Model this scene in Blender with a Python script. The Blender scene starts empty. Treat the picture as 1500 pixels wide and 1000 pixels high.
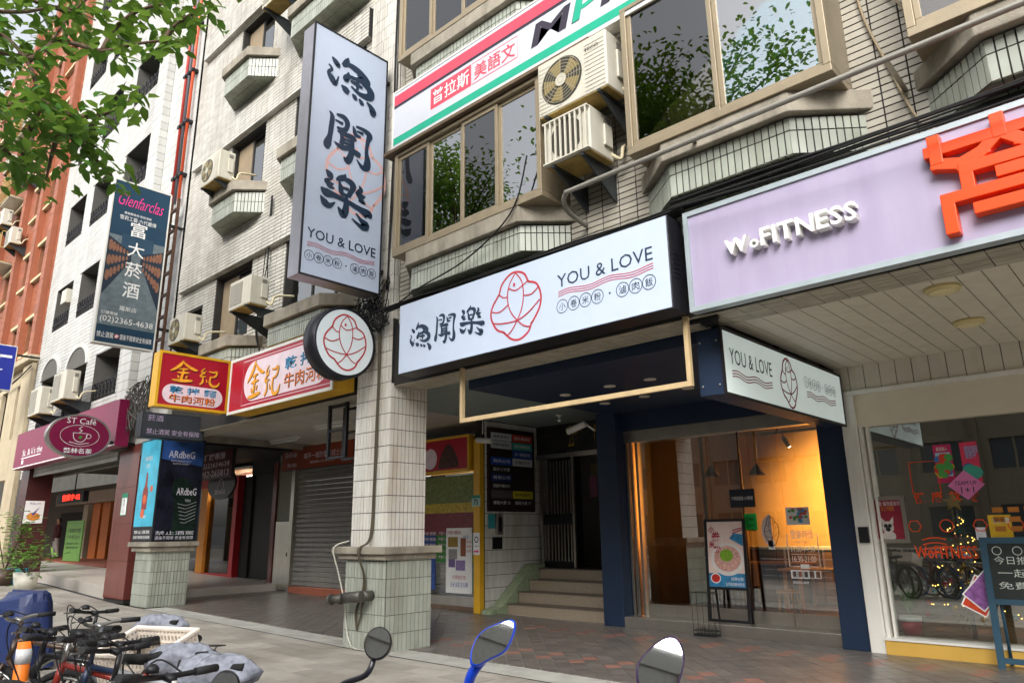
import bpy, math, random
from math import radians, sin, cos, pi
from mathutils import Vector, Matrix
random.seed(7)
S = bpy.context.scene
COL = S.collection
# ------------------------------------------------------------------ camera
YAW, PITCH, ROLL, FPX, EYE = radians(-42.694), radians(14.864), radians(-.789), 1048.58, 1.55
_f = Vector((sin(YAW)*cos(PITCH), cos(YAW)*cos(PITCH), sin(PITCH)))
_r0 = Vector((cos(YAW), -sin(YAW), 0)); _u0 = _r0.cross(_f)
_r = _r0*cos(ROLL)+_u0*sin(ROLL); _u = _u0*cos(ROLL)-_r0*sin(ROLL)
CAMP = Vector((0, 0, EYE))
cd = bpy.data.cameras.new('camera'); cam = bpy.data.objects.new('camera', cd); COL.objects.link(cam)
cd.sensor_width = 36; cd.lens = 36*FPX/1500; cd.clip_start = .05; cd.clip_end = 600
cam.matrix_world = Matrix(((_r.x, _u.x, -_f.x, 0), (_r.y, _u.y, -_f.y, 0), (_r.z, _u.z, -_f.z, EYE), (0, 0, 0, 1)))
S.camera = cam
# ------------------------------------------------------------------ sky, sun, exposure
W = bpy.data.worlds.new('World'); S.world = W; W.use_nodes = True
nt = W.node_tree; bg = nt.nodes['Background']
sky = nt.nodes.new('ShaderNodeTexSky'); sky.sky_type = 'NISHITA'; sky.sun_disc = False
sky.sun_elevation = radians(37); sky.sun_rotation = radians(150); sky.dust_density = 4; sky.air_density = 1.2
hsv = nt.nodes.new('ShaderNodeHueSaturation'); hsv.inputs['Saturation'].default_value = .22; hsv.inputs['Value'].default_value = 1.25
nt.links.new(sky.outputs[0], hsv.inputs['Color']); nt.links.new(hsv.outputs[0], bg.inputs[0]); bg.inputs[1].default_value = .15
sl = bpy.data.lights.new('sun', 'SUN'); sl.energy = 1.2; sl.angle = radians(30); sl.color = (1, .965, .91)
so = bpy.data.objects.new('sun', sl); COL.objects.link(so)
_sd = Vector((.3, -.74, .6)).normalized(); so.rotation_euler = _sd.to_track_quat('Z', 'Y').to_euler(); so.location = (0, 0, 30)
VS = S.view_settings; VS.view_transform = 'Standard'; VS.look = 'None'; VS.exposure = .85; VS.gamma = 1; VS.use_curve_mapping = False
# ------------------------------------------------------------------ helpers
V = Vector
def hx(h):
    h = h.lstrip('#'); c = [int(h[i:i+2], 16)/255 for i in (0, 2, 4)]
    return tuple(x/12.92 if x <= .04045 else ((x+.055)/1.055)**2.4 for x in c)
def ray(u, v):
    return _r*((u-750)/FPX)-_u*((v-500)/FPX)+_f
def P(u, v, X=None, Y=None, Z=None, D=None):
    d = ray(u, v)
    t = (X-CAMP.x)/d.x if X is not None else (Y-CAMP.y)/d.y if Y is not None else (Z-CAMP.z)/d.z if Z is not None else D
    return CAMP+d*t
def zg(x):
    if x > -8.3: return 0.
    if x > -18: return .0135*(-8.3-x)
    if x > -25: return .131+.04*(-18-x)
    return .411+.018*(-25-x)
MATS = {}
def mat(name, col, rough=.55, metal=0, var=.1, ns=5, bump=.1, bs=60, dirt=0, dcol=(.12, .1, .08), island=0, emit=0, coat=0, streak=(5, 5, .5), trans=0, ior=1.45):
    if name in MATS: return MATS[name]
    if isinstance(col, str): col = hx(col)
    m = bpy.data.materials.new(name); m.use_nodes = True; t = m.node_tree; n = t.nodes; L = t.links
    b = n['Principled BSDF']; b.inputs['Roughness'].default_value = rough; b.inputs['Metallic'].default_value = metal
    b.inputs['Coat Weight'].default_value = coat; b.inputs['Transmission Weight'].default_value = trans; b.inputs['IOR'].default_value = ior
    g = n.new('ShaderNodeNewGeometry')
    no = n.new('ShaderNodeTexNoise'); no.inputs['Scale'].default_value = ns; no.inputs['Detail'].default_value = 6; L.new(g.outputs['Position'], no.inputs['Vector'])
    mr = n.new('ShaderNodeMapRange'); mr.inputs[1].default_value = .25; mr.inputs[2].default_value = .75; mr.inputs[3].default_value = 1-var; mr.inputs[4].default_value = 1+var
    L.new(no.outputs['Fac'], mr.inputs[0]); val = mr.outputs[0]
    if island:
        oi = n.new('ShaderNodeObjectInfo'); ad = n.new('ShaderNodeMath'); ad.operation = 'ADD'; L.new(oi.outputs['Random'], ad.inputs[0]); L.new(g.outputs['Random Per Island'], ad.inputs[1])
        fr = n.new('ShaderNodeMath'); fr.operation = 'FRACT'; L.new(ad.outputs[0], fr.inputs[0])
        m2 = n.new('ShaderNodeMapRange'); m2.inputs[3].default_value = 1-island; m2.inputs[4].default_value = 1+island; L.new(fr.outputs[0], m2.inputs[0])
        mu = n.new('ShaderNodeMath'); mu.operation = 'MULTIPLY'; L.new(val, mu.inputs[0]); L.new(m2.outputs[0], mu.inputs[1]); val = mu.outputs[0]
    mx = n.new('ShaderNodeVectorMath'); mx.operation = 'SCALE'; mx.inputs[0].default_value = col; L.new(val, mx.inputs['Scale']); out = mx.outputs[0]
    if dirt:
        mp = n.new('ShaderNodeVectorMath'); mp.operation = 'MULTIPLY'; mp.inputs[1].default_value = streak; L.new(g.outputs['Position'], mp.inputs[0])
        n2 = n.new('ShaderNodeTexNoise'); n2.inputs['Scale'].default_value = 1; n2.inputs['Detail'].default_value = 8; n2.inputs['Roughness'].default_value = .65; L.new(mp.outputs[0], n2.inputs['Vector'])
        m3 = n.new('ShaderNodeMapRange'); m3.inputs[1].default_value = .45; m3.inputs[2].default_value = .8; m3.inputs[4].default_value = dirt; L.new(n2.outputs['Fac'], m3.inputs[0])
        mm = n.new('ShaderNodeMix'); mm.data_type = 'RGBA'; L.new(m3.outputs[0], mm.inputs[0]); L.new(out, mm.inputs[6]); mm.inputs[7].default_value = (*dcol, 1); out = mm.outputs[2]
    L.new(out, b.inputs['Base Color'])
    if bump:
        n3 = n.new('ShaderNodeTexNoise'); n3.inputs['Scale'].default_value = bs; n3.inputs['Detail'].default_value = 4; L.new(g.outputs['Position'], n3.inputs['Vector'])
        bp = n.new('ShaderNodeBump'); bp.inputs['Strength'].default_value = bump; bp.inputs['Distance'].default_value = .01; L.new(n3.outputs['Fac'], bp.inputs['Height']); L.new(bp.outputs[0], b.inputs['Normal'])
    if emit: L.new(out, b.inputs['Emission Color']); b.inputs['Emission Strength'].default_value = emit
    MATS[name] = m; return m
def glassmat(name, tint=(.9, .95, .95), refl=.12, wav=0):
    if name in MATS: return MATS[name]
    m = bpy.data.materials.new(name); m.use_nodes = True; t = m.node_tree; n = t.nodes; L = t.links
    n.remove(n['Principled BSDF']); o = n['Material Output']
    tr = n.new('ShaderNodeBsdfTransparent'); tr.inputs[0].default_value = (*tint, 1)
    gl = n.new('ShaderNodeBsdfGlossy'); gl.inputs['Roughness'].default_value = .01; gl.inputs[0].default_value = (1, 1, 1, 1)
    fz = n.new('ShaderNodeFresnel'); fz.inputs[0].default_value = 1.5
    ad = n.new('ShaderNodeMath'); ad.inputs[1].default_value = refl; L.new(fz.outputs[0], ad.inputs[0]); ad.use_clamp = True
    mx = n.new('ShaderNodeMixShader'); L.new(ad.outputs[0], mx.inputs[0]); L.new(tr.outputs[0], mx.inputs[1]); L.new(gl.outputs[0], mx.inputs[2])
    if wav:
        g = n.new('ShaderNodeNewGeometry'); no = n.new('ShaderNodeTexNoise'); no.inputs['Scale'].default_value = 1.3; L.new(g.outputs['Position'], no.inputs['Vector'])
        bp = n.new('ShaderNodeBump'); bp.inputs['Strength'].default_value = wav; bp.inputs['Distance'].default_value = .02; L.new(no.outputs['Fac'], bp.inputs['Height']); L.new(bp.outputs[0], gl.inputs['Normal'])
    L.new(mx.outputs[0], o.inputs[0]); MATS[name] = m; return m
class Fr:
    """a flat frame in space: a right, b up, c out of the face"""
    def __init__(s, o, u, w): s.o = V(o); s.u = V(u).normalized(); s.w = V(w).normalized(); s.n = s.u.cross(s.w)
    def pt(s, a, b, c=0): return s.o+s.u*a+s.w*b+s.n*c
    def at(s, a, b, c=0): f = Fr(s.pt(a, b, c), s.u, s.w); return f
def FY(x, y, z): return Fr((x, y, z), (1, 0, 0), (0, 0, 1))      # faces the street (-Y)
def FX(x, y, z): return Fr((x, y, z), (0, 1, 0), (0, 0, 1))      # faces +X
FZ0 = Fr((0, 0, 0), (1, 0, 0), (0, 1, 0))                        # faces up
WM = {}
class MB:
    def __init__(s): s.v = []; s.f = []; s.s = []
    def add(s, vs, fs, sm=False):
        k = len(s.v); s.v += [tuple(x) for x in vs]; s.f += [tuple(i+k for i in f) for f in fs]; s.s += [sm]*len(fs); return s
    def poly(s, pts, sm=False): return s.add(pts, [tuple(range(len(pts)))], sm)
    def box(s, x0, x1, y0, y1, z0, z1):
        return s.add([(x0, y0, z0), (x1, y0, z0), (x1, y1, z0), (x0, y1, z0), (x0, y0, z1), (x1, y0, z1), (x1, y1, z1), (x0, y1, z1)],
                     [(0, 3, 2, 1), (4, 5, 6, 7), (0, 1, 5, 4), (1, 2, 6, 5), (2, 3, 7, 6), (3, 0, 4, 7)])
    def fbox(s, F, a0, a1, b0, b1, c0, c1):
        p = [F.pt(a, b, c) for c in (c0, c1) for b in (b0, b1) for a in (a0, a1)]
        return s.add(p, [(0, 2, 3, 1), (4, 5, 7, 6), (0, 1, 5, 4), (1, 3, 7, 5), (3, 2, 6, 7), (2, 0, 4, 6)])
    def prism(s, F, poly, c0, c1, smooth=False):
        n = len(poly); k = [F.pt(a, b, c0) for a, b in poly]+[F.pt(a, b, c1) for a, b in poly]
        s.add(k, [tuple(range(n-1, -1, -1)), tuple(range(n, 2*n))]); k0 = len(s.v)-2*n
        for i in range(n): j = (i+1) % n; s.f.append((k0+i, k0+j, k0+n+j, k0+n+i)); s.s.append(smooth)
        return s
    def tube(s, pts, r, n=6, closed=False, r2=None):
        pts = [V(p) for p in pts]; m = len(pts); k = len(s.v); up = None
        for i, p in enumerate(pts):
            a = pts[(i-1) % m] if (i or closed) else p; b = pts[(i+1) % m] if (i < m-1 or closed) else p
            d = (b-a).normalized() if (b-a).length > 1e-9 else V((0, 0, 1))
            if up is None: up = V((0, 0, 1)) if abs(d.z) < .9 else V((1, 0, 0))
            x = d.cross(up)
            if x.length < 1e-4: x = d.cross(V((1, .3, .2)))
            x.normalize(); y = x.cross(d); up = y
            rr = r if r2 is None else r+(r2-r)*i/max(1, m-1)
            for q in range(n): an = 2*pi*q/n; s.v.append(tuple(p+x*cos(an)*rr+y*sin(an)*rr))
        for i in range(m if closed else m-1):
            for q in range(n):
                a = k+i*n+q; b = k+i*n+(q+1) % n; j = (i+1) % m
                s.f.append((a, b, k+j*n+(q+1) % n, k+j*n+q)); s.s.append(True)
        if not closed:
            s.f.append(tuple(k+q for q in range(n-1, -1, -1))); s.f.append(tuple(k+(m-1)*n+q for q in range(n))); s.s += [False, False]
        return s
    def lathe(s, F, prof, n=20, smooth=True):          # prof: (radius, out) round the frame's normal
        k = len(s.v)
        for r, c in prof:
            for q in range(n): a = 2*pi*q/n; s.v.append(tuple(F.pt(r*cos(a), r*sin(a), c)))
        for i in range(len(prof)-1):
            for q in range(n): s.f.append((k+i*n+q, k+i*n+(q+1) % n, k+(i+1)*n+(q+1) % n, k+(i+1)*n+q)); s.s.append(smooth)
        if prof[0][0] > 1e-4: s.f.append(tuple(k+q for q in range(n-1, -1, -1))); s.s.append(False)
        if prof[-1][0] > 1e-4: s.f.append(tuple(k+(len(prof)-1)*n+q for q in range(n))); s.s.append(False)
        return s
    def ball(s, c, rx, ry=None, rz=None, n=12, m=8, jit=0):
        ry = ry or rx; rz = rz or rx; k = len(s.v); c = V(c)
        for i in range(m+1):
            th = pi*i/m
            for q in range(n):
                a = 2*pi*q/n; j = 1+random.uniform(-jit, jit)
                s.v.append((c.x+rx*j*sin(th)*cos(a), c.y+ry*j*sin(th)*sin(a), c.z+rz*j*cos(th)))
        for i in range(m):
            for q in range(n): s.f.append((k+i*n+q, k+(i+1)*n+q, k+(i+1)*n+(q+1) % n, k+i*n+(q+1) % n)); s.s.append(True)
        return s
    def ribbon(s, F, pts, w, c=.003, closed=False):    # flat stroke; w a number or one width for each point
        m = len(pts); ws = w if isinstance(w, (list, tuple)) else [w]*m; L = []; R = []
        for i in range(m):
            a = V(pts[(i-1) % m] if (i or closed) else pts[i]); b = V(pts[(i+1) % m] if (i < m-1 or closed) else pts[i])
            d = (b-a); d = d.normalized() if d.length > 1e-9 else V((1, 0)); nn = V((-d.y, d.x))*ws[i]/2
            L.append(F.pt(pts[i][0]+nn.x, pts[i][1]+nn.y, c)); R.append(F.pt(pts[i][0]-nn.x, pts[i][1]-nn.y, c))
        k = len(s.v); s.v += [tuple(p) for p in L+R]
        for i in range(m if closed else m-1):
            j = (i+1) % m; s.f.append((k+m+i, k+m+j, k+j, k+i)); s.s.append(False)
        return s
    def build(s, name, material, parent=None, local=False, bevel=0, kind=None):
        me = bpy.data.meshes.new(name); me.from_pydata(s.v, [], s.f); me.polygons.foreach_set('use_smooth', s.s); me.update()
        me.materials.append(material); return link(name, me, parent, local, bevel, kind)
def link(name, me, parent=None, local=False, bevel=0, kind=None, loc=None):
    o = bpy.data.objects.new(name, me); COL.objects.link(o); b = Matrix.Translation(loc) if loc is not None else Matrix()
    if loc is not None: o.location = loc
    if parent is not None:
        o.parent = parent
        if local: WM[o.name] = WM[parent.name] @ b
        else: o.matrix_parent_inverse = WM[parent.name].inverted(); WM[o.name] = b
    else: WM[o.name] = b
    if bevel:
        mo = o.modifiers.new('bevel', 'BEVEL'); mo.width = bevel; mo.segments = 2; mo.limit_method = 'ANGLE'; mo.angle_limit = radians(40)
    if kind: o['kind'] = kind
    return o
def tag(o, label, cat, group=None):
    o['label'] = label; o['category'] = cat
    if group: o['group'] = group
    return o
def thing(name, label, cat, loc=(0, 0, 0), rz=0, group=None, tilt=None):
    o = bpy.data.objects.new(name, None); COL.objects.link(o); o.empty_display_size = .2
    m = Matrix.Translation(V(loc)) @ Matrix.Rotation(rz, 4, 'Z')
    if tilt: m = m @ Matrix.Rotation(tilt[0], 4, tilt[1])
    o.matrix_world = m; WM[o.name] = m; return tag(o, label, cat, group)
def struct(o): o['kind'] = 'structure'; return o
def bx(name, m, parent, x0, x1, y0, y1, z0, z1, bevel=0, local=False): return MB().box(x0, x1, y0, y1, z0, z1).build(name, m, parent, local, bevel)
def smooth_path(pts, n=6, closed=False):
    pts = [V(p) for p in pts]; m = len(pts); out = []
    for i in range(m if closed else m-1):
        g = lambda k: pts[k % m] if closed else pts[min(max(k, 0), m-1)]
        a, b, c, d = g(i-1), g(i), g(i+1), g(i+2)
        for q in range(n):
            t = q/n; out.append(.5*((2*b)+(c-a)*t+(2*a-5*b+4*c-d)*t*t+(3*b-a-3*c+d)*t**3))
    if not closed: out.append(pts[-1])
    return out
# ---- tiles: each piece real, the largest in view as objects, the rest joined
def tiles(parent, F, Wd, Hd, tw, th, gap, c1, m, masks=(), n_ind=0, name='tile', rest='tile_field', bond=0, c0=-.004, pool=None, off=0, clip=None):
    full = None; cells = []; j = 0; b = 0.
    while b < Hd-.004:
        b1 = min(b+th, Hd); a = -off-(tw+gap)*bond*(j % 2)
        while a < Wd-.004:
            A0, A1, B0, B1 = max(a, 0), min(a+tw, Wd), b, b1
            for (p0, p1, q0, q1) in masks:
                if A0 < p1 and A1 > p0 and B0 < q1 and B1 > q0:
                    c = [(A0, min(A1, p0-gap), B0, B1), (max(A0, p1+gap), A1, B0, B1), (A0, A1, B0, min(B1, q0-gap)), (A0, A1, max(B0, q1+gap), B1)]
                    c = [k for k in c if k[1] > k[0] and k[3] > k[2]]
                    A0, A1, B0, B1 = max(c, key=lambda k: (k[1]-k[0])*(k[3]-k[2])) if c else (0, 0, 0, 0)
            if A1-A0 > .012 and B1-B0 > .012 and (clip is None or clip(*((F.pt((A0+A1)/2, (B0+B1)/2))))): cells.append((A0, A1, B0, B1))
            a += tw+gap
        b += th+gap; j += 1
    def key(c):
        p = F.pt((c[0]+c[1])/2, (c[2]+c[3])/2)-CAMP; z = p.dot(_f)
        if z < .3: return 1e9
        u, v = p.dot(_r)/z, p.dot(_u)/z
        return p.length+(1000 if abs(u) > .72 or abs(v) > .48 else 0)
    cells.sort(key=key); R = MB(); shared = None
    for i, (A0, A1, B0, B1) in enumerate(cells):
        cc = c1+random.uniform(-.0015, .0015)
        if i < n_ind:
            if abs(A1-A0-tw) < 1e-6 and abs(B1-B0-th) < 1e-6:
                if shared is None:
                    Z = Fr((0, 0, 0), F.u, F.w); q = MB().fbox(Z, 0, tw, 0, th, c0, c1); shared = bpy.data.meshes.new(name); shared.from_pydata(q.v, [], q.f); shared.materials.append(m)
                link(name, shared, parent, loc=F.pt(A0, B0, cc-c1))
            else: MB().fbox(F, A0, A1, B0, B1, c0, cc).build(name, m, parent)
        else:
            p = [F.pt(a, b, c) for c in (c0, cc) for b in (B0, B1) for a in (A0, A1)]
            R.add(p, [(4, 5, 7, 6), (0, 1, 5, 4), (1, 3, 7, 5), (3, 2, 6, 7), (2, 0, 4, 6)])
    if R.f: R.build(rest, m, parent, kind='stuff')
def wall_holes(F, Wd, Hd, holes, depth):
    mb = MB(); us = sorted({0, Wd, *[h[0] for h in holes], *[h[1] for h in holes]}); vs = sorted({0, Hd, *[h[2] for h in holes], *[h[3] for h in holes]})
    for i in range(len(us)-1):
        for j in range(len(vs)-1):
            a, b = (us[i]+us[i+1])/2, (vs[j]+vs[j+1])/2
            if not any(h[0] < a < h[1] and h[2] < b < h[3] for h in holes):
                mb.poly([F.pt(us[i], vs[j]), F.pt(us[i+1], vs[j]), F.pt(us[i+1], vs[j+1]), F.pt(us[i], vs[j+1])])
    for a0, a1, b0, b1 in holes:
        for q in (((a0, b0), (a0, b1)), ((a0, b1), (a1, b1)), ((a1, b1), (a1, b0)), ((a1, b0), (a0, b0))):
            (p, r), (t, w) = q; mb.poly([F.pt(p, r), F.pt(t, w), F.pt(t, w, -depth), F.pt(p, r, -depth)])
    return mb
# ---- writing
_tc = {}
def glyphs(s, bold=0, shear=0):
    k = (s, bold, shear)
    if k not in _tc:
        c = bpy.data.curves.new('t', 'FONT'); c.body = s; c.size = 1; c.offset = bold; c.shear = shear; c.resolution_u = 2; c.fill_mode = 'FRONT'
        o = bpy.data.objects.new('t', c); me = bpy.data.meshes.new_from_object(o)
        vs = [(v.co.x, v.co.y) for v in me.vertices]; fs = [tuple(p.vertices) for p in me.polygons]
        bpy.data.objects.remove(o); bpy.data.curves.remove(c); bpy.data.meshes.remove(me)
        if not vs: vs = [(0, 0), (1, 0), (0, 1)]; fs = []
        x0, x1 = min(v[0] for v in vs), max(v[0] for v in vs); y0, y1 = min(v[1] for v in vs), max(v[1] for v in vs)
        _tc[k] = ([((x-x0)/(x1-x0), (y-y0)/(y1-y0)) for x, y in vs], fs, (x1-x0)/max(1e-6, y1-y0))
    return _tc[k]
def write(mb, F, s, a, b, w=None, h=None, bold=0, shear=0, c=.003, mid=False):
    vs, fs, asp = glyphs(s, bold, shear)
    if w is None: w = h*asp
    if h is None: h = w/asp
    if mid: a -= w/2
    mb.add([F.pt(a+x*w, b+y*h, c) for x, y in vs], fs); return w
def write_down(mb, F, s, a, b, size, step, bold=0, c=.003):
    for i, ch in enumerate(s): write(mb, F, ch, a-size/2, b-i*step-size, w=size, h=size, bold=bold, c=c)
def disc(mb, F, a, b, r, c=.003, n=24, ry=None):
    ry = ry or r; mb.poly([F.pt(a+r*cos(2*pi*i/n), b+ry*sin(2*pi*i/n), c) for i in range(n)])
def ring(mb, F, a, b, r, w, c=.003, n=28, ry=None):
    ry = ry or r; mb.ribbon(F, [(a+r*cos(2*pi*i/n), b+ry*sin(2*pi*i/n)) for i in range(n)], w, c, closed=True)
def rect(mb, F, a0, a1, b0, b1, c=.003): mb.poly([F.pt(a0, b0, c), F.pt(a1, b0, c), F.pt(a1, b1, c), F.pt(a0, b1, c)])
# brush characters as tapering strokes on a 100 x 100 square: (x, y, width)
BR = {}
BR['fish'] = [[(9, 78, 3), (16, 70, 10), (22, 63, 9), (17, 60, 3)], [(3, 55, 3), (10, 47, 5), (4, 34, 7), (11, 22, 12), (18, 12, 7), (24, 36, 2)],
  [(42, 97, 2), (40, 88, 9), (36, 77, 11), (30, 70, 5)], [(38, 79, 6), (52, 79, 11), (68, 73, 13), (83, 60, 13), (88, 52, 5)],
  [(62, 68, 6), (72, 61, 9), (58, 51, 6), (48, 48, 2)], [(43, 60, 2), (43, 49, 10), (38, 38, 11), (44, 34, 3)], [(47, 52, 4), (68, 52, 6), (88, 42, 13), (92, 28, 15), (84, 19, 12), (66, 18, 7), (50, 27, 4)],
  [(48, 40, 5), (60, 39, 7), (74, 37, 5)], [(64, 52, 5), (63, 40, 7), (63, 25, 5)],
  [(30, 17, 3), (38, 11, 12), (46, 6, 9)], [(53, 8, 3), (58, 3, 9), (63, -2, 4)], [(67, 4, 3), (73, -3, 9), (78, -4, 3)], [(84, 5, 3), (93, -3, 10), (98, -15, 14), (92, -20, 6)]]
BR['hear'] = [[(10, 97, 2), (16, 86, 8), (15, 60, 9), (13, 35, 9), (9, 12, 14), (12, 2, 4)], [(24, 96, 4), (38, 97, 9), (46, 88, 10), (45, 72, 8), (38, 63, 9), (26, 65, 4)], [(22, 81, 3), (38, 79, 6)],
  [(58, 86, 2), (61, 77, 7), (64, 67, 8), (75, 66, 4)], [(64, 88, 4), (80, 88, 7), (93, 80, 12), (90, 62, 8), (88, 35, 7), (91, 12, 12), (89, -4, 14), (80, -8, 8), (68, 6, 2)], [(66, 77, 3), (80, 77, 6)],
  [(27, 56, 2), (40, 55, 7), (58, 55, 10), (66, 51, 4)], [(34, 54, 4), (38, 40, 9), (36, 26, 8)], [(58, 54, 6), (58, 30, 9), (56, 8, 11), (50, -8, 11), (42, -2, 3)], [(38, 43, 4), (54, 43, 5)], [(38, 34, 4), (54, 34, 5)], [(22, 26, 2), (36, 20, 8), (52, 24, 8), (72, 19, 10), (76, 18, 4)]]
BR['music'] = [[(10, 92, 3), (18, 82, 12), (20, 74, 5), (10, 66, 6), (18, 62, 8), (26, 64, 2)], [(10, 66, 3), (18, 56, 8), (28, 54, 2)], [(48, 99, 2), (45, 90, 9), (36, 82, 9), (30, 77, 3)],
  [(40, 86, 4), (56, 85, 10), (64, 76, 12), (60, 60, 8), (55, 47, 9)], [(36, 76, 3), (40, 62, 9), (42, 50, 8), (56, 48, 4)], [(40, 64, 3), (56, 64, 6)],
  [(76, 84, 2), (80, 74, 9), (72, 63, 6), (82, 60, 8), (90, 62, 2)], [(74, 62, 3), (82, 50, 9), (90, 44, 2), (76, 47, 3)],
  [(2, 46, 3), (12, 38, 14), (30, 38, 9), (55, 34, 8), (80, 27, 10), (97, 20, 17), (98, 14, 6)], [(51, 52, 5), (52, 32, 9), (51, 12, 12), (46, 0, 12), (36, 14, 3)], [(2, 26, 2), (10, 14, 12), (20, 10, 9), (30, 22, 2)], [(72, 14, 3), (82, 2, 7), (92, -8, 16), (84, -14, 8), (64, -2, 2)]]
BR['gold'] = [[(44, 98, 3), (34, 78, 11), (16, 58, 9), (0, 46, 3)], [(42, 92, 5), (60, 76, 9), (84, 64, 10), (98, 62, 3)], [(30, 58, 3), (46, 60, 7), (62, 62, 3)], [(24, 42, 3), (44, 44, 8), (68, 46, 3)], [(46, 60, 5), (44, 38, 9), (40, 14, 9)], [(26, 30, 3), (32, 20, 8)], [(62, 34, 3), (56, 22, 8)], [(8, 8, 4), (36, 8, 11), (72, 12, 9), (82, 14, 3)]]
BR['note'] = [[(28, 96, 3), (14, 76, 8), (30, 68, 6)], [(34, 82, 3), (10, 52, 9), (36, 54, 3)], [(22, 50, 4), (22, 24, 9), (10, 8, 7)], [(36, 40, 3), (42, 24, 7)], [(46, 82, 3), (66, 80, 7), (82, 84, 9), (78, 62, 8), (60, 54, 4)], [(52, 54, 4), (74, 56, 6)], [(56, 56, 6), (54, 26, 10), (66, 8, 11), (88, 12, 10), (98, 32, 3)]]
def brush(mb, F, key, a, b, w, h, c=.003, fat=1):
    for k, st in enumerate(BR[key]):
        p = smooth_path([(x, y, q) for x, y, q in st], 5); sc = (w+h)/200
        mb.ribbon(F, [(a+q.x/100*w, b+q.y/100*h) for q in p], [max(.5, q.z)*sc*fat for q in p], c+k*.00035)
def fish_logo(mb, F, a, b, w, h, lw, c=.003):
    def G(pts, width, k, closed=False):
        mb.ribbon(F, [(a+q.x*w/2, b+q.y*h/2) for q in smooth_path([(x, y, 0) for x, y in pts], 6, closed)], width, c+k*.0004, closed)
    out = [(.05, .98), (.33, .86), (.47, .62), (.5, .58), (.78, .45), (.92, .1), (.86, -.25), (.62, -.58), (.57, -.62), (.45, -.84), (.15, -.99), (-.15, -.94), (-.42, -.72), (-.46, -.68), (-.72, -.55), (-.93, -.2), (-.9, .12), (-.66, .42), (-.62, .46), (-.5, .74), (-.22, .95)]
    G(out, lw, 0, True)
    t = lw*.62
    G([(.02, .96), (-.22, .66), (-.3, .25), (-.18, -.15), (.06, -.44)], t, 1); G([(.02, .96), (.24, .66), (.3, .25), (.22, -.15), (.06, -.44)], t, 2)
    G([(-.62, .46), (-.45, .33), (-.3, .32)], t, 3); G([(-.24, .56), (0, .44), (.27, .52), (.48, .62)], t, 4)
    G([(-.9, 0), (-.6, -.06), (-.28, .08)], t, 5); G([(.3, .22), (.6, .2), (.86, .36)], t, 6)
    G([(-.88, -.34), (-.5, -.42), (.06, -.44), (.5, -.28), (.88, -.02)], t, 7)
    G([(.06, -.44), (-.14, -.68), (-.34, -.82)], t, 8); G([(.06, -.44), (.3, -.64), (.55, -.72)], t, 9)
    disc(mb, F, a-.02*w, b+.31*h, .022*w, c, 12, .03*h)
def waves(mb, F, a, b, w, n=3, amp=.02, lw=.008, gap=.03, c=.003):
    for k in range(n):
        pts = [(a+w*i/40, b-k*gap+amp*sin(2*pi*i/40*2.2)) for i in range(41)]; mb.ribbon(F, pts, lw, c)
def box_sign(name, label, F, w, h, d, face_m, side_m, border=.03, cat='sign', loc=None, fm=None, group=None):
    """a box of width w, height h and depth d behind the face frame F; returns the thing"""
    t = thing(name, label, cat, loc if loc is not None else F.pt(w/2, 0, -d/2), group=group)
    MB().fbox(F, 0, w, 0, h, -d, 0).build('box', side_m, t, bevel=.006)
    MB().fbox(F, border, w-border, border, h-border, .0, .006).build('face', face_m, t)
    if fm:
        q = MB()
        q.fbox(F, -.012, w+.012, -.012, border, -.01, .014); q.fbox(F, -.012, w+.012, h-border, h+.012, -.01, .014); q.fbox(F, -.012, border, border, h-border, -.01, .014); q.fbox(F, w-border, w+.012, border, h-border, -.01, .014)
        q.build('rim', fm, t)
    return t
# ------------------------------------------------------------------ materials
C_tile = mat('cream wall tile', '#c4c1b8', .35, var=.06, island=.1, bump=.02, dirt=.55, dcol=hx('#6f6452'), streak=(1.6, 1.6, .3))
C_tile2 = mat('grey yellow wall tile', '#a9a497', .35, var=.06, island=.12, bump=.02, dirt=.4, dcol=hx('#6a5c44'), streak=(2, 2, .4))
C_pier = mat('white pier tile', '#cfcdc6', .3, var=.04, island=.07, bump=.02, dirt=.6, dcol=hx('#94794f'), streak=(2.5, 2.5, .5))
C_green = mat('pale green tile', '#9da297', .35, var=.06, island=.12, bump=.02, dirt=.5, dcol=hx('#6d6b55'), streak=(3, 3, .6))
C_grout = mat('dark grout', '#2e2c29', .9, var=.2, bump=.3)
C_grout2 = mat('grey grout', '#4d4a44', .9, var=.15, bump=.3)
C_conc = mat('weathered concrete', '#958e80', .85, var=.22, ns=4, bump=.5, dirt=.8, dcol=hx('#4a443a'), streak=(3, 3, .9))
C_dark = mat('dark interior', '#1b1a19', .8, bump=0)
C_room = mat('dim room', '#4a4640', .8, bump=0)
C_alu = mat('bronze aluminium frame', '#948770', .45, .3, var=.06, bump=.03, dirt=.35)
C_black = mat('black metal', '#1c1c20', .45, .2, var=.1, bump=.05)
C_rubber = mat('black rubber', '#141414', .8, bump=.1)
C_navy = mat('navy paint', '#152841', .5, var=.06, bump=.05)
C_steel = mat('brushed stainless steel', '#b9b4aa', .28, .9, var=.08, bump=.06, bs=200, dirt=.2)
C_white = mat('white painted metal', '#dcdad3', .4, var=.04, bump=.03, dirt=.25, dcol=hx('#8d8063'))
C_red = mat('red acrylic', '#b01228', .3, var=.05, bump=0)
C_yel = mat('yellow painted metal', '#d8a520', .4, var=.08, bump=.03, dirt=.3, dcol=hx('#6b4a18'))
C_orange = mat('orange paint', '#e0641c', .4, var=.05, bump=0)
C_granite = mat('red brown granite', '#6d3a34', .2, var=.2, ns=90, bump=0, island=.06, dirt=.3, dcol=hx('#3b2320'))
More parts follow.
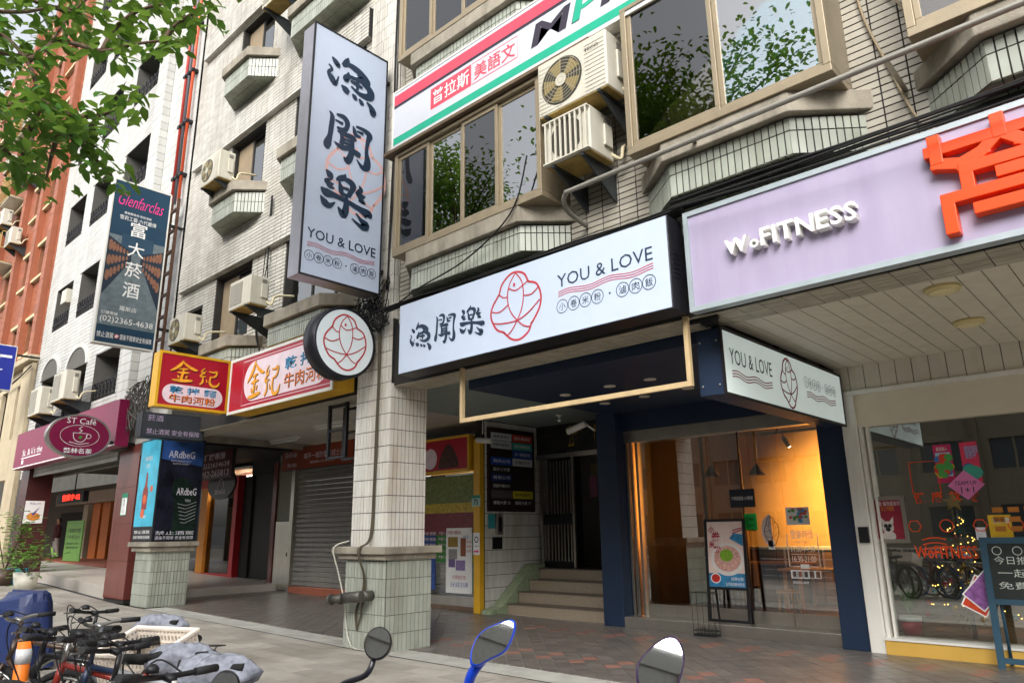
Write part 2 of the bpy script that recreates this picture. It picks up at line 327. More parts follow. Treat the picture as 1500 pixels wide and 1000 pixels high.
C_wood = mat('yellow wood', '#b9803c', .45, var=.2, ns=3, bump=.05)
G_shop = glassmat('shop glass', (.84, .88, .86), .15, .02)
G_clear = glassmat('clear glass', (.93, .95, .95), .04)
G_win = glassmat('teal window glass', (.25, .55, .62), .28, .06)
G_win2 = glassmat('smoked window glass', (.55, .52, .48), .06, .05)
INK = mat('navy ink', '#1d3147', .5, bump=0, var=.02); REDINK = mat('red ink', '#b5343e', .5, bump=0, var=.02); PINKINK = mat('faint red ink', '#dfb3ae', .5, bump=0, var=.02)
WHT = mat('white print', '#ececea', .5, bump=0, var=.02); BLK = mat('black print', '#16161a', .5, bump=0, var=.02)
SIGNW = mat('white acrylic sign face', '#bac6da', .35, bump=0, var=.02)
# ------------------------------------------------------------------ ground
def slab(name, x0, x1, y0, y1, dz, m, thick=.0):
    mb = MB(); xs = sorted({x0, x1, *[x for x in (-8.3, -18, -25) if x0 < x < x1]})
    for a, b in zip(xs, xs[1:]):
        mb.poly([(a, y0, zg(a)+dz), (b, y0, zg(b)+dz), (b, y1, zg(b)+dz), (a, y1, zg(a)+dz)])
    return struct(mb.build(name, m))
M_road = mat('asphalt', '#3f3f40', .85, var=.2, ns=30, bump=.5, bs=150)
slab('ground', -300, 200, -300, 300, -.16, M_road)
slab('road', -90, 60, -16, -.9, -.13, M_road)
M_line = mat('white road paint', '#d8d8d2', .7, var=.1)
for i, y in enumerate((-1.3, -4.6, -8.0, -11.4)): slab('lane_marking', -60, 30, y-.07, y+.07, -.126, M_line)
M_walk = mat('joint sand', '#77736b', .9, var=.2, bump=.4, bs=120)
sw = slab('sidewalk', -60, 20, -.75, 6.32, -.018, M_walk)
M_kerb = mat('kerb stone', '#8f8c86', .85, var=.15, bump=.4)
slab('kerb', -60, 20, -.9, -.75, -.005, M_kerb)
M_pave = mat('concrete paver', '#98938a', .8, var=.16, ns=2.2, bump=.35, bs=140, island=.15, dirt=.7, dcol=hx('#5f5340'), streak=(.9, .9, .9))
tiles(sw, Fr((-17.9, 1.2, 0), (1, 0, 0), (0, 1, 0)), 9.6, 5.05, .6, .298, .012, .004, M_pave, n_ind=0, name='paver', rest='paver_field', bond=.5, c0=-.02) if 0 else None
def floor_tiles(parent, x0, x1, y0, y1, tw, th, gap, m, n_ind, name, rest, bond=0, ang=0, dz=.0, pick=None, m2=None, clip=None):
    """flat pieces laid on the sloping ground, each following its slope"""
    cs = []; ca, sa = cos(ang), sin(ang); R = max(x1-x0, y1-y0)*1.5; cx, cy = (x0+x1)/2, (y0+y1)/2
    na, nb = int(R/(tw+gap)), int(R/(th+gap))
    for j in range(-nb, nb):
        for i in range(-na, na):
            a = (i+bond*(j % 2))*(tw+gap); b = j*(th+gap); c = [(a, b), (a+tw, b), (a+tw, b+th), (a, b+th)]
            w = [(cx+p*ca-q*sa, cy+p*sa+q*ca) for p, q in c]; mx = sum(p[0] for p in w)/4; my = sum(p[1] for p in w)/4
            if not (x0 < mx < x1 and y0 < my < y1): continue
            w = [(min(max(p, x0), x1), min(max(q, y0), y1)) for p, q in w]
            d = V((mx, my, zg(mx)))-CAMP; z = d.dot(_f)
            if z < .5: continue
            u, v = d.dot(_r)/z, d.dot(_u)/z; inn = abs(u) < .74 and abs(v) < .5
            if not inn and (abs(u) > 1.1 or abs(v) > .8): continue
            cs.append((d.length+(0 if inn else 1000), w, i, j, mx, my))
    cs.sort(key=lambda k: k[0]); A = MB(); B = MB()
    for k, (d, w, i, j, mx, my) in enumerate(cs):
        h = dz+random.uniform(-.0015, .0015); top = [(p, q, zg(p)+h) for p, q in w]; bot = [(p, q, zg(p)+h-.016) for p, q in w]
        alt = pick and pick(i, j, mx, my); mm = m2 if alt else m
        T = MB() if k < n_ind else (B if alt else A)
        T.add(bot+top, [(4, 5, 6, 7), (0, 1, 5, 4), (1, 2, 6, 5), (2, 3, 7, 6), (3, 0, 4, 7)])
        if k < n_ind: T.build(name, mm, parent)
    if A.f: A.build(rest, m, parent, kind='stuff')
    if B.f: B.build(rest, m2, parent, kind='stuff')
floor_tiles(sw, -34, 1, 1.0, 6.3, .596, .294, .008, M_pave, 300, 'paver', 'paver_field', bond=.5)
M_strip = mat('rough pale concrete', '#a3a29b', .9, var=.2, ns=3, bump=.5, bs=160, dirt=.4, dcol=hx('#6d6550'), streak=(2, 2, 2))
slab('concrete_strip', -16.3, 10, 6.32, 6.78, .002, M_strip)
M_fgrout = mat('pale floor grout', '#b0aca4', .8, var=.1)
fl = slab('arcade_floor', -18.2, 10, 6.78, 12.6, -.008, M_fgrout)
M_ftile = mat('dark floor tile', '#68625d', .3, var=.18, ns=3, bump=.05, bs=90, island=.16, dirt=.3, dcol=hx('#77726a'), streak=(1.5, 1.5, 1.5))
M_forange = mat('terracotta floor tile', '#91695d', .4, var=.1, bump=.05, island=.1)
def orange_row(i, j, x, y):
    if x < -10.2: return False
    for l in (9.55, 7.5):
        if abs(y-l) < .068 and (i-j) % 4 in (0, 1): return True
        if abs(y-l-.27) < .068 and (i-j) % 4 in (0, 1): return True
    return False
floor_tiles(fl, -18.1, 2, 6.8, 10.6, .182, .182, .008, M_ftile, 300, 'floor_tile', 'floor_tile_field', ang=pi/4, dz=.004, pick=orange_row, m2=M_forange)
M_terr = mat('polished terrazzo', '#b8b1a8', .35, var=.2, ns=40, bump=.03, dirt=.3, dcol=hx('#6c5f56'), streak=(1.5, 1.5, 1.5))
tb = MB()
for a, b in ((-25, -18.25), (-34, -25)):
    z0, z1 = zg(a)+.1, zg(b)+.16
    tb.add([(a, 6.9, 0), (b, 6.9, 0), (b, 16, 0), (a, 16, 0), (a, 6.9, z0), (b, 6.9, z1 if b > -20 else zg(b)+.1), (b, 16, z1 if b > -20 else zg(b)+.1), (a, 16, z0)], [(4, 5, 6, 7), (0, 1, 5, 4), (1, 2, 6, 5)])
struct(tb.build('terrace_floor', M_terr))
# ------------------------------------------------------------------ our building (tiled, with bay windows)
bA = thing('apartment_building', 'cream tiled apartment block with tile clad bay windows above the white shop signs', 'building', (-8, 8, 0))
XL, XR, YW = -16.9, 5.0, 6.55
holesA = [(-14.66, -13.2, 8.79, 10.16), (-14.83, -13.3, 5.5, 7.0), (-11.9, -9.6, 5.5, 7.0), (-11.9, -9.6, 8.75, 10.16), (-14.66, -13.2, 11.95, 13.3), (-11.9, -9.6, 11.95, 13.3), (-16.2, -15.5, 5.6, 6.5)]
hl = [(a-XL, b-XL, c-3.68, d-3.68) for a, b, c, d in holesA]
FW = FY(XL, YW, 3.68)
wall_holes(FW, XR-XL, 14.3, hl, .22).build('wall', C_grout, bA)
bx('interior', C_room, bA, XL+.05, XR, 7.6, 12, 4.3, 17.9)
masks = [(a-.03, b+.03, c-.03, d+.03) for a, b, c, d in hl]+[(-9.3-XL, -8.4-XL, 0, 14.3)]
XS = -9.35-XL
tiles(bA, FW, XS, 14.3, .227, .06, .016, .012, C_tile, masks, 60)
FR_ = FY(-8.38, YW, 3.68); tiles(bA, FR_, XR+8.38, 12.5, .227, .06, .014, .008, C_tile2, [(-7.9+8.38, -5.1+8.38, 1.9, 3.3), (-3.75+8.38, -1.7+8.38, 1.9, 3.3)], 240)
# side end wall of the block, above its lower neighbour
bx('side_wall', C_conc, bA, XL-.02, XL+.03, 6.56, 12, 3.7, 17.98)
# window bands that stand proud of the wall
for z in (7.06, 10.22, 13.38):
    bx('spandrel_band', C_grout, bA, -16.6, -9.35, 6.43, 6.545, z, z+.62)
    tiles(bA, FY(-16.6, 6.43, z), 7.25, .62, .227, .06, .016, .012, C_tile, (), 0)
    tiles(bA, Fr((-16.6, 6.545, z), (1, 0, 0), (0, -1, 0)), 7.25, .11, .227, .06, .009, .006, C_tile, (), 0)
# the pier and its column above
pier = MB().box(-9.26, -8.41, 6.46, 7.14, 1.36, 19).build('pier', C_grout, bA)
tiles(pier, FY(-9.26, 6.46, 1.37), .85, 3.6, .061, .227, .0105, .009, C_pier, (), 150)
tiles(pier, FX(-8.41, 6.46, 1.37), .68, 2.34, .061, .227, .0105, .009, C_pier, (), 150)
tiles(pier, FY(-9.26, 6.46, 4.97), .85, 12, .062, .227, .008, .009, C_tile, (), 0)
tiles(pier, FX(-8.41, 6.46, 4.72), .09, 12, .062, .227, .008, .009, C_tile, (), 0)
base = MB().box(-9.27, -8.31, 6.4, 7.2, -.05, 1.2).build('pier_base', C_grout2, bA)
tiles(base, FY(-9.27, 6.4, .0), .96, 1.2, .064, .227, .009, .01, C_green, (), 100)
tiles(base, FX(-8.31, 6.4, .0), .8, 1.2, .064, .227, .009, .01, C_green, (), 100)
mb = MB(); mb.box(-9.47, -8.2, 6.26, 7.32, 1.27, 1.37); mb.box(-9.38, -8.26, 6.32, 7.26, 1.195, 1.27); mb.build('pier_cap', C_conc, base, bevel=.012)
# left pier of the same block
zq = zg(-16.9)
lp = MB().box(-17.3, -16.42, 6.42, 7.22, zq-.1, 4.4).build('pier', C_grout2, bA)
tiles(lp, FY(-17.3, 6.42, zq), .88, 1.12, .125, .227, .009, .01, C_green, (), 40); tiles(lp, FX(-16.42, 6.42, zq), .8, 1.12, .062, .227, .009, .01, C_green, (), 60)
mb = MB(); mb.box(-17.48, -16.3, 6.28, 7.36, 1.34, 1.44); mb.box(-17.4, -16.36, 6.34, 7.3, zq+1.12, 1.34); mb.build('pier_cap', C_conc, lp, bevel=.012)
tiles(lp, FY(-17.3, 6.42, 3.7), .88, .7, .062, .227, .009, .01, C_tile, (), 0); tiles(lp, FX(-16.42, 6.42, 3.7), .8, .7, .062, .227, .009, .01, C_tile, (), 30)
# arcade beam over the openings with tiles along its underside
for x0, x1 in ((-16.4, -9.27), (-8.4, 5.0)):
    bm = bx('arcade_beam', C_grout, bA, x0, x1, 6.5, 7.0, 3.67, 4.6)
    tiles(bm, Fr((x0, 7.0, 3.67), (1, 0, 0), (0, -1, 0)), x1-x0, .5, .227, .06, .009, .007, mat('grey soffit tile', '#a7a190', .5, island=.1, dirt=.4), (), 40 if x0 > -9 else 20)
bx('floor_slab', C_conc, bA, XL, XR, 7.0, 16, 3.98, 4.3)
# bay windows
def bay(xa, xb, zs, body_h, side, wz0=None, wz1=None, wx0=None, wx1=None, leaves=0, hidden=False, n_ind=60, yf=6.1):
    """tile clad bay: front edge xa..xb at Y=yf, slanting back to the wall by `side`; sill top at zs"""
    t = .24; b0, b1 = zs-t-body_h, zs-t
    pl = [(xa-side, YW), (xa, yf), (xb, yf), (xb+side, YW)]
    o = MB(); bot = [(xa-side, YW), (xa+.0, yf+.0), (xb-.0, yf+.0), (xb+side, YW)]
    n = 4; o.add([(p[0], p[1], b0+(0 if 0 < i < 3 else -.0)) for i, p in enumerate(bot)]+[(p[0], p[1], b1) for p in pl], [(0, 1, 5, 4), (1, 2, 6, 5), (2, 3, 7, 6), (0, 3, 2, 1)])
    body = o.build('bay_body', C_grout, bA)
    tiles(body, FY(xa, yf, b0), xb-xa, body_h, .058, .227, .013, .009, C_green, (), n_ind)
    d = V((side, yf-YW, 0)); ln = d.length
    tiles(body, Fr((xa-side, YW, b0), d, (0, 0, 1)), ln, body_h, .058, .227, .013, .009, C_green, (), n_ind//4)
    d2 = V((side, YW-yf, 0)); tiles(body, Fr((xb, yf, b0), d2, (0, 0, 1)), ln, body_h, .058, .227, .013, .009, C_green, (), n_ind//2)
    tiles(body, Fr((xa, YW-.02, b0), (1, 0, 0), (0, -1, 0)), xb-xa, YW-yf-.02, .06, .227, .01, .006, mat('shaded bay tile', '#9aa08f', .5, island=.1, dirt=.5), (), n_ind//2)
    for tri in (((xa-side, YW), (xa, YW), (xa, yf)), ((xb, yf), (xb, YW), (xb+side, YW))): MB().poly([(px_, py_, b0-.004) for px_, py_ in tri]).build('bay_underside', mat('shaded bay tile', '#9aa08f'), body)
    e = .09; top = [(xa-side-e, YW), (xa-e*.5, yf-e), (xb+e*.5, yf-e), (xb+side+e, YW)]
    q = MB(); q.add([(x, y, b1+.02+(0 if 0 < i < 3 else .02)) for i, (x, y) in enumerate(top)]+[(x, y, zs) for x, y in top], [(0, 1, 5, 4), (1, 2, 6, 5), (2, 3, 7, 6), (4, 5, 6, 7), (0, 3, 2, 1)])
    q.build('sill', C_conc, body, bevel=.012)
    return body
def box_window(x0, x1, z0, z1, yf, cols, kinds, label=None):
    """box window of bronze aluminium standing out from the wall"""
    fr = MB(); w = .07
    fr.box(x0, x1, yf, YW+.1, z0-.03, z0+.05); fr.box(x0, x1, yf, YW+.1, z1-.05, z1); fr.box(x0, x0+w, yf, YW+.1, z0+.05, z1-.05); fr.box(x1-w, x1, yf, YW+.1, z0+.05, z1-.05)
    f = fr.build('window_frame', C_alu, bA, bevel=.006); cw = (x1-x0-2*w)/cols
    for i in range(cols):
        a = x0+w+i*cw; y = yf+.03+(.03 if i % 2 else 0)
        s = MB(); s.box(a, a+cw, y, y+.035, z0+.05, z0+.12); s.box(a, a+cw, y, y+.035, z1-.11, z1-.05); s.box(a, a+.05, y, y+.035, z0+.12, z1-.11); s.box(a+cw-.05, a+cw, y, y+.035, z0+.12, z1-.11)
        s.build('sash', C_alu, f, bevel=.004)
        bx('pane', G_win if kinds[i] else G_win2, f, a+.05, a+cw-.05, y+.014, y+.02, z0+.12, z1-.11)
        if not kinds[i]: bx('insect_screen', mat('grey curtain', '#8d8478', .9, var=.2, ns=8), f, a+.05, a+cw-.05, y+.05, y+.056, z0+.1, z1-.1)
        else: bx('drawn_curtain', mat('teal curtain', '#3d5f66', .8, var=.2), f, a+.05, a+cw*.45, y+.08, y+.09, z0+.1, z1-.1)
    bx('back_curtain', mat('teal curtain', '#3d5f66', .8, var=.2), f, x0+.1, x1-.1, YW+.3, YW+.32, z0, z1)
    return f
bay(-7.55, -5.47, 5.44, .33, .46, n_ind=90); box_window(-7.9, -5.02, 5.46, 7.08, 6.0, 4, (0, 1, 0, 1))
bay(-3.35, -2.1, 5.46, .36, .54, n_ind=90); box_window(-3.78, -1.63, 5.48, 7.3, 5.98, 2, (0, 1))
bay(-.54, 1.6, 5.46, .36, .5, n_ind=40); box_window(-1.02, 2.0, 5.48, 7.3, 5.98, 3, (0, 1, 0))
bay(-7.55, -5.47, 8.72, .36, .46, n_ind=30); box_window(-7.9, -5.02, 8.74, 10.3, 6.0, 4, (0, 0, 0, 1))
bay(-14.15, -13.05, 5.28, .42, .4, n_ind=30); bay(-11.55, -9.85, 5.36, .34, .4, n_ind=40)
bay(-14.4, -13.4, 8.68, .44, .42, n_ind=30); bay(-11.55, -9.85, 8.68, .44, .42, n_ind=10)
bay(-14.4, -13.3, 11.85, .44, .42, n_ind=0); bay(-11.55, -9.85, 11.85, .44, .42, n_ind=0)
def flush_window(x0, x1, z0, z1, kinds, parent, yd, frame_m, gl=None):
    f = MB(); w = .05; f.box(x0, x1, yd, yd+.06, z0, z0+w); f.box(x0, x1, yd, yd+.06, z1-w, z1); n = len(kinds); cw = (x1-x0)/n
    for i in range(n+1): f.box(max(x0, x0+i*cw-w/2), min(x1, x0+i*cw+w/2), yd, yd+.06, z0+w, z1-w)
    o = f.build('window_frame', frame_m, parent)
    for i, k in enumerate(kinds): bx('pane', k, o, x0+i*cw+w/2, x0+(i+1)*cw-w/2, yd+.02, yd+.03, z0+w, z1-w)
    return o
C_dalu = mat('dark aluminium', '#33312e', .45, .4, bump=0)
G_green = glassmat('green glass', (.3, .55, .5), .2, .04)
M_board = mat('brown board in window', '#8a7a63', .7, var=.15, ns=3)
for (a, b, c, d) in holesA[:6]: flush_window(a, b, c, d, (M_board, G_green) if a < -13 else (G_green, G_green, G_win2), bA, YW+.12, C_dalu)
for (a, b, c, d) in holesA: bx('curtain', mat('pale curtain', '#8fa09a', .9, var=.15), bA, a-.05, b+.05, YW+.5, YW+.52, c-.05, d+.05)
# ------------------------------------------------------------------ ceilings of the arcade
M_corr = mat('grey green corrugated metal', '#9aa5a0', .5, .1, var=.06, bump=0, dirt=.2)
mb = MB(); x = -10.35
while x < -7.38: mb.box(x, x+.035, 7.0, 12.1, 3.775, 3.83); x += .07
mb.box(-10.35, -7.38, 7.0, 12.1, 3.8, 3.85); struct(mb.build('corrugated_ceiling', M_corr))
nav = thing('navy_canopy', 'flat navy blue ceiling panel with round downlights before the restaurant', 'ceiling panel', (-5.4, 8.7, 3.53))
MB().box(-7.37, -3.42, 7.05, 10.5, 3.54, 3.68).build('panel', C_navy, nav, bevel=.005)
M_lampoff = mat('pale downlight', '#cfcabb', .4, bump=0)
for u, v in ((828, 578), (893, 565), (952, 555), (886, 590), (944, 580), (1008, 568)):
    p = P(u, v, Z=3.54); MB().lathe(Fr((p.x, p.y, 3.54), (1, 0, 0), (0, -1, 0)), [(.085, 0), (.085, .012), (.06, .014), (0, .006)], 20).build('downlight', M_lampoff, nav)
M_plank = mat('white ceiling plank', '#c9c2b2', .5, var=.05, bump=.02, dirt=.25, island=.03, dcol=hx('#8c7d62'))
pc = struct(bx('plank_ceiling', C_grout2, None, -3.4, 5, 7.0, 10.4, 3.735, 3.8))
x = -3.38
while x < 4.8: bx('plank', M_plank, pc, x, x+.19, 7.0, 10.36, 3.7, 3.736); x += .2
fa = struct(bx('plank_fascia', C_grout2, None, -3.4, 5, 10.37, 10.42, 3.33, 3.7))
x = -3.38
while x < 4.8: bx('plank', M_plank, fa, x, x+.19, 10.345, 10.371, 3.36, 3.7); x += .2
bx('trim', C_white, fa, -3.38, 5, 10.3, 10.37, 3.3, 3.358)
for u, v, Y in ((1381, 427, 0), (1420, 475, 0)):
    p = P(u, v, Z=3.66); l = thing('ceiling_lamp', 'round cream lamp on the white plank ceiling, ' + ('nearer the street edge' if v < 450 else 'nearer the fitness shop window'), 'lamp', (p.x, p.y, 3.7))
    F = Fr((p.x, p.y, 3.7), (1, 0, 0), (0, -1, 0)); MB().lathe(F, [(.15, 0), (.155, .03), (.14, .045)], 24).build('rim', C_yel if 0 else mat('cream plastic', '#cdbb86', .5, bump=0), l); MB().lathe(F, [(.135, .045), (.1, .055), (0, .06)], 24).build('diffuser', mat('cream diffuser', '#d6c999', .4, bump=0), l)
lc = struct(bx('left_arcade_ceiling', mat('grey soffit paint', '#b3b0a8', .8, var=.12, ns=2, dirt=.3), None, -17.3, -9.3, 7.0, 12.0, 3.86, 3.95))
for u, v, w_ in ((465, 640, 1.5), (290, 748-247, 1.2)):
    pass
for i, (x, y) in enumerate(((-13.2, 8.6), (-16.2, 9.2))):
    l = thing('tube_lamp', 'unlit white tube lamp under the arcade ceiling ' + ('by the shuttered shop' if i == 0 else 'by the black doorway'), 'lamp', (x, y, 3.86))
    bx('batten', C_white, l, x-.65, x+.65, y-.05, y+.05, 3.8, 3.858); MB().tube([(x-.6, y-.02, 3.77), (x+.6, y-.02, 3.77)], .02, 8).build('tube', WHT, l)
# ------------------------------------------------------------------ signs
M_side = mat('dark sign box metal', '#2b2c33', .35, .5, var=.15, bump=.03, dirt=.2, dcol=hx('#6a6560'))
M_alus = mat('sign box aluminium', '#a9a6ad', .35, .7, var=.08, bump=.03, dirt=.3)
def dishes(mb, F, a, b, w, r, c=.004):
    """the seven ringed characters with a dot between"""
    s = '小卷米粉·滷肉飯'; n = len(s); st = w/n
    for i, ch in enumerate(s):
        cx = a+st*(i+.5)
        if ch == '·': disc(mb, F, cx, b, r*.16, c); continue
        ring(mb, F, cx, b, r, r*.1, c); write(mb, F, ch, cx-r*.58, b-r*.58, w=r*1.16, h=r*1.16, c=c)
# main fascia sign
F = FY(-7.72, 6.04, 3.66); Wd, Hd = 4.32, 1.0
t = box_sign('fascia_sign', 'long white fascia sign with navy brush lettering and red fish emblem', F, Wd, Hd, .3, SIGNW, M_side, .012)
L = MB()
def lf(k, u0, v0, u1, v1): pass
for i, k in enumerate(('fish', 'hear', 'music')): brush(L, F, k, .24+i*.5, .32, .44, .36, .009, 1.1)
write(L, F, 'YOU & LOVE', 2.87, .56, w=1.26, h=.15, c=.009); dishes(L, F, 2.85, .33, 1.3, .078, .009)
L.build('lettering', INK, t)
L = MB(); fish_logo(L, F, 2.22, .5, .87, .86, .026, .009); waves(L, F, 2.88, .505, 1.25, 3, .016, .009, .026, .009); L.build('emblem', REDINK, t)
mb = MB()
for i in range(6): mb.fbox(FX(-3.4+.001, 6.1, 4.0+i*.05), 0, .12, 0, .02, 0, .004)
mb.build('vent_slots', C_black, t)
for x in (-6.8, -5.2, -3.7): bx('bracket', M_side, t, x-.03, x+.03, 6.34, 6.6, 4.3, 4.36)
# hanging beige frame under it
hb = thing('sign_frame', 'thin beige metal frame hanging below the long white fascia sign', 'frame', (-5.1, 6.4, 2.95))
M_beige = mat('beige painted steel', '#c3ab82', .5, var=.08, dirt=.3)
bx('upright', M_beige, hb, -6.84, -6.79, 6.38, 6.43, 2.99, 3.662); bx('upright', M_beige, hb, -3.5, -3.45, 6.38, 6.43, 2.99, 3.662); bx('rail', M_beige, hb, -6.84, -3.45, 6.38, 6.43, 2.935, 2.988)
# tall projecting sign
F = FX(-8.6, 4.93, 5.1); t = box_sign('projecting_sign', 'tall white projecting sign with three large navy brush characters', F, 1.38, 4.13, .32, SIGNW, M_alus, .014, fm=M_side)
L = MB()
for i, (k, y) in enumerate((('fish', 3.14), ('hear', 2.06), ('music', 1.1))): brush(L, F, k, .24, y, .9, .68, .0115, 1.25)
write(L, F, 'YOU & LOVE', .08, .57, w=1.2, h=.155, bold=.006, c=.0115); dishes(L, F, .06, .3, 1.24, .076, .0115); L.build('lettering', INK, t)
L = MB(); waves(L, F, .09, .49, 1.18, 3, .018, .007, .026, .0112); L.build('wave_lines', REDINK, t)
L = MB(); fish_logo(L, F, .88, 1.85, 1.15, 1.35, .05, .0065); L.build('emblem', PINKINK, t)
for z in (5.5, 7.0, 8.9): bx('bracket', C_black, t, -8.85, -8.7, 6.31, 6.46, z, z+.06)
# round projecting sign
F = FX(-8.72, 5.83, 4.28)
t = thing('round_sign', 'round white light box sign with red fish emblem and thick black rim', 'sign', (-8.85, 5.83, 3.74))
MB().lathe(F, [(.53, -.28), (.54, -.27), (.54, 0), (.5, .012), (.49, 0)], 48).build('rim', M_side, t)
o = MB(); disc(o, F, 0, 0, .495, .003, 48); o.build('face', mat('pale sign face', '#dfe9ec', .35, bump=0, var=.02), t)
L = MB(); fish_logo(L, F, 0, 0, .78, .84, .026, .006); L.build('emblem', REDINK, t)
MB().tube([(-8.86, 6.3, 4.28), (-8.86, 6.48, 4.28)], .035, 10).build('bracket', C_black, t)
# restaurant side sign, lit from inside
F = FX(-3.28, 6.75, 2.88); t = box_sign('hanging_sign', 'white lit box sign with red fish emblem hanging beside the plank ceiling', F, 3.5, .7, .28, mat('lit acrylic face', '#cfdcd9', .4, bump=0, var=.02, emit=.22), C_navy, .02, fm=C_black)
L = MB(); write(L, F, 'YOU & LOVE', .15, .34, w=1.05, h=.17, c=.009); dishes(L, F, 2.15, .43, 1.1, .066, .009); L.build('lettering', BLK, t)
L = MB(); waves(L, F, .18, .26, 1.0, 3, .016, .012, .03, .009); waves(L, F, 2.2, .3, 1.0, 3, .014, .012, .03, .009); fish_logo(L, F, 1.67, .34, .52, .6, .026, .009); L.build('emblem', mat('dark red ink', '#8c2430', .5, bump=0), t)
for y in (6.9, 8.5, 10.0): bx('hanger', C_black, t, -3.45, -3.38, y, y+.04, 3.58, 3.74)

for z in (2.98, 3.45):
    for x in (-3.52, -3.33): MB().ball((x, 6.745, z), .012, n=6, m=4).build('screw', C_steel, t)
bl = thing('spot_lamp', 'small black flood lamp on a bar above the white lit box sign', 'lamp', (-3.42, 6.6, 3.6))
bx('bar', C_black, bl, -3.6, -3.2, 6.55, 6.6, 3.62, 3.665); bx('lamp_body', C_black, bl, -3.42, -3.28, 6.6, 6.74, 3.6, 3.62+.04, bevel=.008); bx('stem', C_black, bl, -3.37, -3.34, 6.62, 6.66, 3.64, 3.7)
# fitness fascia
M_lil = mat('lilac sign panel', '#a39ab4', .45, var=.05, ns=2, bump=.08, bs=300, dirt=.35, dcol=hx('#8e7fa0'), streak=(6, 6, .6))
F = FY(-3.27, 6.2, 3.65); t = thing('fitness_sign', 'lilac fascia panel with raised white letters and huge orange character', 'sign', (-1, 6.3, 3.65))
MB().fbox(F, 0, 5.0, 0, 1.0, -.1, 0).build('panel', M_lil, t)
q = MB(); q.fbox(F, -.03, 5.0, -.03, .02, -.1, .02); q.fbox(F, -.03, 5.0, .98, 1.03, -.1, .02); q.fbox(F, -.03, .02, .02, .98, -.1, .02); q.build('rim', mat('pale grey metal', '#a6b1b6', .4, .3, bump=0), t)
def raised(mb, F, s, a, b, h, c0, c1, w=None):
    vs, fs, asp = glyphs(s, .02); w = w or h*asp; k = len(vs)
    mb.add([F.pt(a+x*w, b+y*h, c1) for x, y in vs], fs)
    ed = {}
    for f in fs:
        for i in range(len(f)):
            e = (f[i], f[(i+1) % len(f)]); kk = (min(e), max(e)); ed.setdefault(kk, []).append(e)
    for es in ed.values():
        if len(es) == 1:
            i, j = es[0]; A, B = vs[i], vs[j]
            mb.poly([F.pt(a+A[0]*w, b+A[1]*h, c0), F.pt(a+B[0]*w, b+B[1]*h, c0), F.pt(a+B[0]*w, b+B[1]*h, c1), F.pt(a+A[0]*w, b+A[1]*h, c1)])
x = .43
for ch, h_, dy in (('W', .15, 0), ('o', .085, 0), ('F', .17, 0), ('I', .17, 0), ('T', .17, 0), ('N', .17, 0), ('E', .17, 0), ('S', .17, 0), ('S', .17, 0)):
    vs, fs, asp = glyphs(ch, .02); L = MB(); raised(L, F, ch, x, .42+dy, h_, .0, .1); L.build('raised_letter', mat('white letter', '#e9e8e4', .4, bump=0), t); x += h_*asp+.02
# orange raised character, its strokes as thick bars
M_or = mat('orange letter', '#e8480c', .35, var=.03, bump=0)
ox, oy = 2.17, .34
ST = [[(.08, .71), (.08, .6), (.2, .55), (.32, .6), (.42, .71)], [(.42, .71), (.52, .6), (.64, .55), (.78, .6), (.86, .71)], [(.05, .715), (.95, .715)], [(.08, .64), (.08, .8)], [(.42, .71), (.42, .82)], [(.9, .62), (.9, .82)],
      [(.22, .3), (.22, .5), (.8, .5), (.8, .3)], [(.4, .4), (.74, .4)], [(.1, .05), (.1, .29), (.95, .29), (.95, .05)], [(.26, .16), (.95, .16)]]
L = MB()
for k, st in enumerate(ST):
    for a, b in zip(st, st[1:]):
        A, B = V((a[0]*1.28, a[1]*1.02)), V((b[0]*1.28, b[1]*1.02)); d = (B-A).normalized(); n_ = V((-d.y, d.x))*.047; A -= d*.045; B += d*.045
        L.prism(F, [(ox+p.x, oy-.27+p.y) for p in (A-n_, B-n_, B+n_, A+n_)], .0, .1+k*.0012+random.random()*.001)
L.build('raised_character', M_or, t, bevel=.006)
# language school sign over the first bay
F = FY(-7.96, 6.0, 7.2); t = box_sign('school_sign', 'white shop sign with red and green stripes above the first bay window', F, 6.2, .97, .16, mat('white vinyl', '#c6c9d2', .35, bump=0, var=.02), C_white, .015, fm=C_white)
L = MB(); rect(L, F, .02, 6.18, .73, .9, .008); L.build('red_stripe', mat('coral red vinyl', '#dd4459', .4, bump=0), t)
L = MB(); rect(L, F, .02, 6.18, .68, .728, .0085); write(L, F, 'MPM', 2.83, .3, w=1.75, h=.32, bold=.02, c=.009, shear=.15); L.build('dark_stripe', mat('aubergine vinyl', '#2e2636', .4, bump=0), t)
L = MB(); rect(L, F, .02, 6.18, .05, .17, .008); write(L, F, 'P', 3.5, .31, w=.4, h=.3, bold=.03, c=.0105, shear=.15); L.build('green_stripe', mat('green vinyl', '#12a181', .4, bump=0), t)
L = MB(); rect(L, F, .88, 1.73, .29, .63, .008); L.build('red_block', mat('coral red vinyl', '#dd4459'), t)
L = MB(); write(L, F, '普拉斯', .92, .34, w=.77, h=.24, bold=.006, c=.0095); L.build('white_lettering', WHT, t)
L = MB(); write(L, F, '美語文', 1.79, .34, w=.77, h=.24, bold=.01, c=.0095)
for p in ([(1.75, .3), (2.6, .3), (2.6, .62), (1.75, .62)],): L.ribbon(F, p, .012, .0092, closed=True)
L.build('red_lettering', mat('coral red vinyl', '#dd4459'), t)
q = MB(); q.box(-8.1, -4.2, 5.93, 6.6, 7.1, 7.15); q.build('drip_shelf', mat('rusty shelf metal', '#6d5b48', .7, .3, var=.3, ns=10, dirt=.5), t)
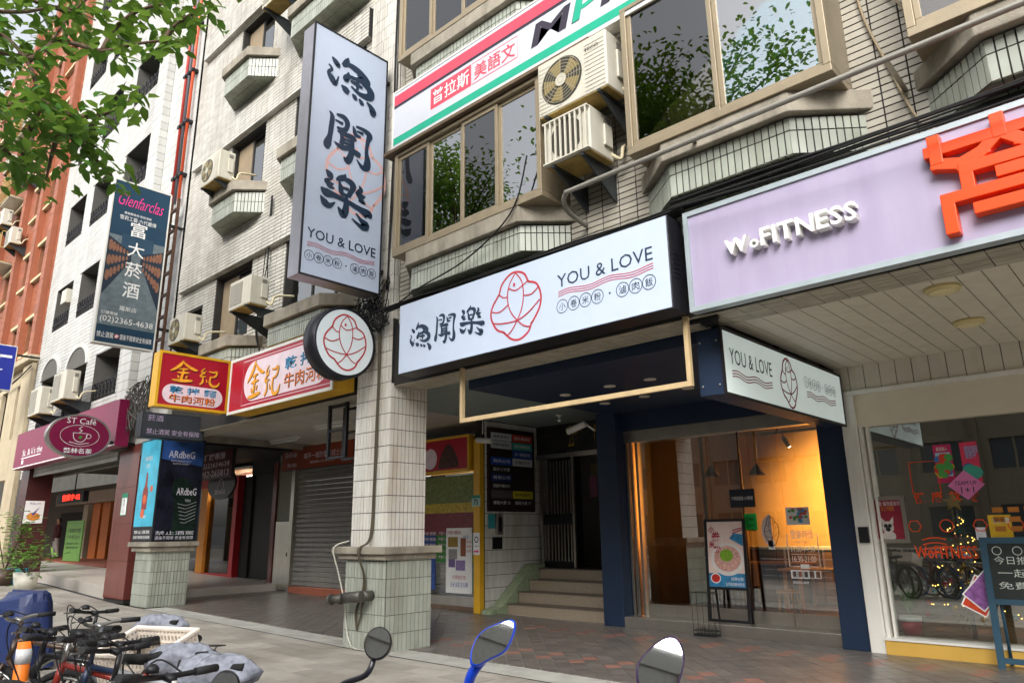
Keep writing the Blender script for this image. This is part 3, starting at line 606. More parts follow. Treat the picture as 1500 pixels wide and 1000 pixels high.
# red noodle shop signs
GOLD = mat('gold brush ink', '#f0a52c', .4, bump=0, var=.25, ns=14); DRED = mat('deep red vinyl', '#a8152c', .35, var=.05, bump=0); CREAMV = mat('blush white vinyl', '#e6d3dc', .4, bump=0)
CYAN = mat('cyan ink', '#2c93c4', .4, bump=0); ORI = mat('orange ink', '#e8781c', .4, bump=0)
def stadium(mb, F, a0, a1, b0, b1, c):
    r = (b1-b0)/2; m = (b0+b1)/2; mb.poly([F.pt(a1-r+r*cos(-pi/2+pi*i/12), m+r*sin(-pi/2+pi*i/12), c) for i in range(13)]+[F.pt(a0+r+r*cos(pi/2+pi*i/12), m+r*sin(pi/2+pi*i/12), c) for i in range(13)])
def two_tone(t, F, s, a, b, w, h, m, c):
    L = MB(); write(L, F, s, a+.008, b-.008, w=w, h=h, bold=.025, c=c); L.build('letter_outline', BLK, t); L = MB(); write(L, F, s, a, b, w=w, h=h, bold=.0, c=c+.002); L.build('lettering', m, t)
F = FX(-13.0, 4.84, 3.77); t = box_sign('noodle_sign', 'red projecting box sign with yellow frame and gold brush characters', F, 1.3, .99, .28, DRED, C_yel, .035, fm=C_yel)
L = MB(); stadium(L, F, .1, 1.2, .07, .42, .009); L.build('white_oval', CREAMV, t)
for dx, m, c in ((.012, BLK, .011), (0, GOLD, .016)):
    L = MB(); brush(L, F, 'gold', .2+dx, .46-dx, .5, .42, c, 1.1); brush(L, F, 'note', .7+dx, .44-dx, .42, .36, c, 1.1); L.build('gold_lettering' if m is GOLD else 'letter_outline', m, t)
two_tone(t, F, '乾 拌 麵', .22, .26, .85, .13, CYAN, .011); two_tone(t, F, '牛肉河粉', .22, .1, .85, .14, ORI, .011)
F = FY(-12.68, 6.02, 3.69); t = box_sign('noodle_fascia', 'long red fascia sign with yellow box and gold brush characters', F, 3.38, 1.0, .4, DRED, C_yel, .04, fm=C_white)
L = MB(); stadium(L, F, .55, 3.3, .14, .86, .009); L.build('white_oval', CREAMV, t)
L = MB(); L.ribbon(F, [(.5, .1), (3.33, .1), (3.33, .9), (.5, .9)], .012, .0085, closed=True); L.build('thin_border', CREAMV, t)
for dx, m, c in ((.012, BLK, .011), (0, GOLD, .016)):
    L = MB(); brush(L, F, 'gold', .68+dx, .16-dx, .6, .72, c, 1.0); brush(L, F, 'note', 1.26+dx, .12-dx, .58, .6, c, 1.0); L.build('gold_lettering' if m is GOLD else 'letter_outline', m, t)
two_tone(t, F, '乾 拌 麵', 1.95, .52, 1.3, .22, CYAN, .011); two_tone(t, F, '牛肉河粉', 1.95, .2, 1.3, .26, ORI, .011)
# whisky shop: tall projecting sign
F = FX(-16.85, 4.84, 5.66); t = box_sign('liquor_sign', 'tall dark blue projecting sign with pink script and white phone number', F, 1.27, 3.9, .24, mat('dark blue print', '#173a52', .4, var=.08, bump=0), C_white, .02, fm=C_white)
L = MB(); write(L, F, 'Glenfarclas', .13, 3.3, w=1.0, h=.3, shear=.42, bold=-.004, c=.009); L.build('script_lettering', mat('pink ink', '#e0388a', .4, bump=0), t)
L = MB(); rect(L, F, .03, 1.24, .42, 2.55, .008); L.build('cellar_picture', mat('cellar picture floor', '#67747a', .5, var=.3, ns=9, bump=0), t)
L = MB(); L.poly([F.pt(.03, 1.1, .0095), F.pt(.55, 2.0, .0095), F.pt(.55, 2.2, .0095), F.pt(.03, 2.5, .0095)]); L.poly([F.pt(1.24, .95, .0095), F.pt(.75, 2.0, .0095), F.pt(.75, 2.2, .0095), F.pt(1.24, 2.4, .0095)]); L.build('barrel_shadow', mat('dark barrel print', '#1c2c3c', .5, bump=0), t)
for side in (0, 1):
    L = MB()
    for k in range(3):
        for i in range(6):
            q = i/6; y0 = 2.28-k*.36*(1-q*.75)-q*.12-.05*side; hh = .26*(1-q*.72); disc(L, F, (.09+q*.44, 1.18-q*.42)[side], y0, .045*(1-q*.6), .011, 14, hh/2)
    L.build('barrel_row', mat('barrel print', '#8a5f4a', .5, var=.3, ns=12, bump=0), t)
L = MB(); rect(L, F, .3, 1.0, 2.2, 2.62, .0085); L.build('cellar_vault', mat('vault print', '#25455c', .5, bump=0, var=.2), t)
L = MB()
for i, ch in enumerate('富大菸酒'): write(L, F, ch, .45, 2.6-i*.49, w=.36, h=.36, bold=.008, c=.014)
write(L, F, '羅斯店', .44, .8, w=.36, h=.11, c=.014); write(L, F, '訂購專線', .08, .66, w=.34, h=.08, c=.014); write(L, F, '(02)2365-4638', .07, .46, w=1.12, h=.17, c=.014)
write(L, F, '禁止酒駕', .05, .13, w=.34, h=.13, c=.014); write(L, F, '酒後不開車安全有保障', .52, .13, w=.68, h=.13, c=.014); write(L, F, '雪莉工藝·六代嚴傳', .2, 2.95, w=.8, h=.11, c=.014); write(L, F, '蘇格蘭高地·家族酒廠', .28, 3.1, w=.6, h=.06, c=.014)
L.build('lettering', WHT, t)
L = MB(); disc(L, F, .455, .195, .05, .015); L.build('badge', WHT, t); L = MB(); ring(L, F, .455, .195, .042, .014, .0165); L.ribbon(F, [(.425, .225), (.485, .165)], .012, .017); L.build('badge_mark', REDINK, t)
bx('bracket', C_black, t, -17.0, -16.93, 6.12, 6.56, 6.2, 6.26); bx('bracket', C_black, t, -17.0, -16.93, 6.12, 6.56, 8.8, 8.86)
# poster box round the left pier
FA, FB = FY(-17.42, 6.33, 1.445), FX(-16.33, 6.33, 1.445)
t = thing('poster_box', 'pier wrapped by two tall liquor posters, turquoise and night blue', 'poster', (-16.9, 6.8, 1.44))
bx('box', C_black, t, -17.42, -16.33, 6.33, 7.3, 1.445, 3.66)
L = MB(); L.fbox(FA, .03, 1.06, .32, 2.19, 0, .006); L.build('turquoise_poster', mat('turquoise print', '#3fb4d2', .3, var=.3, ns=3, bump=0), t)
L = MB(); L.fbox(FB, .03, .94, .03, 2.19, 0, .006); L.build('night_poster', mat('night print', '#1a1c2a', .25, var=.8, ns=2.5, bump=0), t)
L = MB(); L.poly([FB.pt(.031, 1.75, .0075), FB.pt(.939, 1.62, .0075), FB.pt(.939, 2.188, .0075), FB.pt(.031, 2.188, .0075)]); L.build('night_sky', mat('blue night print', '#274a86', .3, var=.6, ns=3, bump=0), t)
L = MB(); L.poly([FB.pt(a, b, .008) for a, b in smooth_path([(.36, .05, 0), (.38, .7, 0), (.3, 1.15, 0), (.34, 1.32, 0), (.5, 1.38, 0), (.66, 1.3, 0), (.86, 1.0, 0), (.9, .6, 0), (.9, .05, 0)], 4) for a, b in [(a, b)]] if 0 else [FB.pt(q.x, q.y, .008) for q in smooth_path([(.38, .05, 0), (.4, .7, 0), (.32, 1.1, 0), (.36, 1.3, 0), (.52, 1.36, 0), (.68, 1.28, 0), (.86, 1.0, 0), (.9, .6, 0), (.9, .05, 0)], 4)]); L.build('bottle_picture', mat('green black bottle print', '#16261f', .25, var=.4, ns=6, bump=0), t)
L = MB(); write(L, FB, 'ARdbeG', .17, 1.78, w=.58, h=.16, bold=.01, c=.0095); write(L, FB, 'ARdbeG', .42, .98, w=.44, h=.16, bold=.01, c=.0095); write(L, FB, 'ISLAY SINGLE MALT', .24, 1.7, w=.44, h=.035, c=.0095); write(L, FB, 'SCOTCH WHISKY', .28, 1.64, w=.36, h=.035, c=.0095); write(L, FB, '禁止酒駕', .06, .14, w=.82, h=.08, c=.0095); write(L, FB, '酒後不開車 安全有保障', .06, .04, w=.82, h=.075, c=.0095); write(L, FB, 'TEN', .62, .84, w=.12, h=.05, c=.0095)
for k in range(6): L.ribbon(FB, [(.46+.02*k, .8-k*.08), (.66, .76-k*.075), (.88, .84-k*.07)], .006, .0095)
L.build('lettering', mat('silver print', '#c9c6d2', .4, bump=0), t)
L = MB(); write(L, FA, '禁止酒駕', .1, .17, w=.85, h=.07, c=.003); write(L, FA, '酒後不開車安全有保障', .08, .06, w=.9, h=.07, c=.003); write(L, FA, 'ARDBEG', .3, 1.75, w=.4, h=.09, c=.0095); write(L, FA, '10', .42, 1.58, w=.16, h=.1, c=.0095); write(L, FA, 'ARDBEG', .35, .5, w=.32, h=.06, c=.0095); L.build('lettering', WHT, t)
L = MB(); L.poly([FA.pt(q.x, q.y, .009) for q in smooth_path([(.36, .68, 0), (.36, 1.08, 0), (.44, 1.2, 0), (.46, 1.46, 0), (.54, 1.46, 0), (.56, 1.2, 0), (.64, 1.08, 0), (.64, .68, 0)], 3)]); L.build('bottle_picture', mat('amber bottle print', '#8c2a1e', .3, var=.3, ns=10, bump=0), t)
for a_, b_, r_ in ((.5, .9, .1), (.82, 1.12, .07), (.45, .6, .1)): L = MB(); disc(L, FA, a_, b_, r_, .0105); L.build('fruit_picture', mat('orange fruit print', '#d9602a', .4, bump=0, var=.2, ns=20), t)
# cafe: burgundy fascia and oval sign
M_burg = mat('burgundy vinyl', '#7d1240', .35, var=.06, ns=2, bump=0)
F = FY(-27.0, 6.02, 3.62); t = thing('cafe_fascia', 'long burgundy fascia sign under the white arched building', 'sign', (-22.7, 6.2, 3.62))
L = MB(); L.fbox(F, 0, 8.7, .0, 1.12, -.3, 0); L.build('box', M_burg, t, bevel=.01)
L = MB(); write(L, F, 'St. & k\'s the', .9, .36, w=2.0, h=.2, c=.004); rect(L, F, .8, 2.8, .28, .31); rect(L, F, .0, 8.7, .02, .05); rect(L, F, .9, 1.1, .12, .24); ring(L, F, 4.6, .45, .26, .04); L.build('lettering', WHT, t)
F = Fr((-18.3, 5.27, 3.79), (0, 1, 0), (0, 0, 1)); t = thing('cafe_sign', 'oval burgundy cafe sign with silver rim and coffee cup drawing', 'sign', (-18.4, 5.27, 3.3))
el = [(.66*cos(2*pi*i/48), .49*sin(2*pi*i/48)) for i in range(48)]
MB().prism(F, el, -.2, 0, True).build('rim', mat('silver sign rim', '#b4b0ac', .3, .8, bump=0), t)
L = MB(); L.poly([F.pt(a*.93, b*.92, .004) for a, b in el]); L.build('face', M_burg, t)
L = MB(); ring(L, F, 0, .0, .4, .008, .008, 40, .24); write(L, F, 'ST Café', 0, .27, w=.6, h=.13, mid=True, c=.008); write(L, F, '藝林名茶', 0, -.4, w=.58, h=.12, mid=True, bold=.015, c=.008)
L.ribbon(F, [(q.x, q.y) for q in smooth_path([(-.14, .06, 0), (-.12, -.06, 0), (-.04, -.13, 0), (.06, -.13, 0), (.13, -.05, 0), (.15, .06, 0)], 5)], .012, .008); L.ribbon(F, [(-.14, .06), (.15, .06)], .01, .0085); ring(L, F, .18, -.0, .05, .01, .009, 16); L.ribbon(F, [(-.2, -.15), (0, -.19), (.2, -.15)], .012, .008)
L.ribbon(F, [(q.x, q.y) for q in smooth_path([(-.02, .08, 0), (.03, .12, 0), (-.03, .16, 0), (.03, .21, 0)], 5)], .014, .008); L.build('lettering', WHT, t)
L = MB(); L.poly([F.pt(-.03, -.06, .009), F.pt(.02, -.07, .009), F.pt(.06, -.01, .009), F.pt(0, .0, .009)]); L.build('leaf_mark', mat('green ink', '#3f9a3f', .5, bump=0), t)
MB().tube([(-18.4, 5.9, 3.7), (-18.4, 6.6, 3.7)], .04, 8).build('bracket', C_black, t)
# dark awning sign behind the noodle sign
F = FX(-14.5, 4.9+1.0, 3.35); t = box_sign('awning_sign', 'dark grey slanted box sign with white warning line below the red noodle sign', FX(-14.9, 5.35, 3.45), 1.25, .5, .3, mat('charcoal print', '#3a3f47', .4, bump=0, var=.1), C_black, .015)
L = MB(); write(L, FX(-14.9, 5.35, 3.45), '禁止酒駕 安全有保障', .1, .07, w=1.05, h=.11, c=.009); write(L, FX(-14.9, 5.35, 3.45), '菸酒', .1, .33, w=.3, h=.12, c=.009); L.build('lettering', mat('lilac print', '#b9a9c6', .4, bump=0), t)
# ------------------------------------------------------------------ ground floor behind the arcade
YB = 10.4
def wallbox(name, label, m, x0, x1, y0, y1, z0, z1, cat='wall'): return tag(bx(name, m, None, x0, x1, y0, y1, z0, z1), label, cat)
# restaurant front
rf = thing('restaurant_shop', 'navy framed restaurant shopfront with large sliding glass panes', 'shopfront', (-5.4, 10.8, 0))
bx('post', C_navy, rf, -7.66, -7.24, 10.5, 11.6, 0, 3.6, bevel=.01); bx('post', C_navy, rf, -3.72, -3.36, 10.36, 10.95, 0, 3.6, bevel=.01); bx('lintel', C_navy, rf, -7.24, -3.72, 10.7, 11.0, 3.25, 3.6)
bx('step', C_steel, rf, -7.24, -3.72, 10.5, 10.98, 0, .17, bevel=.008)
bx('header', C_steel, rf, -7.24, -3.72, 10.74, 10.9, 3.04, 3.25, bevel=.006)
q = MB()
for x in (-7.23, -7.15, -7.05): q.box(x, x+.05, 10.76+(x+7.23)*.2, 10.9, .17, 3.04)
q.build('jamb', C_steel, rf, bevel=.004)
for x0, x1, y in ((-7.0, -5.13, 10.86), (-5.12, -4.5, 10.8), (-4.49, -3.73, 10.8)):
    bx('bottom_rail', C_steel, rf, x0, x1, y-.012, y+.03, .172, .36); bx('pane', G_shop, rf, x0, x1, y, y+.012, .362, 3.04)
bx('edge_strip', C_black, rf, -5.135, -5.115, 10.79, 10.83, .172, 3.04)
st = rf
F = FY(0, 10.795, 0)
def on(u, v, Y=10.79): p = P(u, v, Y=Y); return p.x, p.z
def sticker(u0, v0, u1, v1, Y, m, name='sticker', th=.004):
    a, b = P(u0, v0, Y=Y), P(u1, v1, Y=Y); return (min(a.x, b.x), max(a.x, b.x), min(a.z, b.z), max(a.z, b.z))
L = MB(); x, z = on(1068, 717); x2, z2 = on(1107, 742); L.fbox(FY(0, 10.79, 0), x, x2, z2, z, 0, .003); L.build('notice', mat('dark notice', '#1b2230', .4, bump=0), rf)
L = MB(); write(L, FY(0, 10.786, 0), '外帶請直接入內點餐', x+.03, (z+z2)/2-.03, w=x2-x-.06, h=.06); L.build('notice_lettering', WHT, rf)
L = MB(); x, z = on(1090, 752); x2, z2 = on(1110, 776); L.fbox(FY(0, 10.79, 0), x, x2, z2, z, 0, .003); L.build('delivery_sticker', mat('bright green sticker', '#13b94e', .4, bump=0), rf)
L = MB(); write(L, FY(0, 10.786, 0), 'Uber', x+.03, z-.11, w=x2-x-.07, h=.07); write(L, FY(0, 10.786, 0), 'Eats', x+.03, z-.2, w=x2-x-.07, h=.07); write(L, FY(0, 10.786, 0), '合作餐廳', x+.03, z-.27, w=x2-x-.06, h=.045); L.build('sticker_lettering', BLK, rf)
L = MB(); x, z = on(1150, 743); x2, z2 = on(1187, 768); L.fbox(FY(0, 10.79, 0), x, x2, z2, z, 0, .003); L.build('menu', WHT, rf)
for mi, cc in enumerate(('#d9543c', '#4a9fd0', '#58a04a')):
    L = MB()
    for k in range(11): L.fbox(FY(0, 10.786, 0), *(lambda a, b: (a, a+.045, b, b+.035))(x+.03+random.random()*(x2-x-.1), z2+.03+random.random()*(z-z2-.08)), 0, .002+random.random()*.0015)
    L.build('menu_pictures', mat('menu print %d' % mi, cc, .5, bump=0), rf)
L = MB(); FH = FY(0, 10.79, 0); x, z = on(1152, 783); x2, z2 = on(1200, 812); w_ = x2-x
write(L, FH, '營業時間', x+.06, z-.06, w=w_-.12, h=.13); write(L, FH, 'Opening Hours', x+.12, z-.12, w=w_-.24, h=.04); write(L, FH, '11:00-14:30', x+.05, z-.24, w=w_-.1, h=.085); write(L, FH, '16:30-21:00', x+.05, z-.38, w=w_-.1, h=.085); rect(L, FH, x+.04, x+w_-.04, z-.275, z-.268); L.ribbon(FH, [(x+.04, z), (x, z), (x, z-.44), (x+.15, z-.44)], .012, .003); L.ribbon(FH, [(x+w_-.04, z), (x+w_, z), (x+w_, z-.44), (x+w_-.15, z-.44)], .012, .003)
rect(L, FH, x+.16, x+w_-.16, z-.47, z-.41)
for k in range(5): q0 = x+.02+k*(w_-.02)/5; L.ribbon(FH, [(q0, z-.5), (q0+.075, z-.5), (q0+.075, z-.6), (q0, z-.6)], .012 if k > 2 else .03, .003, closed=True)
write(L, FH, '歡迎加入我們', x+.03, z-.68, w=w_*.5, h=.035); L.build('opening_hours', WHT, rf)
L = MB(); c0 = on(1125, 777); 
L.poly([FH.pt(c0[0]-.0, c0[1]+.36*sin(pi/2+pi*i/16) if 0 else c0[1]+.3*cos(pi*i/16), .003) if 0 else FH.pt(c0[0]+.06-.16*sin(pi*i/16), c0[1]+.24*cos(pi*i/16), .003) for i in range(17)]); L.build('half_round_sticker', mat('blush sticker', '#d9c5c0', .4, bump=0), rf)
L = MB(); fish_logo(L, FH, c0[0]+.06, c0[1], .24, .42, .01, .006); L.build('sticker_emblem', BLK, rf)
L = MB(); x, z = on(1125, 791); L.fbox(FH, x, x+.1, z-.13, z, 0, .003); L.build('small_notice', WHT, rf)
# restaurant inside
ri = struct(MB().poly([(-7.3, 10.98, .18), (-3.5, 10.98, .18), (-3.5, 15.5, .18), (-7.3, 15.5, .18)]).build('restaurant_floor', mat('brown floor board', '#5a4030', .5, var=.2)))
M_warm = mat('warm plaster wall', '#b07a38', .8, var=.12, ns=2, bump=.1)
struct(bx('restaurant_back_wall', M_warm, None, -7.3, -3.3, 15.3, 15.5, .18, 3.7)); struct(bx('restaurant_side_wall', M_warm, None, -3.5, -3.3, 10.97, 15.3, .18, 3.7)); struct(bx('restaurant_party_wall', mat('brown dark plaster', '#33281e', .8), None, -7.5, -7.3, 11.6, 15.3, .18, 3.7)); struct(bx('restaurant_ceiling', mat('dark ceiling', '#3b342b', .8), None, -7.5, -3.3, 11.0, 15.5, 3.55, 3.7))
tr = thing('track_light', 'black ceiling track with small lit spot heads inside the restaurant', 'lamp', (-4.6, 12.8, 3.1))
bx('track', C_black, tr, -5.6, -3.55, 12.78, 12.82, 3.2, 3.24); bx('rod', C_black, tr, -5.3, -5.27, 12.79, 12.81, 3.24, 3.55); bx('rod', C_black, tr, -3.9, -3.87, 12.79, 12.81, 3.24, 3.55)
M_bulb = mat('warm bulb', '#ffd9a0', .4, bump=0, emit=25)
for i, x in enumerate((-5.2, -4.55, -3.95)):
    h = MB().tube([(x, 12.8, 3.2), (x, 12.83, 3.1)], .012, 6); h.tube([(x, 12.82, 3.12), (x+.03, 12.95, 2.98)], .04, 10); h.build('spot_head', C_black, tr)
    MB().lathe(Fr((x+.031, 12.955, 2.975), (1, 0, 0), (0, .68, .73)), [(.034, 0), (0, .004)], 12).build('bulb', M_bulb, tr)
    ld = bpy.data.lights.new('spot_beam', 'SPOT'); ld.energy = 600; ld.color = (1, .68, .33); ld.spot_size = radians(100); ld.spot_blend = .8; ld.shadow_soft_size = .04
    lo = bpy.data.objects.new('spot_beam', ld); COL.objects.link(lo); lo.parent = tr; lo.matrix_parent_inverse = WM[tr.name].inverted(); lo.location = (x+.05, 13.0, 2.93); lo.rotation_euler = V((-.12+.1*i, -1.6, .75)).to_track_quat('Z', 'Y').to_euler()
def table(x, y, lab):
    t = thing('wooden_table', lab, 'table', (x, y, .18)); bx('top', C_wood, t, x-.6, x+.6, y-.35, y+.35, .9, .94, bevel=.005)
    for sx in (-.54, .5):
        for sy in (-.3, .26): bx('leg', C_wood, t, x+sx, x+sx+.045, y+sy, y+sy+.045, .18, .9)
table(-4.35, 11.75, 'light wooden table standing just inside the restaurant glass'); table(-5.9, 13.6, 'light wooden table deep inside the restaurant')
def stool(x, y, lab):
    t = thing('wooden_stool', lab, 'stool', (x, y, .18)); MB().lathe(Fr((x, y, .6), (1, 0, 0), (0, 1, 0)), [(0, 0), (.17, 0), (.17, .035), (0, .035)], 18).build('seat', C_wood, t)
    for a in range(4): c, s_ = cos(a*pi/2+.8), sin(a*pi/2+.8); MB().tube([(x+c*.13, y+s_*.13, .6), (x+c*.19, y+s_*.19, .18)], .016, 6).build('leg', C_wood, t)
stool(-4.75, 11.25, 'round wooden stool beside the table near the restaurant glass'); stool(-3.95, 12.3, 'round wooden stool behind the table near the restaurant glass')
pic = thing('wall_plaque', 'small dark framed plaque on the orange restaurant wall', 'picture', (-3.51, 12.6, 1.9)); bx('frame', mat('dark wood', '#3a2416', .5), pic, -3.54, -3.505, 12.4, 12.75, 1.75, 2.3); bx('inset', mat('brown inset', '#7a5230', .6), pic, -3.55, -3.541, 12.46, 12.69, 1.82, 2.23)
ct = thing('service_counter', 'dark wooden service counter with pale top inside the restaurant', 'counter', (-5.9, 14.4, .18)); bx('body', mat('dark wood', '#3a2416', .5), ct, -7.2, -4.9, 14.0, 14.7, .18, 1.15); bx('top', mat('pale counter top', '#b5a58a', .4), ct, -7.25, -4.85, 13.95, 14.75, 1.15, 1.2)
for k in range(8): bx('panel', mat('wood slat', '#6a4526', .5, island=.15), ct, -7.18+k*.285, -6.93+k*.285, 13.97, 13.999, .22, 1.12)
for k, (x, y) in enumerate(((-6.5, 12.5), (-5.8, 12.9))):
    pn = thing('pendant_lamp', 'black cone pendant lamp over the restaurant tables, '+('nearer the party wall' if k == 0 else 'nearer the service counter'), 'lamp', (x, y, 2.5)); MB().lathe(Fr((x, y, 2.5), (1, 0, 0), (0, 1, 0)), [(.16, 0), (.05, .16), (.02, .2)], 18).build('shade', C_black, pn); MB().tube([(x, y, 2.68), (x, y, 3.55)], .006, 5).build('cord', C_black, pn)
# A-board with the menu poster
ab = thing('a_board', 'black framed menu board with noodle bowl poster leaning before the restaurant glass', 'sign board', (-5.3, 10.6, .17))
F = Fr((-5.72, 10.52, .2), (1, 0, 0), (0, .06, 1)); Wp, Hp = .68, 1.5
q = MB(); q.fbox(F, 0, .045, 0, Hp, -.03, 0); q.fbox(F, Wp-.045, Wp, 0, Hp, -.03, 0); q.fbox(F, .045, Wp-.045, Hp-.04, Hp, -.03, 0); q.fbox(F, .045, Wp-.045, .46, .5, -.03, 0); q.fbox(F, .045, Wp-.045, 0, .04, -.03, 0); q.build('frame', C_black, ab)
for a in (.05, Wp-.09): MB().tube([F.pt(a, Hp-.1, -.03), (F.pt(a, 0).x, 10.78, .175)], .018, 6).build('rear_leg', C_black, ab)
MB().fbox(F, .045, Wp-.045, .5, Hp-.04, -.02, -.008).build('poster', mat('blush poster', '#ead2c8', .4, bump=0, var=.06, ns=10), ab)
pw = Wp-.09
def pl(a, b): return .045+a*pw, .5+b*.96
L = MB(); rect(L, F, *[pl(0, 0)[0], pl(1, 0)[0], .5, .5+.2], c=-.006); L.build('poster_blue', mat('poster blue', '#2f7fae', .5, var=.3, ns=12, bump=0), ab); L = MB(); L.poly([F.pt(*pl(.62, .74), -.0055), F.pt(*pl(.99, .62), -.0055), F.pt(*pl(.99, .8), -.0055), F.pt(*pl(.75, .82), -.0055)]); L.build('poster_blue', mat('poster blue', '#2f7fae', .5, var=.3, ns=12, bump=0), ab)
L = MB(); disc(L, F, *pl(.54, .42), .27, -.0045, 32, .24); L.build('bowl', mat('bowl white', '#e6e0dc', .5, bump=0), ab)
L = MB(); disc(L, F, *pl(.54, .43), .22, -.0035, 32, .19); L.build('noodles', mat('noodle pink', '#d9a79a', .5, var=.35, ns=30, bump=0), ab)
L = MB(); disc(L, F, *pl(.52, .48), .11, -.0025, 20, .09); L.build('scallion', mat('scallion green', '#7fae2c', .5, var=.4, ns=50, bump=0), ab)
L = MB(); disc(L, F, *pl(.19, .13), .085, -.0035, 20, .075); L.build('sauce_dish', WHT, ab); L = MB(); disc(L, F, *pl(.19, .13), .07, -.0025, 20, .06); L.build('chilli', mat('chilli red', '#c02a1c', .5, var=.3, ns=40, bump=0), ab)
L = MB(); write(L, F, '小', *pl(.04, .83), w=.1, h=.1, bold=.03, c=-.003); write(L, F, '卷', *pl(.12, .67), w=.15, h=.17, bold=.03, c=-.003); write(L, F, '米', *pl(.04, .59), w=.1, h=.11, bold=.03, c=-.003); write(L, F, '粉', *pl(.17, .5), w=.12, h=.12, bold=.03, c=-.003); L.ribbon(F, [pl(.72, .86), pl(.99, .9)], .018, -.003); L.ribbon(F, [pl(.72, .82), pl(.99, .87)], .018, -.0027); L.build('poster_title', mat('plum red ink', '#a8324a', .5, bump=0), ab)
L = MB(); write_down(L, F, '嚴選新鮮食材', *pl(.42, .8), .035, .04, c=-.002); write(L, F, '招牌必點', *pl(.62, .1), w=.2, h=.05, c=-.002); write(L, F, '古早味海鮮米粉湯', *pl(.46, .02), w=.3, h=.05, c=-.002); L.build('poster_text', WHT, ab)
rk = thing('umbrella_rack', 'small black wire umbrella rack on the floor before the menu board', 'rack', (-5.75, 10.38, 0)); q = MB(); rx, ry = -5.88, 10.33
bx('tray', C_black, rk, rx, rx+.36, ry, ry+.15, .0, .03)
for z in (.08, .62): q.tube([(rx, ry, z), (rx+.36, ry, z), (rx+.36, ry+.15, z), (rx, ry+.15, z)], .005, 5, True)
for i in range(7):
    for y in (ry, ry+.15): q.tube([(rx+i*.06, y, .02), (rx+i*.06, y, .62 if i % 3 == 0 else .12)], .004, 4)
q.build('wire_frame', C_black, rk)
# entrance with steps, side wall and gate
ew = thing('entrance_wall', 'white strip tiled side wall beside the entrance steps', 'wall', (-10.5, 11.2, 0)); bx('core', C_grout, ew, -10.7, -10.42, 10.42, 13.8, 0, 3.9)
tiles(ew, FX(-10.42, 10.42, 0.02), 2.0, 3.75, .062, .227, .01, .009, C_pier, (), 220)
d_ = thing('directory_board', 'brown framed building directory with coloured tenant plates on the strip tiled wall', 'sign', (-10.4, 11.1, 1.95)); F = FX(-10.408, 10.47, 1.95)
MB().fbox(F, 0, 1.42, 0, 1.7, .0, .05).build('board', mat('dark brown board', '#2a1c18', .5, bump=.02), d_)
pal = [('#c9ced0', '#b8452f'), ('#c3c9c8', '#4aa39a'), ('#2a201d', '#34509c'), ('#2c51a8', '#c9ccd4'), ('#2a2420', '#2c2220'), ('#27316e', '#2a2020'), ('#2a2220', '#2c2220'), ('#5a5250', '#cdbf2c'), ('#2b2422', '#2b2422')]
TX = [('律師事務所', '語文補習班'), ('建築師事務所', '會計師事務所'), ('', '2F 補習班'), ('資訊公司', '牙醫診所'), ('設計工作室', ''), ('貿易公司', ''), ('照護中醫診所', ''), ('', '動物醫院'), ('耀龍大廈 75', '耀龍大廈 77')]
for i, (a, b) in enumerate(pal):
    for j, cc in enumerate((a, b)):
        y0 = 1.7-.09-(i+1)*.168; x0 = .07+j*.65
        MB().fbox(F, x0, x0+.62, y0, y0+.155, .05, .056).build('plate', mat('plate '+cc, cc, .4, bump=0), d_)
        if TX[i][j]: L = MB(); write(L, F, TX[i][j], x0+.06, y0+.045, w=.5, h=.07, c=.0585); L.build('plate_lettering', BLK if cc in ('#c9ced0', '#c3c9c8', '#c9ccd4', '#cdbf2c') else WHT, d_)
ic = thing('intercom', 'grey intercom box beside a teal plate below the directory board', 'intercom', (-10.4, 10.75, 1.5)); bx('teal_plate', mat('teal plate', '#3d9aa0', .5, bump=0), ic, -10.409, -10.39, 10.5, 10.68, 1.62, 1.9); bx('body', C_steel, ic, -10.409, -10.35, 10.7, 10.88, 1.5, 1.9, bevel=.008); bx('keypad', C_black, ic, -10.351, -10.345, 10.75, 10.83, 1.55, 1.84); bx('letter_slot', C_black, ic, -10.409, -10.38, 10.62, 10.88, 1.22, 1.45)
sp = thing('entrance_steps', 'four speckled granite steps rising to the gated entrance', 'steps', (-8.9, 11.2, 0)); M_sp = mat('speckled granite', '#8f8270', .55, var=.65, ns=160, bump=.05)
for i in range(4): bx('step', M_sp, sp, -10.1+.0, -7.66, 10.72+i*.32, 12.6, i*.205+(.001 if i else 0), (i+1)*.205-.012, bevel=.006); bx('tread', mat('dark wet granite', '#5c5148', .3, var=.3, ns=120), sp, -10.1, -7.66, 10.705+i*.32, 11.05+i*.32 if i < 3 else 12.6, (i+1)*.205-.011, (i+1)*.205)
rm = thing('side_ramp', 'mossy green sloping stair flank beside the granite steps', 'ramp', (-10.3, 11, 0)); MB().prism(Fr((-10.4, 0, 0), (0, 1, 0), (0, 0, 1)), [(10.3, .0), (11.9, 0), (11.9, .9), (11.55, .9), (10.62, .16), (10.3, .1)], 0, .27).build('flank', mat('mossy terrazzo', '#8c9a7c', .6, var=.25, ns=20, dirt=.3), rm, bevel=.01)
ge = thing('entrance_portal', 'dark entrance portal with gold characters on black stone above', 'entrance', (-8.9, 12.1, .8))
M_bstone = mat('black slate strip', '#2c2b2a', .5, island=.3, bump=.2); bx('lintel_wall', C_dark, ge, -10.42, -7.66, 12.05, 12.3, 3.16, 3.85)
tiles(ge, FY(-10.42, 12.05, 3.17), 2.76, .66, .3, .05, .006, .012, M_bstone, (), 40, name='stone_strip', rest='stone_strip_field', bond=.5)
L = MB()
for i, ch in enumerate('耀龍大'): write(L, FY(-9.55+i*.72, 12.03, 3.28), ch, 0, 0, w=.42, h=.44, bold=.03, c=.004)
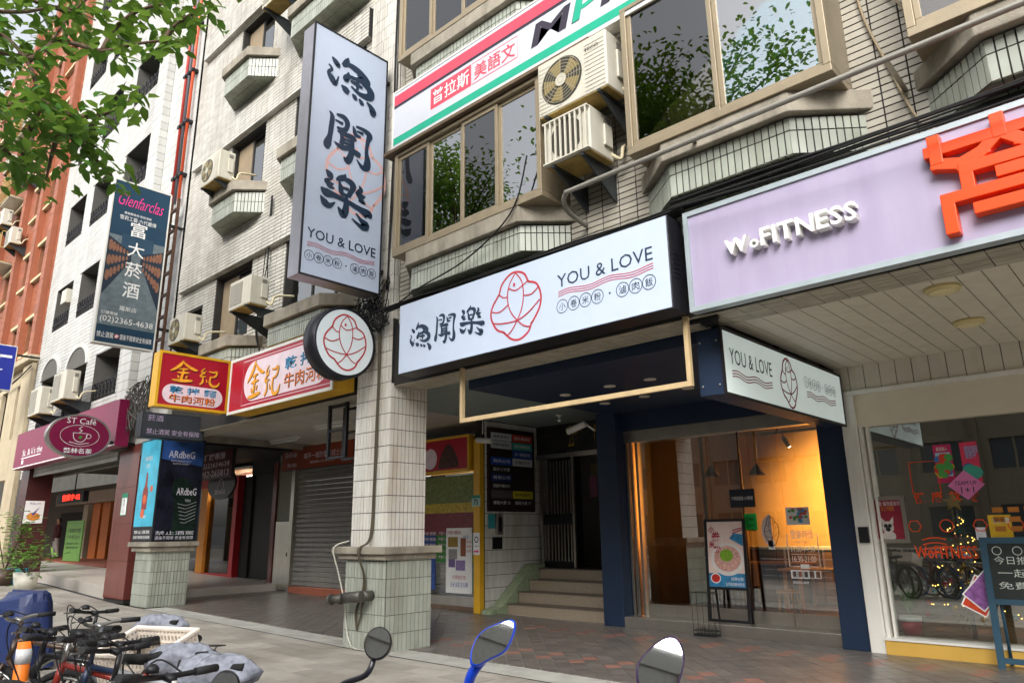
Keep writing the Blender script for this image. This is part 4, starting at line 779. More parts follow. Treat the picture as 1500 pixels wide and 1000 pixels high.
L.build('gold_lettering', mat('gold leaf', '#b8923c', .35, .6, bump=0), ge)
bx('lintel_bar', C_steel, ge, -10.4, -7.66, 12.0, 12.28, 3.06, 3.16); bx('back_wall', mat('dark speckled stone', '#7a736a', .5, var=.4, ns=80), ge, -10.4, -7.3, 13.6, 13.75, .8, 3.9); bx('side_wall', mat('dark speckled stone', '#3d3936'), ge, -7.5, -7.4, 11.6, 13.6, .8, 3.9); bx('floor', mat('dark wet granite', '#5c5148'), ge, -10.4, -7.4, 12.3, 13.6, .7, .82); bx('ceiling', C_dark, ge, -10.4, -7.4, 12.3, 13.6, 3.5, 3.6)
for k, (x, z, w, h, cc) in enumerate(((-10.15, 2.3, .2, .45, '#d08aa8'), (-9.9, 1.9, .25, .85, '#b9c2c4'), (-9.4, 1.95, .22, .6, '#b9c2c4'), (-9.35, 2.35, .5, .35, '#8c2a30'), (-10.1, 2.75, .5, .3, '#a39a78'), (-9.15, 2.2, .22, .3, '#d08aa8'))):
    bx('paper_notice', mat('paper '+cc, cc, .7, bump=0), ge, x, x+w, 13.585-k*.002, 13.6, z, z+h)
gt = thing('folding_gate', 'stainless folding gate with vertical bars standing open at the entrance', 'gate', (-9.8, 12.0, .82)); q = MB()
bx('stile', C_steel, gt, -10.28, -10.22, 11.98, 12.04, .82, 3.06); bx('stile', C_steel, gt, -9.42, -9.37, 11.98, 12.04, .82, 3.06)
for i in range(9): bx('bar', C_steel, gt, -10.19+i*.087, -10.165+i*.087, 11.995, 12.025, .9, 3.0)
bx('kick_plate', C_black, gt, -10.22, -9.42, 11.99, 12.03, .83, .95); bx('lock_plate', C_black, gt, -10.22, -9.42, 11.985, 12.035, 1.68, 1.9)
MB().tube([(-10.2, 11.97, 1.5), (-10.2, 11.9, 1.5), (-10.2, 11.9, 2.0), (-10.2, 11.97, 2.0)], .015, 8).build('handle', C_steel, gt)
cb = thing('security_camera', 'white tube security camera under the navy ceiling beside the gold characters', 'camera', (-7.9, 10.5, 3.4)); MB().tube([(-8.15, 10.3, 3.3), (-7.8, 10.38, 3.42)], .06, 10).build('housing', C_white, cb); MB().tube([(-7.8, 10.38, 3.42), (-7.7, 10.52, 3.3)], .02, 6).build('arm', C_white, cb)
cb = thing('security_camera', 'white security camera hanging before the directory board', 'camera', (-10.2, 10.1, 3.3)); MB().tube([(-10.2, 10.15, 3.8), (-10.2, 10.15, 3.42)], .012, 6).build('drop_rod', C_white, cb); MB().tube([(-10.32, 10.1, 3.34), (-10.02, 10.2, 3.3)], .055, 10).build('housing', C_white, cb); MB().ball((-10.2, 10.15, 3.41), .04).build('joint', C_black, cb)
bu = thing('bare_bulb', 'single bare bulb on the grey corrugated ceiling', 'lamp', (-8.9, 11.0, 3.6)); MB().lathe(Fr((-8.9, 11, 3.775), (1, 0, 0), (0, -1, 0)), [(.08, 0), (.07, .02), (.025, .03), (.025, .06)], 12).build('socket', C_white, bu); MB().ball((-8.9, 11, 3.67), .035, n=10, m=8).build('bulb', WHT, bu)
# glass shop with the small red sign, left of the entrance
gs = thing('noodle_shop', 'glass shopfront with yellow post and colourful menu film beside the tiled pier', 'shopfront', (-11.8, 10.6, .1))
bx('post', C_yel, gs, -10.62, -10.44, 10.3, 10.42, 0, 3.4, bevel=.006); bx('sill', mat('brown sill', '#6b5647', .6, var=.2), gs, -14.6, -10.63, 10.42, 10.7, 0, .12); bx('ledge', C_steel, gs, -14.6, -10.63, 10.45, 10.65, .121, .3)
bx('pane', G_shop, gs, -14.6, -10.63, 10.5, 10.512, .3, 2.75); bx('inner_wall', mat('warm dim wall', '#7d6a48', .8, var=.2), gs, -14.6, -10.7, 12.6, 12.7, .1, 3.6)
for i, (x0, x1, z0, z1, cc) in enumerate(((-11.95, -10.75, .95, 1.5, '#3a7a34'), (-13.2, -11.97, .4, 1.5, '#2c4a8c'), (-13.2, -10.7, 1.5, 1.95, '#7d3038'), (-11.0, -10.65, .4, .94, '#3a7a86'), (-13.2, -10.66, 1.95, 2.15, '#b8a02c'), (-13.2, -10.66, 2.15, 2.72, '#6d7a3c'))):
    bx('menu_film', mat('film '+cc, cc, .4, var=.4, ns=14, bump=0), gs, x0, x1, 10.494-i*.0008, 10.499, z0, z1)
L = MB(); Fq = FY(0, 10.486, 0)
for i in range(5): write(L, Fq, '乾拌麵 牛肉河粉', -12.6, 1.9-i*.12-.4, w=1.6, h=.07)
L.build('menu_lettering', CREAMV, gs)
po = thing('price_poster', 'white price poster with food photos taped on the shop glass', 'poster', (-11.0, 10.48, .5)); F = FY(-11.62, 10.48, .36)
MB().fbox(F, 0, .78, 0, 1.28, 0, .004).build('sheet', WHT, po)
for i, (a, b, w, h, cc) in enumerate(((.06, .9, .3, .2, '#9a7a2c'), (.44, .72, .16, .36, '#8a4a2c'), (.08, .66, .26, .2, '#8d8a86'), (.08, .5, .2, .16, '#6d5a8c'), (.3, .44, .28, .2, '#8a76a8'))): L = MB(); rect(L, F, a, a+w, b, b+h, .007); L.build('photo', mat('photo '+cc, cc, .5, var=.5, ns=40, bump=0), po)
L = MB(); write(L, F, '內用10顆/份', .04, 1.15, w=.42, h=.08, c=.007); write(L, F, '外帶請打包', .2, .27, w=.4, h=.08, c=.007); rect(L, F, .04, .74, .385, .395)
for k in range(3): write(L, F, '蝦仁鮮肉', .62, .98-k*.09, w=.14, h=.05, c=.007)
L.build('red_lettering', REDINK, po); L = MB(); write(L, F, '70元', .52, 1.06, w=.16, h=.07, c=.007); write(L, F, '玉米 韭菜 五元/顆', .14, .12, w=.52, h=.09, c=.007); L.build('blue_lettering', mat('blue print', '#274aa8', .5, bump=0), po)
F = FY(-13.0, 10.25, 2.78); t = box_sign('beef_sign', 'small red box sign with dark meat picture and yellow frame above the menu glass', F, 2.3, .72, .4, DRED, C_yel, .04, fm=C_yel)
L = MB(); L.poly([F.pt(q.x, q.y, .009) for q in smooth_path([(1.35, .08, 0), (1.45, .35, 0), (1.65, .58, 0), (1.8, .5, 0), (1.95, .3, 0), (2.0, .08, 0)], 4)]); L.build('meat_picture', mat('beef print', '#4a2c24', .5, var=.6, ns=16, bump=0), t); L = MB(); disc(L, F, 1.1, .3, .22, .0095); L.build('white_oval', CREAMV, t)
hn = thing('house_number_plate', 'small green house number plate on the yellow post', 'plate', (-10.53, 10.29, 2.1)); F = FY(-10.66, 10.296, 2.05); MB().fbox(F, 0, .24, 0, .22, 0, .006).build('plate', mat('pale green plate', '#a9cfc0', .5, bump=0), hn); L = MB(); rect(L, F, 0, .24, .16, .22, .008); L.build('band', mat('plate green', '#2c8a6a', .5, bump=0), hn); L = MB(); write(L, F, '75', .06, .03, w=.13, h=.11, bold=.02, c=.009); L.build('number', BLK, hn)
wn = thing('arrow_notice', 'white notice with pink arrow stuck on the yellow post', 'notice', (-10.53, 10.29, 1.2)); F = FY(-10.62, 10.297, 1.12); MB().fbox(F, 0, .18, 0, .42, 0, .003).build('sheet', WHT, wn); L = MB(); rect(L, F, .02, .12, .05, .08, .005); L.poly([F.pt(.11, .03, .0055), F.pt(.165, .065, .0055), F.pt(.11, .1, .0055)]); L.build('arrow', mat('pink arrow', '#e0388a', .5, bump=0), wn); L = MB(); ring(L, F, .09, .29, .05, .02, .005); write(L, F, '大家來學', .03, .15, w=.12, h=.03, c=.005); L.build('mark', INK, wn)
# shuttered shop
zs = zg(-16.5)
sh = thing('roller_shutter', 'closed grey metal roller shutter between steel posts', 'shutter', (-16.3, 10.4, zs)); M_sh = mat('grey shutter metal', '#8d8b87', .45, .4, var=.1, bump=.03, dirt=.3)
slat = MB(); slat.prism(FX(0, 0, 0), [(0, 0), (0, .118), (-.03, .098), (-.034, .03)], -3.0, 0)
sm = bpy.data.meshes.new('slat'); sm.from_pydata(slat.v, [], slat.f); sm.materials.append(M_sh); z = zs+.16
for k in range(25): link('slat', sm, sh, loc=(-14.45, 10.42, z)); z += .12
bx('guide_post', C_steel, sh, -17.62, -17.46, 10.3, 10.5, zs, 3.3); bx('threshold', mat('brick threshold', '#9c5a44', .7, var=.15), sh, -17.46, -14.4, 10.3, 10.5, zs-.05, zs+.15)
mb = MB(); mb.box(-14.62, -14.4, 10.3, 10.6, 0, 3.4); tag(mb.build('divider_post', C_steel), 'plain steel dividing post between roller shutter and menu shop', 'post')
os_ = box_sign('whisky_banner', 'orange and brown banner with white slogan above the roller shutter', FY(-17.9, 10.14, 3.2), 3.3, .58, .1, mat('brown orange print', '#8a3a1c', .5, var=.4, ns=1.2, bump=0), C_black, .01)
L = MB(); Fq = FY(-17.9, 10.14, 3.2); write(L, Fq, '喝不一樣的雪莉威士忌', 1.1, .24, w=1.8, h=.16, c=.008); write(L, Fq, '蘇格蘭威士忌 風味首選', 1.4, .12, w=1.1, h=.06, c=.008); write(L, Fq, 'Glenfarclas', .15, .34, w=.6, h=.14, shear=.4, c=.008); write(L, Fq, '買10送1', .3, .08, w=.45, h=.1, c=.008); L.build('lettering', CREAMV, os_)
bw = tag(bx('tiled_wall', mat('olive wall tile', '#7a7a68', .5, var=.1, island=.1), None, -18.55, -17.63, 10.45, 10.6, zs, 3.9), 'narrow olive tiled wall left of the roller shutter', 'wall')
mp = thing('meter_panel', 'stainless meter cabinet door on the olive tiled wall', 'cabinet', (-18.1, 10.4, zs)); bx('door', C_steel, mp, -18.45, -17.7, 10.39, 10.449, zs+.05, 1.9, bevel=.006); bx('latch', C_black, mp, -17.8, -17.76, 10.37, 10.389, 1.0, 1.1)
bd = thing('black_doorway', 'tall black door leaf in a dark frame by the granite post', 'door', (-19.4, 10.6, .3)); bx('leaf', mat('black door panel', '#16130f', .6), bd, -20.2, -18.75, 10.62, 10.68, .35, 3.25); bx('side_panel', C_dark, bd, -20.71, -20.21, 10.55, 10.68, .36, 3.25); bx('frame', C_granite, bd, -18.75, -18.56, 10.4, 10.7, .2, 3.5); bx('head', C_dark, bd, -20.4, -18.75, 10.6, 10.7, 3.25, 3.9); bx('sill', C_conc, bd, -20.4, -18.75, 10.35, 10.7, .2, .36)
# red framed tea shop
rs = thing('tea_shop', 'red and wood framed shopfront with shelves of dark pots behind glass', 'shopfront', (-22.4, 10.5, .3)); M_rf = mat('red lacquer', '#a01c24', .35, bump=0)
bx('sill', M_rf, rs, -26, -20.72, 10.38, 10.6, .3, .46); bx('post', M_rf, rs, -20.95, -20.72, 10.36, 10.6, .46, 3.3); bx('door_post', mat('golden wood', '#c07a1c', .4, var=.12), rs, -23.2, -22.75, 10.4, 10.5, .46, 3.0); bx('header', M_rf, rs, -26, -20.95, 10.38, 10.6, 3.0, 3.3); bx('pane', G_clear, rs, -26, -20.96, 10.52, 10.53, .46, 3.0); bx('inner_wall', mat('cream lit wall', '#b5a878', .8), rs, -26, -20.7, 12.5, 12.6, .3, 3.6)
pots = thing('pot_shelf', 'golden wooden shelf of small dark teapots inside the red framed shop', 'shelf', (-21.8, 12, .3)); bx('upright', C_wood, pots, -22.6, -22.5, 11.8, 12.1, .3, 3.0); bx('upright', C_wood, pots, -21.0, -20.95, 11.8, 12.1, .3, 3.0)
for k in range(5): bx('shelf', C_wood, pots, -22.5, -21.0, 11.8, 12.1, .6+k*.5, .64+k*.5)
pot = MB().ball((0, 0, .1), .1, .1, .09, 10, 6); pot.tube([(.08, 0, .1), (.17, 0, .16)], .02, 6, r2=.012); pot.tube([(-.08, 0, .15), (-.16, 0, .13), (-.15, 0, .07), (-.08, 0, .06)], .012, 5); pot.ball((0, 0, .2), .03, n=6, m=4)
pm = bpy.data.meshes.new('teapot'); pm.from_pydata(pot.v, [], pot.f); pm.polygons.foreach_set('use_smooth', pot.s); pm.materials.append(mat('dark clay', '#3a2a24', .5))
for k in range(5):
    for i in range(4): o = link('teapot', pm, None, loc=(-22.25+i*.34, 11.95, .64+k*.5)); tag(o, 'small dark clay teapot on the '+('lowest', 'second lowest', 'middle', 'second highest', 'top')[k]+' board of the wooden pot shelf', 'teapot', 'teapots on the shelf')
F = FX(-17.9, 8.1, 3.0); t = box_sign('order_sign', 'dark red hanging sign with two phone numbers before the tea shop', FY(-19.3, 8.45, 2.95), 2.0, .72, .08, mat('maroon print', '#5c1a20', .4, bump=0), C_black, .015); L = MB(); Fq = FY(-19.3, 8.45, 2.95); write(L, Fq, '訂購專線', .4, .48, w=1.2, h=.18, bold=.02, c=.009); write(L, Fq, '(02)23654638', .15, .26, w=1.7, h=.16, bold=.01, c=.009); write(L, Fq, '0912-265813', .15, .06, w=1.7, h=.16, bold=.01, c=.009); L.build('lettering', CREAMV, t); bx('hanger', C_black, t, -18.4, -18.36, 8.44, 8.5, 3.67, 3.9)
ov = thing('tea_sign', 'dark oval tea shop sign hanging below the phone number sign', 'sign', (-18.4, 8.7, 2.5)); Fq = FY(-18.35, 8.7, 2.85); MB().prism(Fq, [(.75*cos(2*pi*i/32), .4*sin(2*pi*i/32)) for i in range(32)], -.06, 0, True).build('panel', mat('brown black panel', '#241614', .4, bump=0), ov); L = MB(); write(L, Fq, '藝林名茶', -.3, -.27, w=.6, h=.12, c=.004); ring(L, Fq, 0, -.05, .16, .015, .004); L.build('lettering', CREAMV, ov)
for i, (x, y, lab, e) in enumerate(((-22.0, 11.4, 'lit tube lamp on the ceiling inside the red framed tea shop', 170), (-12.4, 11.6, 'lit tube lamp on the ceiling inside the menu shop', 100), (-.6, 12.2, 'lit tube lamp on the ceiling inside the fitness shop', 40))):
    l = thing('tube_lamp', lab, 'lamp', (x, y, 3.4)); bx('batten', C_white, l, x-.6, x+.6, y-.05, y+.05, 3.42, 3.49); MB().tube([(x-.58, y, 3.39), (x+.58, y, 3.39)], .02, 8).build('tube', mat('lit tube', '#fff1d8', .4, bump=0, emit=6), l)
    ld = bpy.data.lights.new('tube_light', 'AREA'); ld.shape = 'RECTANGLE'; ld.size = 1.2; ld.size_y = .08; ld.energy = e; ld.color = (1, .9, .74); lo = bpy.data.objects.new('tube_light', ld); COL.objects.link(lo); lo.parent = l; lo.matrix_parent_inverse = WM[l.name].inverted(); lo.location = (x, y, 3.36)
bx('shop_ceiling', C_white, rs, -26, -20.7, 10.62, 12.5, 3.5, 3.58); bx('shop_ceiling', C_white, gs, -14.6, -10.71, 10.72, 12.6, 3.5, 3.58)
# ------------------------------------------------------------------ fitness shop
ff = thing('fitness_shop', 'white framed fitness shopfront with wide glass and yellow wooden base', 'shopfront', (-1.5, 10.4, 0))
bx('post', C_white, ff, -3.35, -3.16, 10.3, 10.55, 0, 3.3, bevel=.008); bx('header', mat('cream header panel', '#cfc6b2', .5, var=.04, bump=.02), ff, -3.16, 5, 10.36, 10.5, 2.86, 3.3); q = MB(); q.box(-3.15, -3.11, 10.34, 10.5, .2, 2.86); q.box(-3.08, -3.05, 10.4, 10.5, .2, 2.86); q.build('track', C_white, ff)
bx('base', C_wood if 0 else mat('yellow wood base', '#c9a14c', .45, var=.1, ns=2), ff, -3.16, -1.7, 10.28, 10.55, 0, .17, bevel=.004); bx('base', mat('yellow wood base', '#c9a14c'), ff, -1.695, 5, 10.28, 10.55, 0, .17, bevel=.004); bx('sill', C_white, ff, -3.16, 5, 10.26, 10.55, .172, .2)
bx('pane', G_shop, ff, -3.05, 5, 10.44, 10.452, .2, 2.86); bx('meter_box', C_black, ff, -3.3, -3.18, 10.25, 10.299, 1.35, 1.55)
struct(bx('fitness_floor', mat('wood floor', '#7a5c38', .4, var=.15), None, -3.4, 5, 10.55, 16, .1, .18)); struct(bx('fitness_back_wall', mat('charcoal wall', '#2a2826', .8), None, -3.4, 5, 15.8, 16, .1, 3.6)); struct(bx('fitness_ceiling', mat('dark ceiling', '#3b342b'), None, -3.4, 5, 10.55, 16, 3.5, 3.6)); struct(bx('fitness_party_wall', mat('grey party wall', '#3d3a36', .8), None, -3.29, -3.2, 10.56, 16, .1, 3.6))
def glass_poster(name, label, u0, v0, u1, v1, cc, cat='poster', Y=10.43):
    a, b = P(u0, v0, Y=Y), P(u1, v1, Y=Y); x0, x1, z0, z1 = a.x, b.x, b.z, a.z
    t = thing(name, label, cat, ((x0+x1)/2, Y, z0)); bx('sheet', mat('sheet '+cc, cc, .4, var=.15, ns=8, bump=0), t, x0, x1, Y, Y+.004, z0, z1); return t, FY(x0, Y, z0), x1-x0, z1-z0
def blobs(t, F, w, h, cols, n, s):
    for i, cc in enumerate(cols):
        L = MB()
        for k in range(n): disc(L, F, w*(.15+.7*random.random()), h*(.2+.5*random.random()), s*random.uniform(.5, 1.2), .004+i*.0015+k*.0002, 9)
        L.build('picture_patch', mat('patch '+cc, cc, .5, bump=0), t)
t, F, w, h = glass_poster('toy_poster', 'magenta edged poster full of colourful figures on the fitness shop glass', 1365, 652, 1401, 706, '#b8265c'); L = MB(); rect(L, F, .02, w-.02, .08, h-.1, .003); L.build('picture', mat('pale blue print', '#9fc4d6', .5, bump=0), t); blobs(t, F, w, h, ('#d9a92c', '#3a6fb0', '#c8402c', '#4a9a4a'), 9, .045); L = MB(); write(L, F, '歡迎加入', w*.2, h-.08, w=w*.6, h=.05, c=.005); L.build('lettering', WHT, t)
t, F, w, h = glass_poster('offer_poster', 'coral pink poster with blue lettering on the fitness shop glass', 1404, 648, 1440, 705, '#d23c5c'); blobs(t, F, w, h*.5, ('#274a9c', '#3fa08c'), 6, .07); L = MB(); write(L, F, '體驗課程', .05, h*.72, w=w*.75, h=.09, c=.005); write(L, F, '優惠中', .05, h*.58, w=w*.6, h=.09, c=.005); L.build('lettering', mat('sky print', '#7fb0e0', .5, bump=0), t)
t, F, w, h = glass_poster('dog_poster', 'dark red poster with a white dog face in a silver frame', 1277, 733, 1327, 789, '#8c2438'); q = MB(); q.fbox(F, -.05, w+.05, -.05, 0, 0, .02); q.fbox(F, -.05, w+.05, h, h+.05, 0, .02); q.fbox(F, -.05, 0, 0, h, 0, .02); q.fbox(F, w, w+.05, 0, h, 0, .02); q.build('frame', C_steel, t)
L = MB(); disc(L, F, w*.45, h*.3, w*.2, .004, 20, h*.16); disc(L, F, w*.45, h*.08, w*.24, .0045, 20, h*.12); L.poly([F.pt(w*.25, h*.38, .005), F.pt(w*.22, h*.58, .005), F.pt(w*.38, h*.45, .005)]); L.poly([F.pt(w*.65, h*.38, .005), F.pt(w*.68, h*.58, .005), F.pt(w*.52, h*.45, .005)]); L.build('dog_picture', mat('dog white print', '#c9c2bc', .5, var=.2, ns=30, bump=0), t); L = MB(); disc(L, F, w*.38, h*.34, .025, .007); disc(L, F, w*.52, h*.34, .025, .007); disc(L, F, w*.45, h*.25, .03, .007); L.build('dog_eyes', BLK, t); L = MB(); write(L, F, '活動 寵物健身房', .04, h*.85, w=w*.85, h=.06, c=.005); L.build('lettering', mat('pale print', '#d8c8c8', .5, bump=0), t); L = MB(); write(L, F, '新上市體驗', w*.3, h*.72, w=w*.45, h=.06, c=.005); L.build('gold_print', mat('amber print', '#d98a2c', .5, bump=0), t)
c = P(1415, 710, Y=10.42); t = thing('diamond_notice', 'pink diamond shaped notice on the fitness shop glass', 'notice', (c.x, 10.42, c.z-.2)); F = FY(c.x, 10.42, c.z); MB().prism(F, [(-.2, 0), (0, -.18), (.2, 0), (0, .18)], 0, .004).build('sheet', mat('pink notice', '#d87ab0', .5, bump=0), t); L = MB(); write(L, F, 'TEAM UP', -.12, .0, w=.24, h=.05, c=.006); write(L, F, '1+1', -.06, -.1, w=.14, h=.08, c=.006); L.build('lettering', INK, t)
t, F, w, h = glass_poster('yellow_flyer', 'yellow timetable flyer above the chalkboard easel', 1446, 754, 1486, 788, '#d9b02c'); 
L = MB()
for k in range(9): rect(L, F, .06+(k % 3)*.16, .17+(k % 3)*.16, .08+(k//3)*.11, .14+(k//3)*.11, .006)
L.build('timetable_cells', mat('cell print', '#b8742c', .5, bump=0), t); L = MB(); write(L, F, '課表 時間', .05, h-.1, w=w*.7, h=.07, c=.006); L.build('lettering', WHT, t)
t, F, w, h = glass_poster('white_notice', 'small white notice beside the yellow flyer', 1428, 772, 1446, 790, '#dddde4', 'notice')
OG = mat('orange window lettering', '#e04a14', .5, bump=0)
L = MB(); F = FY(0, 10.432, 0); a, b = P(1340, 806, Y=10.43), P(1432, 806, Y=10.43); wl = thing('window_lettering', 'orange lettering and line icons on the fitness shop glass', 'lettering', (-2, 10.43, 1)); write(L, F, 'WoFITNESS', a.x, a.z-.09, w=b.x-a.x, h=.15, bold=.01); L.build('name', OG, wl)
L = MB(); 
for i, ch in enumerate('健康飲食'): write(L, F, ch, -2.62+i*.2, 1.83, w=.13, h=.14, bold=.02)
L.build('slogan', OG, wl); L = MB(); 
for i in range(5): ring(L, F, -2.66+i*.36, 1.55, .075, .012, .003+i*.0002, 14 if i % 2 else 6)
for i in range(4): L.ribbon(F, [(-2.6+.09*k, 1.2+i*.06+.03*sin(k)) for k in range(4)], .014, .0035)
L.ribbon(F, [(-2.62, 1.95), (-2.62, 2.35), (-2.3, 2.35), (-2.3, 1.95)], .012, .0034); L.build('icons', OG, wl)
# Christmas tree
tx, ty = -2.3, 10.98; xt = thing('christmas_tree', 'small decorated christmas tree with gold star inside the fitness shop', 'christmas tree', (tx, ty, .18)); MB().tube([(tx, ty, .18), (tx, ty, 1.75)], .03, 6).build('trunk', mat('dark wood', '#3a2416'), xt); L = MB(); T2 = MB()
for k in range(750):
    q = random.random()**.8; z = .4+q*1.3; r = .5*(1-q)+.03; a = random.random()*6.28; rr = r*random.uniform(.4, 1); p = V((tx+rr*cos(a), ty+rr*sin(a), z-.12*rr)); d = V((cos(a), sin(a), -.25))*.1; s_ = V((-sin(a), cos(a), 0))*.012
    L.poly([p-s_, p+s_, p+d+s_*.3, p+d-s_*.3])
L.build('branches', mat('dark fir green', '#24452c', .7, var=.3), xt, kind='stuff')
for k in range(26):
    q = random.random(); z = .45+q*1.1; r = .5*(1-q)+.06; a = -2.6+random.random()*2.2; MB().ball((tx+r*cos(a), ty+r*sin(a), z), .035, n=8, m=6).build('bauble', (mat('gold bauble', '#c9a02c', .2, .8, bump=0), mat('red bauble', '#b01c28', .25, .5, bump=0), mat('teal bauble', '#2c8c98', .25, .5, bump=0))[k % 3], xt)
q = MB()
for k in range(70): s_ = k/70; r = .48*(1-s_)+.04; a = s_*34; q.ball((tx+r*cos(a), ty+r*sin(a), .45+s_*1.25), .009, n=5, m=3)
q.build('fairy_lights', mat('gold fairy light', '#ffc560', .4, bump=0, emit=4), xt, kind='stuff')
F = FY(tx, ty-.02, 1.85); MB().prism(F, [((.13 if i % 2 == 0 else .055)*cos(pi/2+i*pi/5), (.13 if i % 2 == 0 else .055)*sin(pi/2+i*pi/5)) for i in range(10)], -.02, .02).build('star', mat('gold star', '#d9b04a', .3, .6, bump=0), xt)
pp = thing('potted_plant', 'spiky green plant in a red and white paper pot behind the fitness glass', 'plant', (-2.95, 10.75, .2)); MB().lathe(Fr((-2.95, 10.72, .2), (1, 0, 0), (0, 1, 0)), [(.1, 0), (.13, .17)], 12).build('pot', mat('red pot', '#b01c38', .5, bump=0), pp); MB().lathe(Fr((-2.95, 10.72, .37), (1, 0, 0), (0, 1, 0)), [(.131, 0), (.135, .06), (.12, .05), (0, .03)], 12).build('pot_rim', WHT, pp)
L = MB()
for k in range(46):
    a = random.random()*6.28; e = random.uniform(.4, 1.4); d = V((cos(a)*cos(e), sin(a)*cos(e), sin(e))); o = V((-2.95, 10.72, .44+random.random()*.12)); s_ = V((-sin(a), cos(a), 0))*.008; ln = random.uniform(.25, .5); L.poly([o-s_, o+s_, o+d*ln])
L.build('leaves', mat('grass green', '#4f8a3a', .5, var=.2), pp)
ez = thing('chalkboard_easel', 'blue framed chalkboard easel leaning before the fitness shop glass', 'sign board', (-1.4, 10.1, 0)); M_bl = mat('teal blue wood', '#25475a', .5, var=.1); F = Fr((-1.93, 10.02, .0), (1, 0, 0), (0, .1, 1))
q = MB(); q.fbox(F, 0, .07, 0, 1.42, -.04, 0); q.fbox(F, 1.1, 1.17, 0, 1.42, -.04, 0); q.fbox(F, .07, 1.1, 1.35, 1.42, -.04, 0); q.fbox(F, .07, 1.1, .68, .74, -.04, 0); q.fbox(F, .07, 1.1, .06, .12, -.04, 0); q.build('frame', M_bl, ez); MB().fbox(F, .07, 1.1, .74, 1.35, -.03, -.012).build('chalkboard', mat('chalkboard black', '#1d2422', .7, var=.2), ez)
for s_ in (.1, 1.07): MB().tube([F.pt(s_, 1.3, -.04), (F.pt(s_, 0).x, 10.24, .015)], .018, 6).build('rear_leg', M_bl, ez)
L = MB(); write(L, F, '今日推薦 低脂餐盒', .12, 1.12, w=.9, h=.09, c=-.009); write(L, F, '一起健身', .14, .98, w=.6, h=.09, c=-.009); write(L, F, '免費體驗課', .13, .85, w=.75, h=.08, c=-.009)
for k in range(5): ring(L, F, .16+k*.2, 1.27, .045, .008, -.009)
L.build('chalk_lettering', mat('chalk', '#b5bab4', .8, bump=0), ez)
for k, (a, dz, cc) in enumerate(((.5, 0, '#c9401c'), (.75, .03, '#8c5a9a'))):
    c = P(1437-k*-6, 872-k*8, Y=10.25); F = Fr((c.x, 10.235-k*.012, c.z), (cos(-a), 0, sin(-a)), (sin(a), 0, cos(a))); t = thing('tilted_flyer', ('orange' if k == 0 else 'purple')+' tilted flyer with white border beside the chalkboard easel', 'flyer', (c.x, 10.24, c.z)); MB().fbox(F, -.14, .14, -.2, .2, 0, .003).build('sheet', WHT, t); L = MB(); rect(L, F, -.125, .125, -.185, .185, .005); L.build('picture', mat('flyer '+cc, cc, .5, var=.5, ns=18, bump=0), t)
bn = thing('front_counter', 'brown service counter behind the chalkboard easel inside the fitness shop', 'counter', (.4, 12.6, .18)); bx('body', mat('brown counter', '#5a3a22', .5), bn, -.6, 1.6, 12.3, 12.9, .18, 1.1); bx('top', C_black, bn, -.65, 1.65, 12.25, 12.95, 1.1, 1.15)
sl_ = thing('delivery_bag', 'bright red bag standing behind the chalkboard easel', 'bag', (-1.2, 10.6, .2)); MB().prism(FY(-1.5, 10.62, .2), [(0, 0), (.5, 0), (.45, .42), (.1, .5)], -.2, 0).build('body', mat('red cloth', '#b5142c', .6), sl_, bevel=.02); MB().tube([(-1.35, 10.7, .62), (-1.3, 10.7, .75), (-1.15, 10.7, .75), (-1.1, 10.7, .62)], .012, 6).build('handle', BLK, sl_)
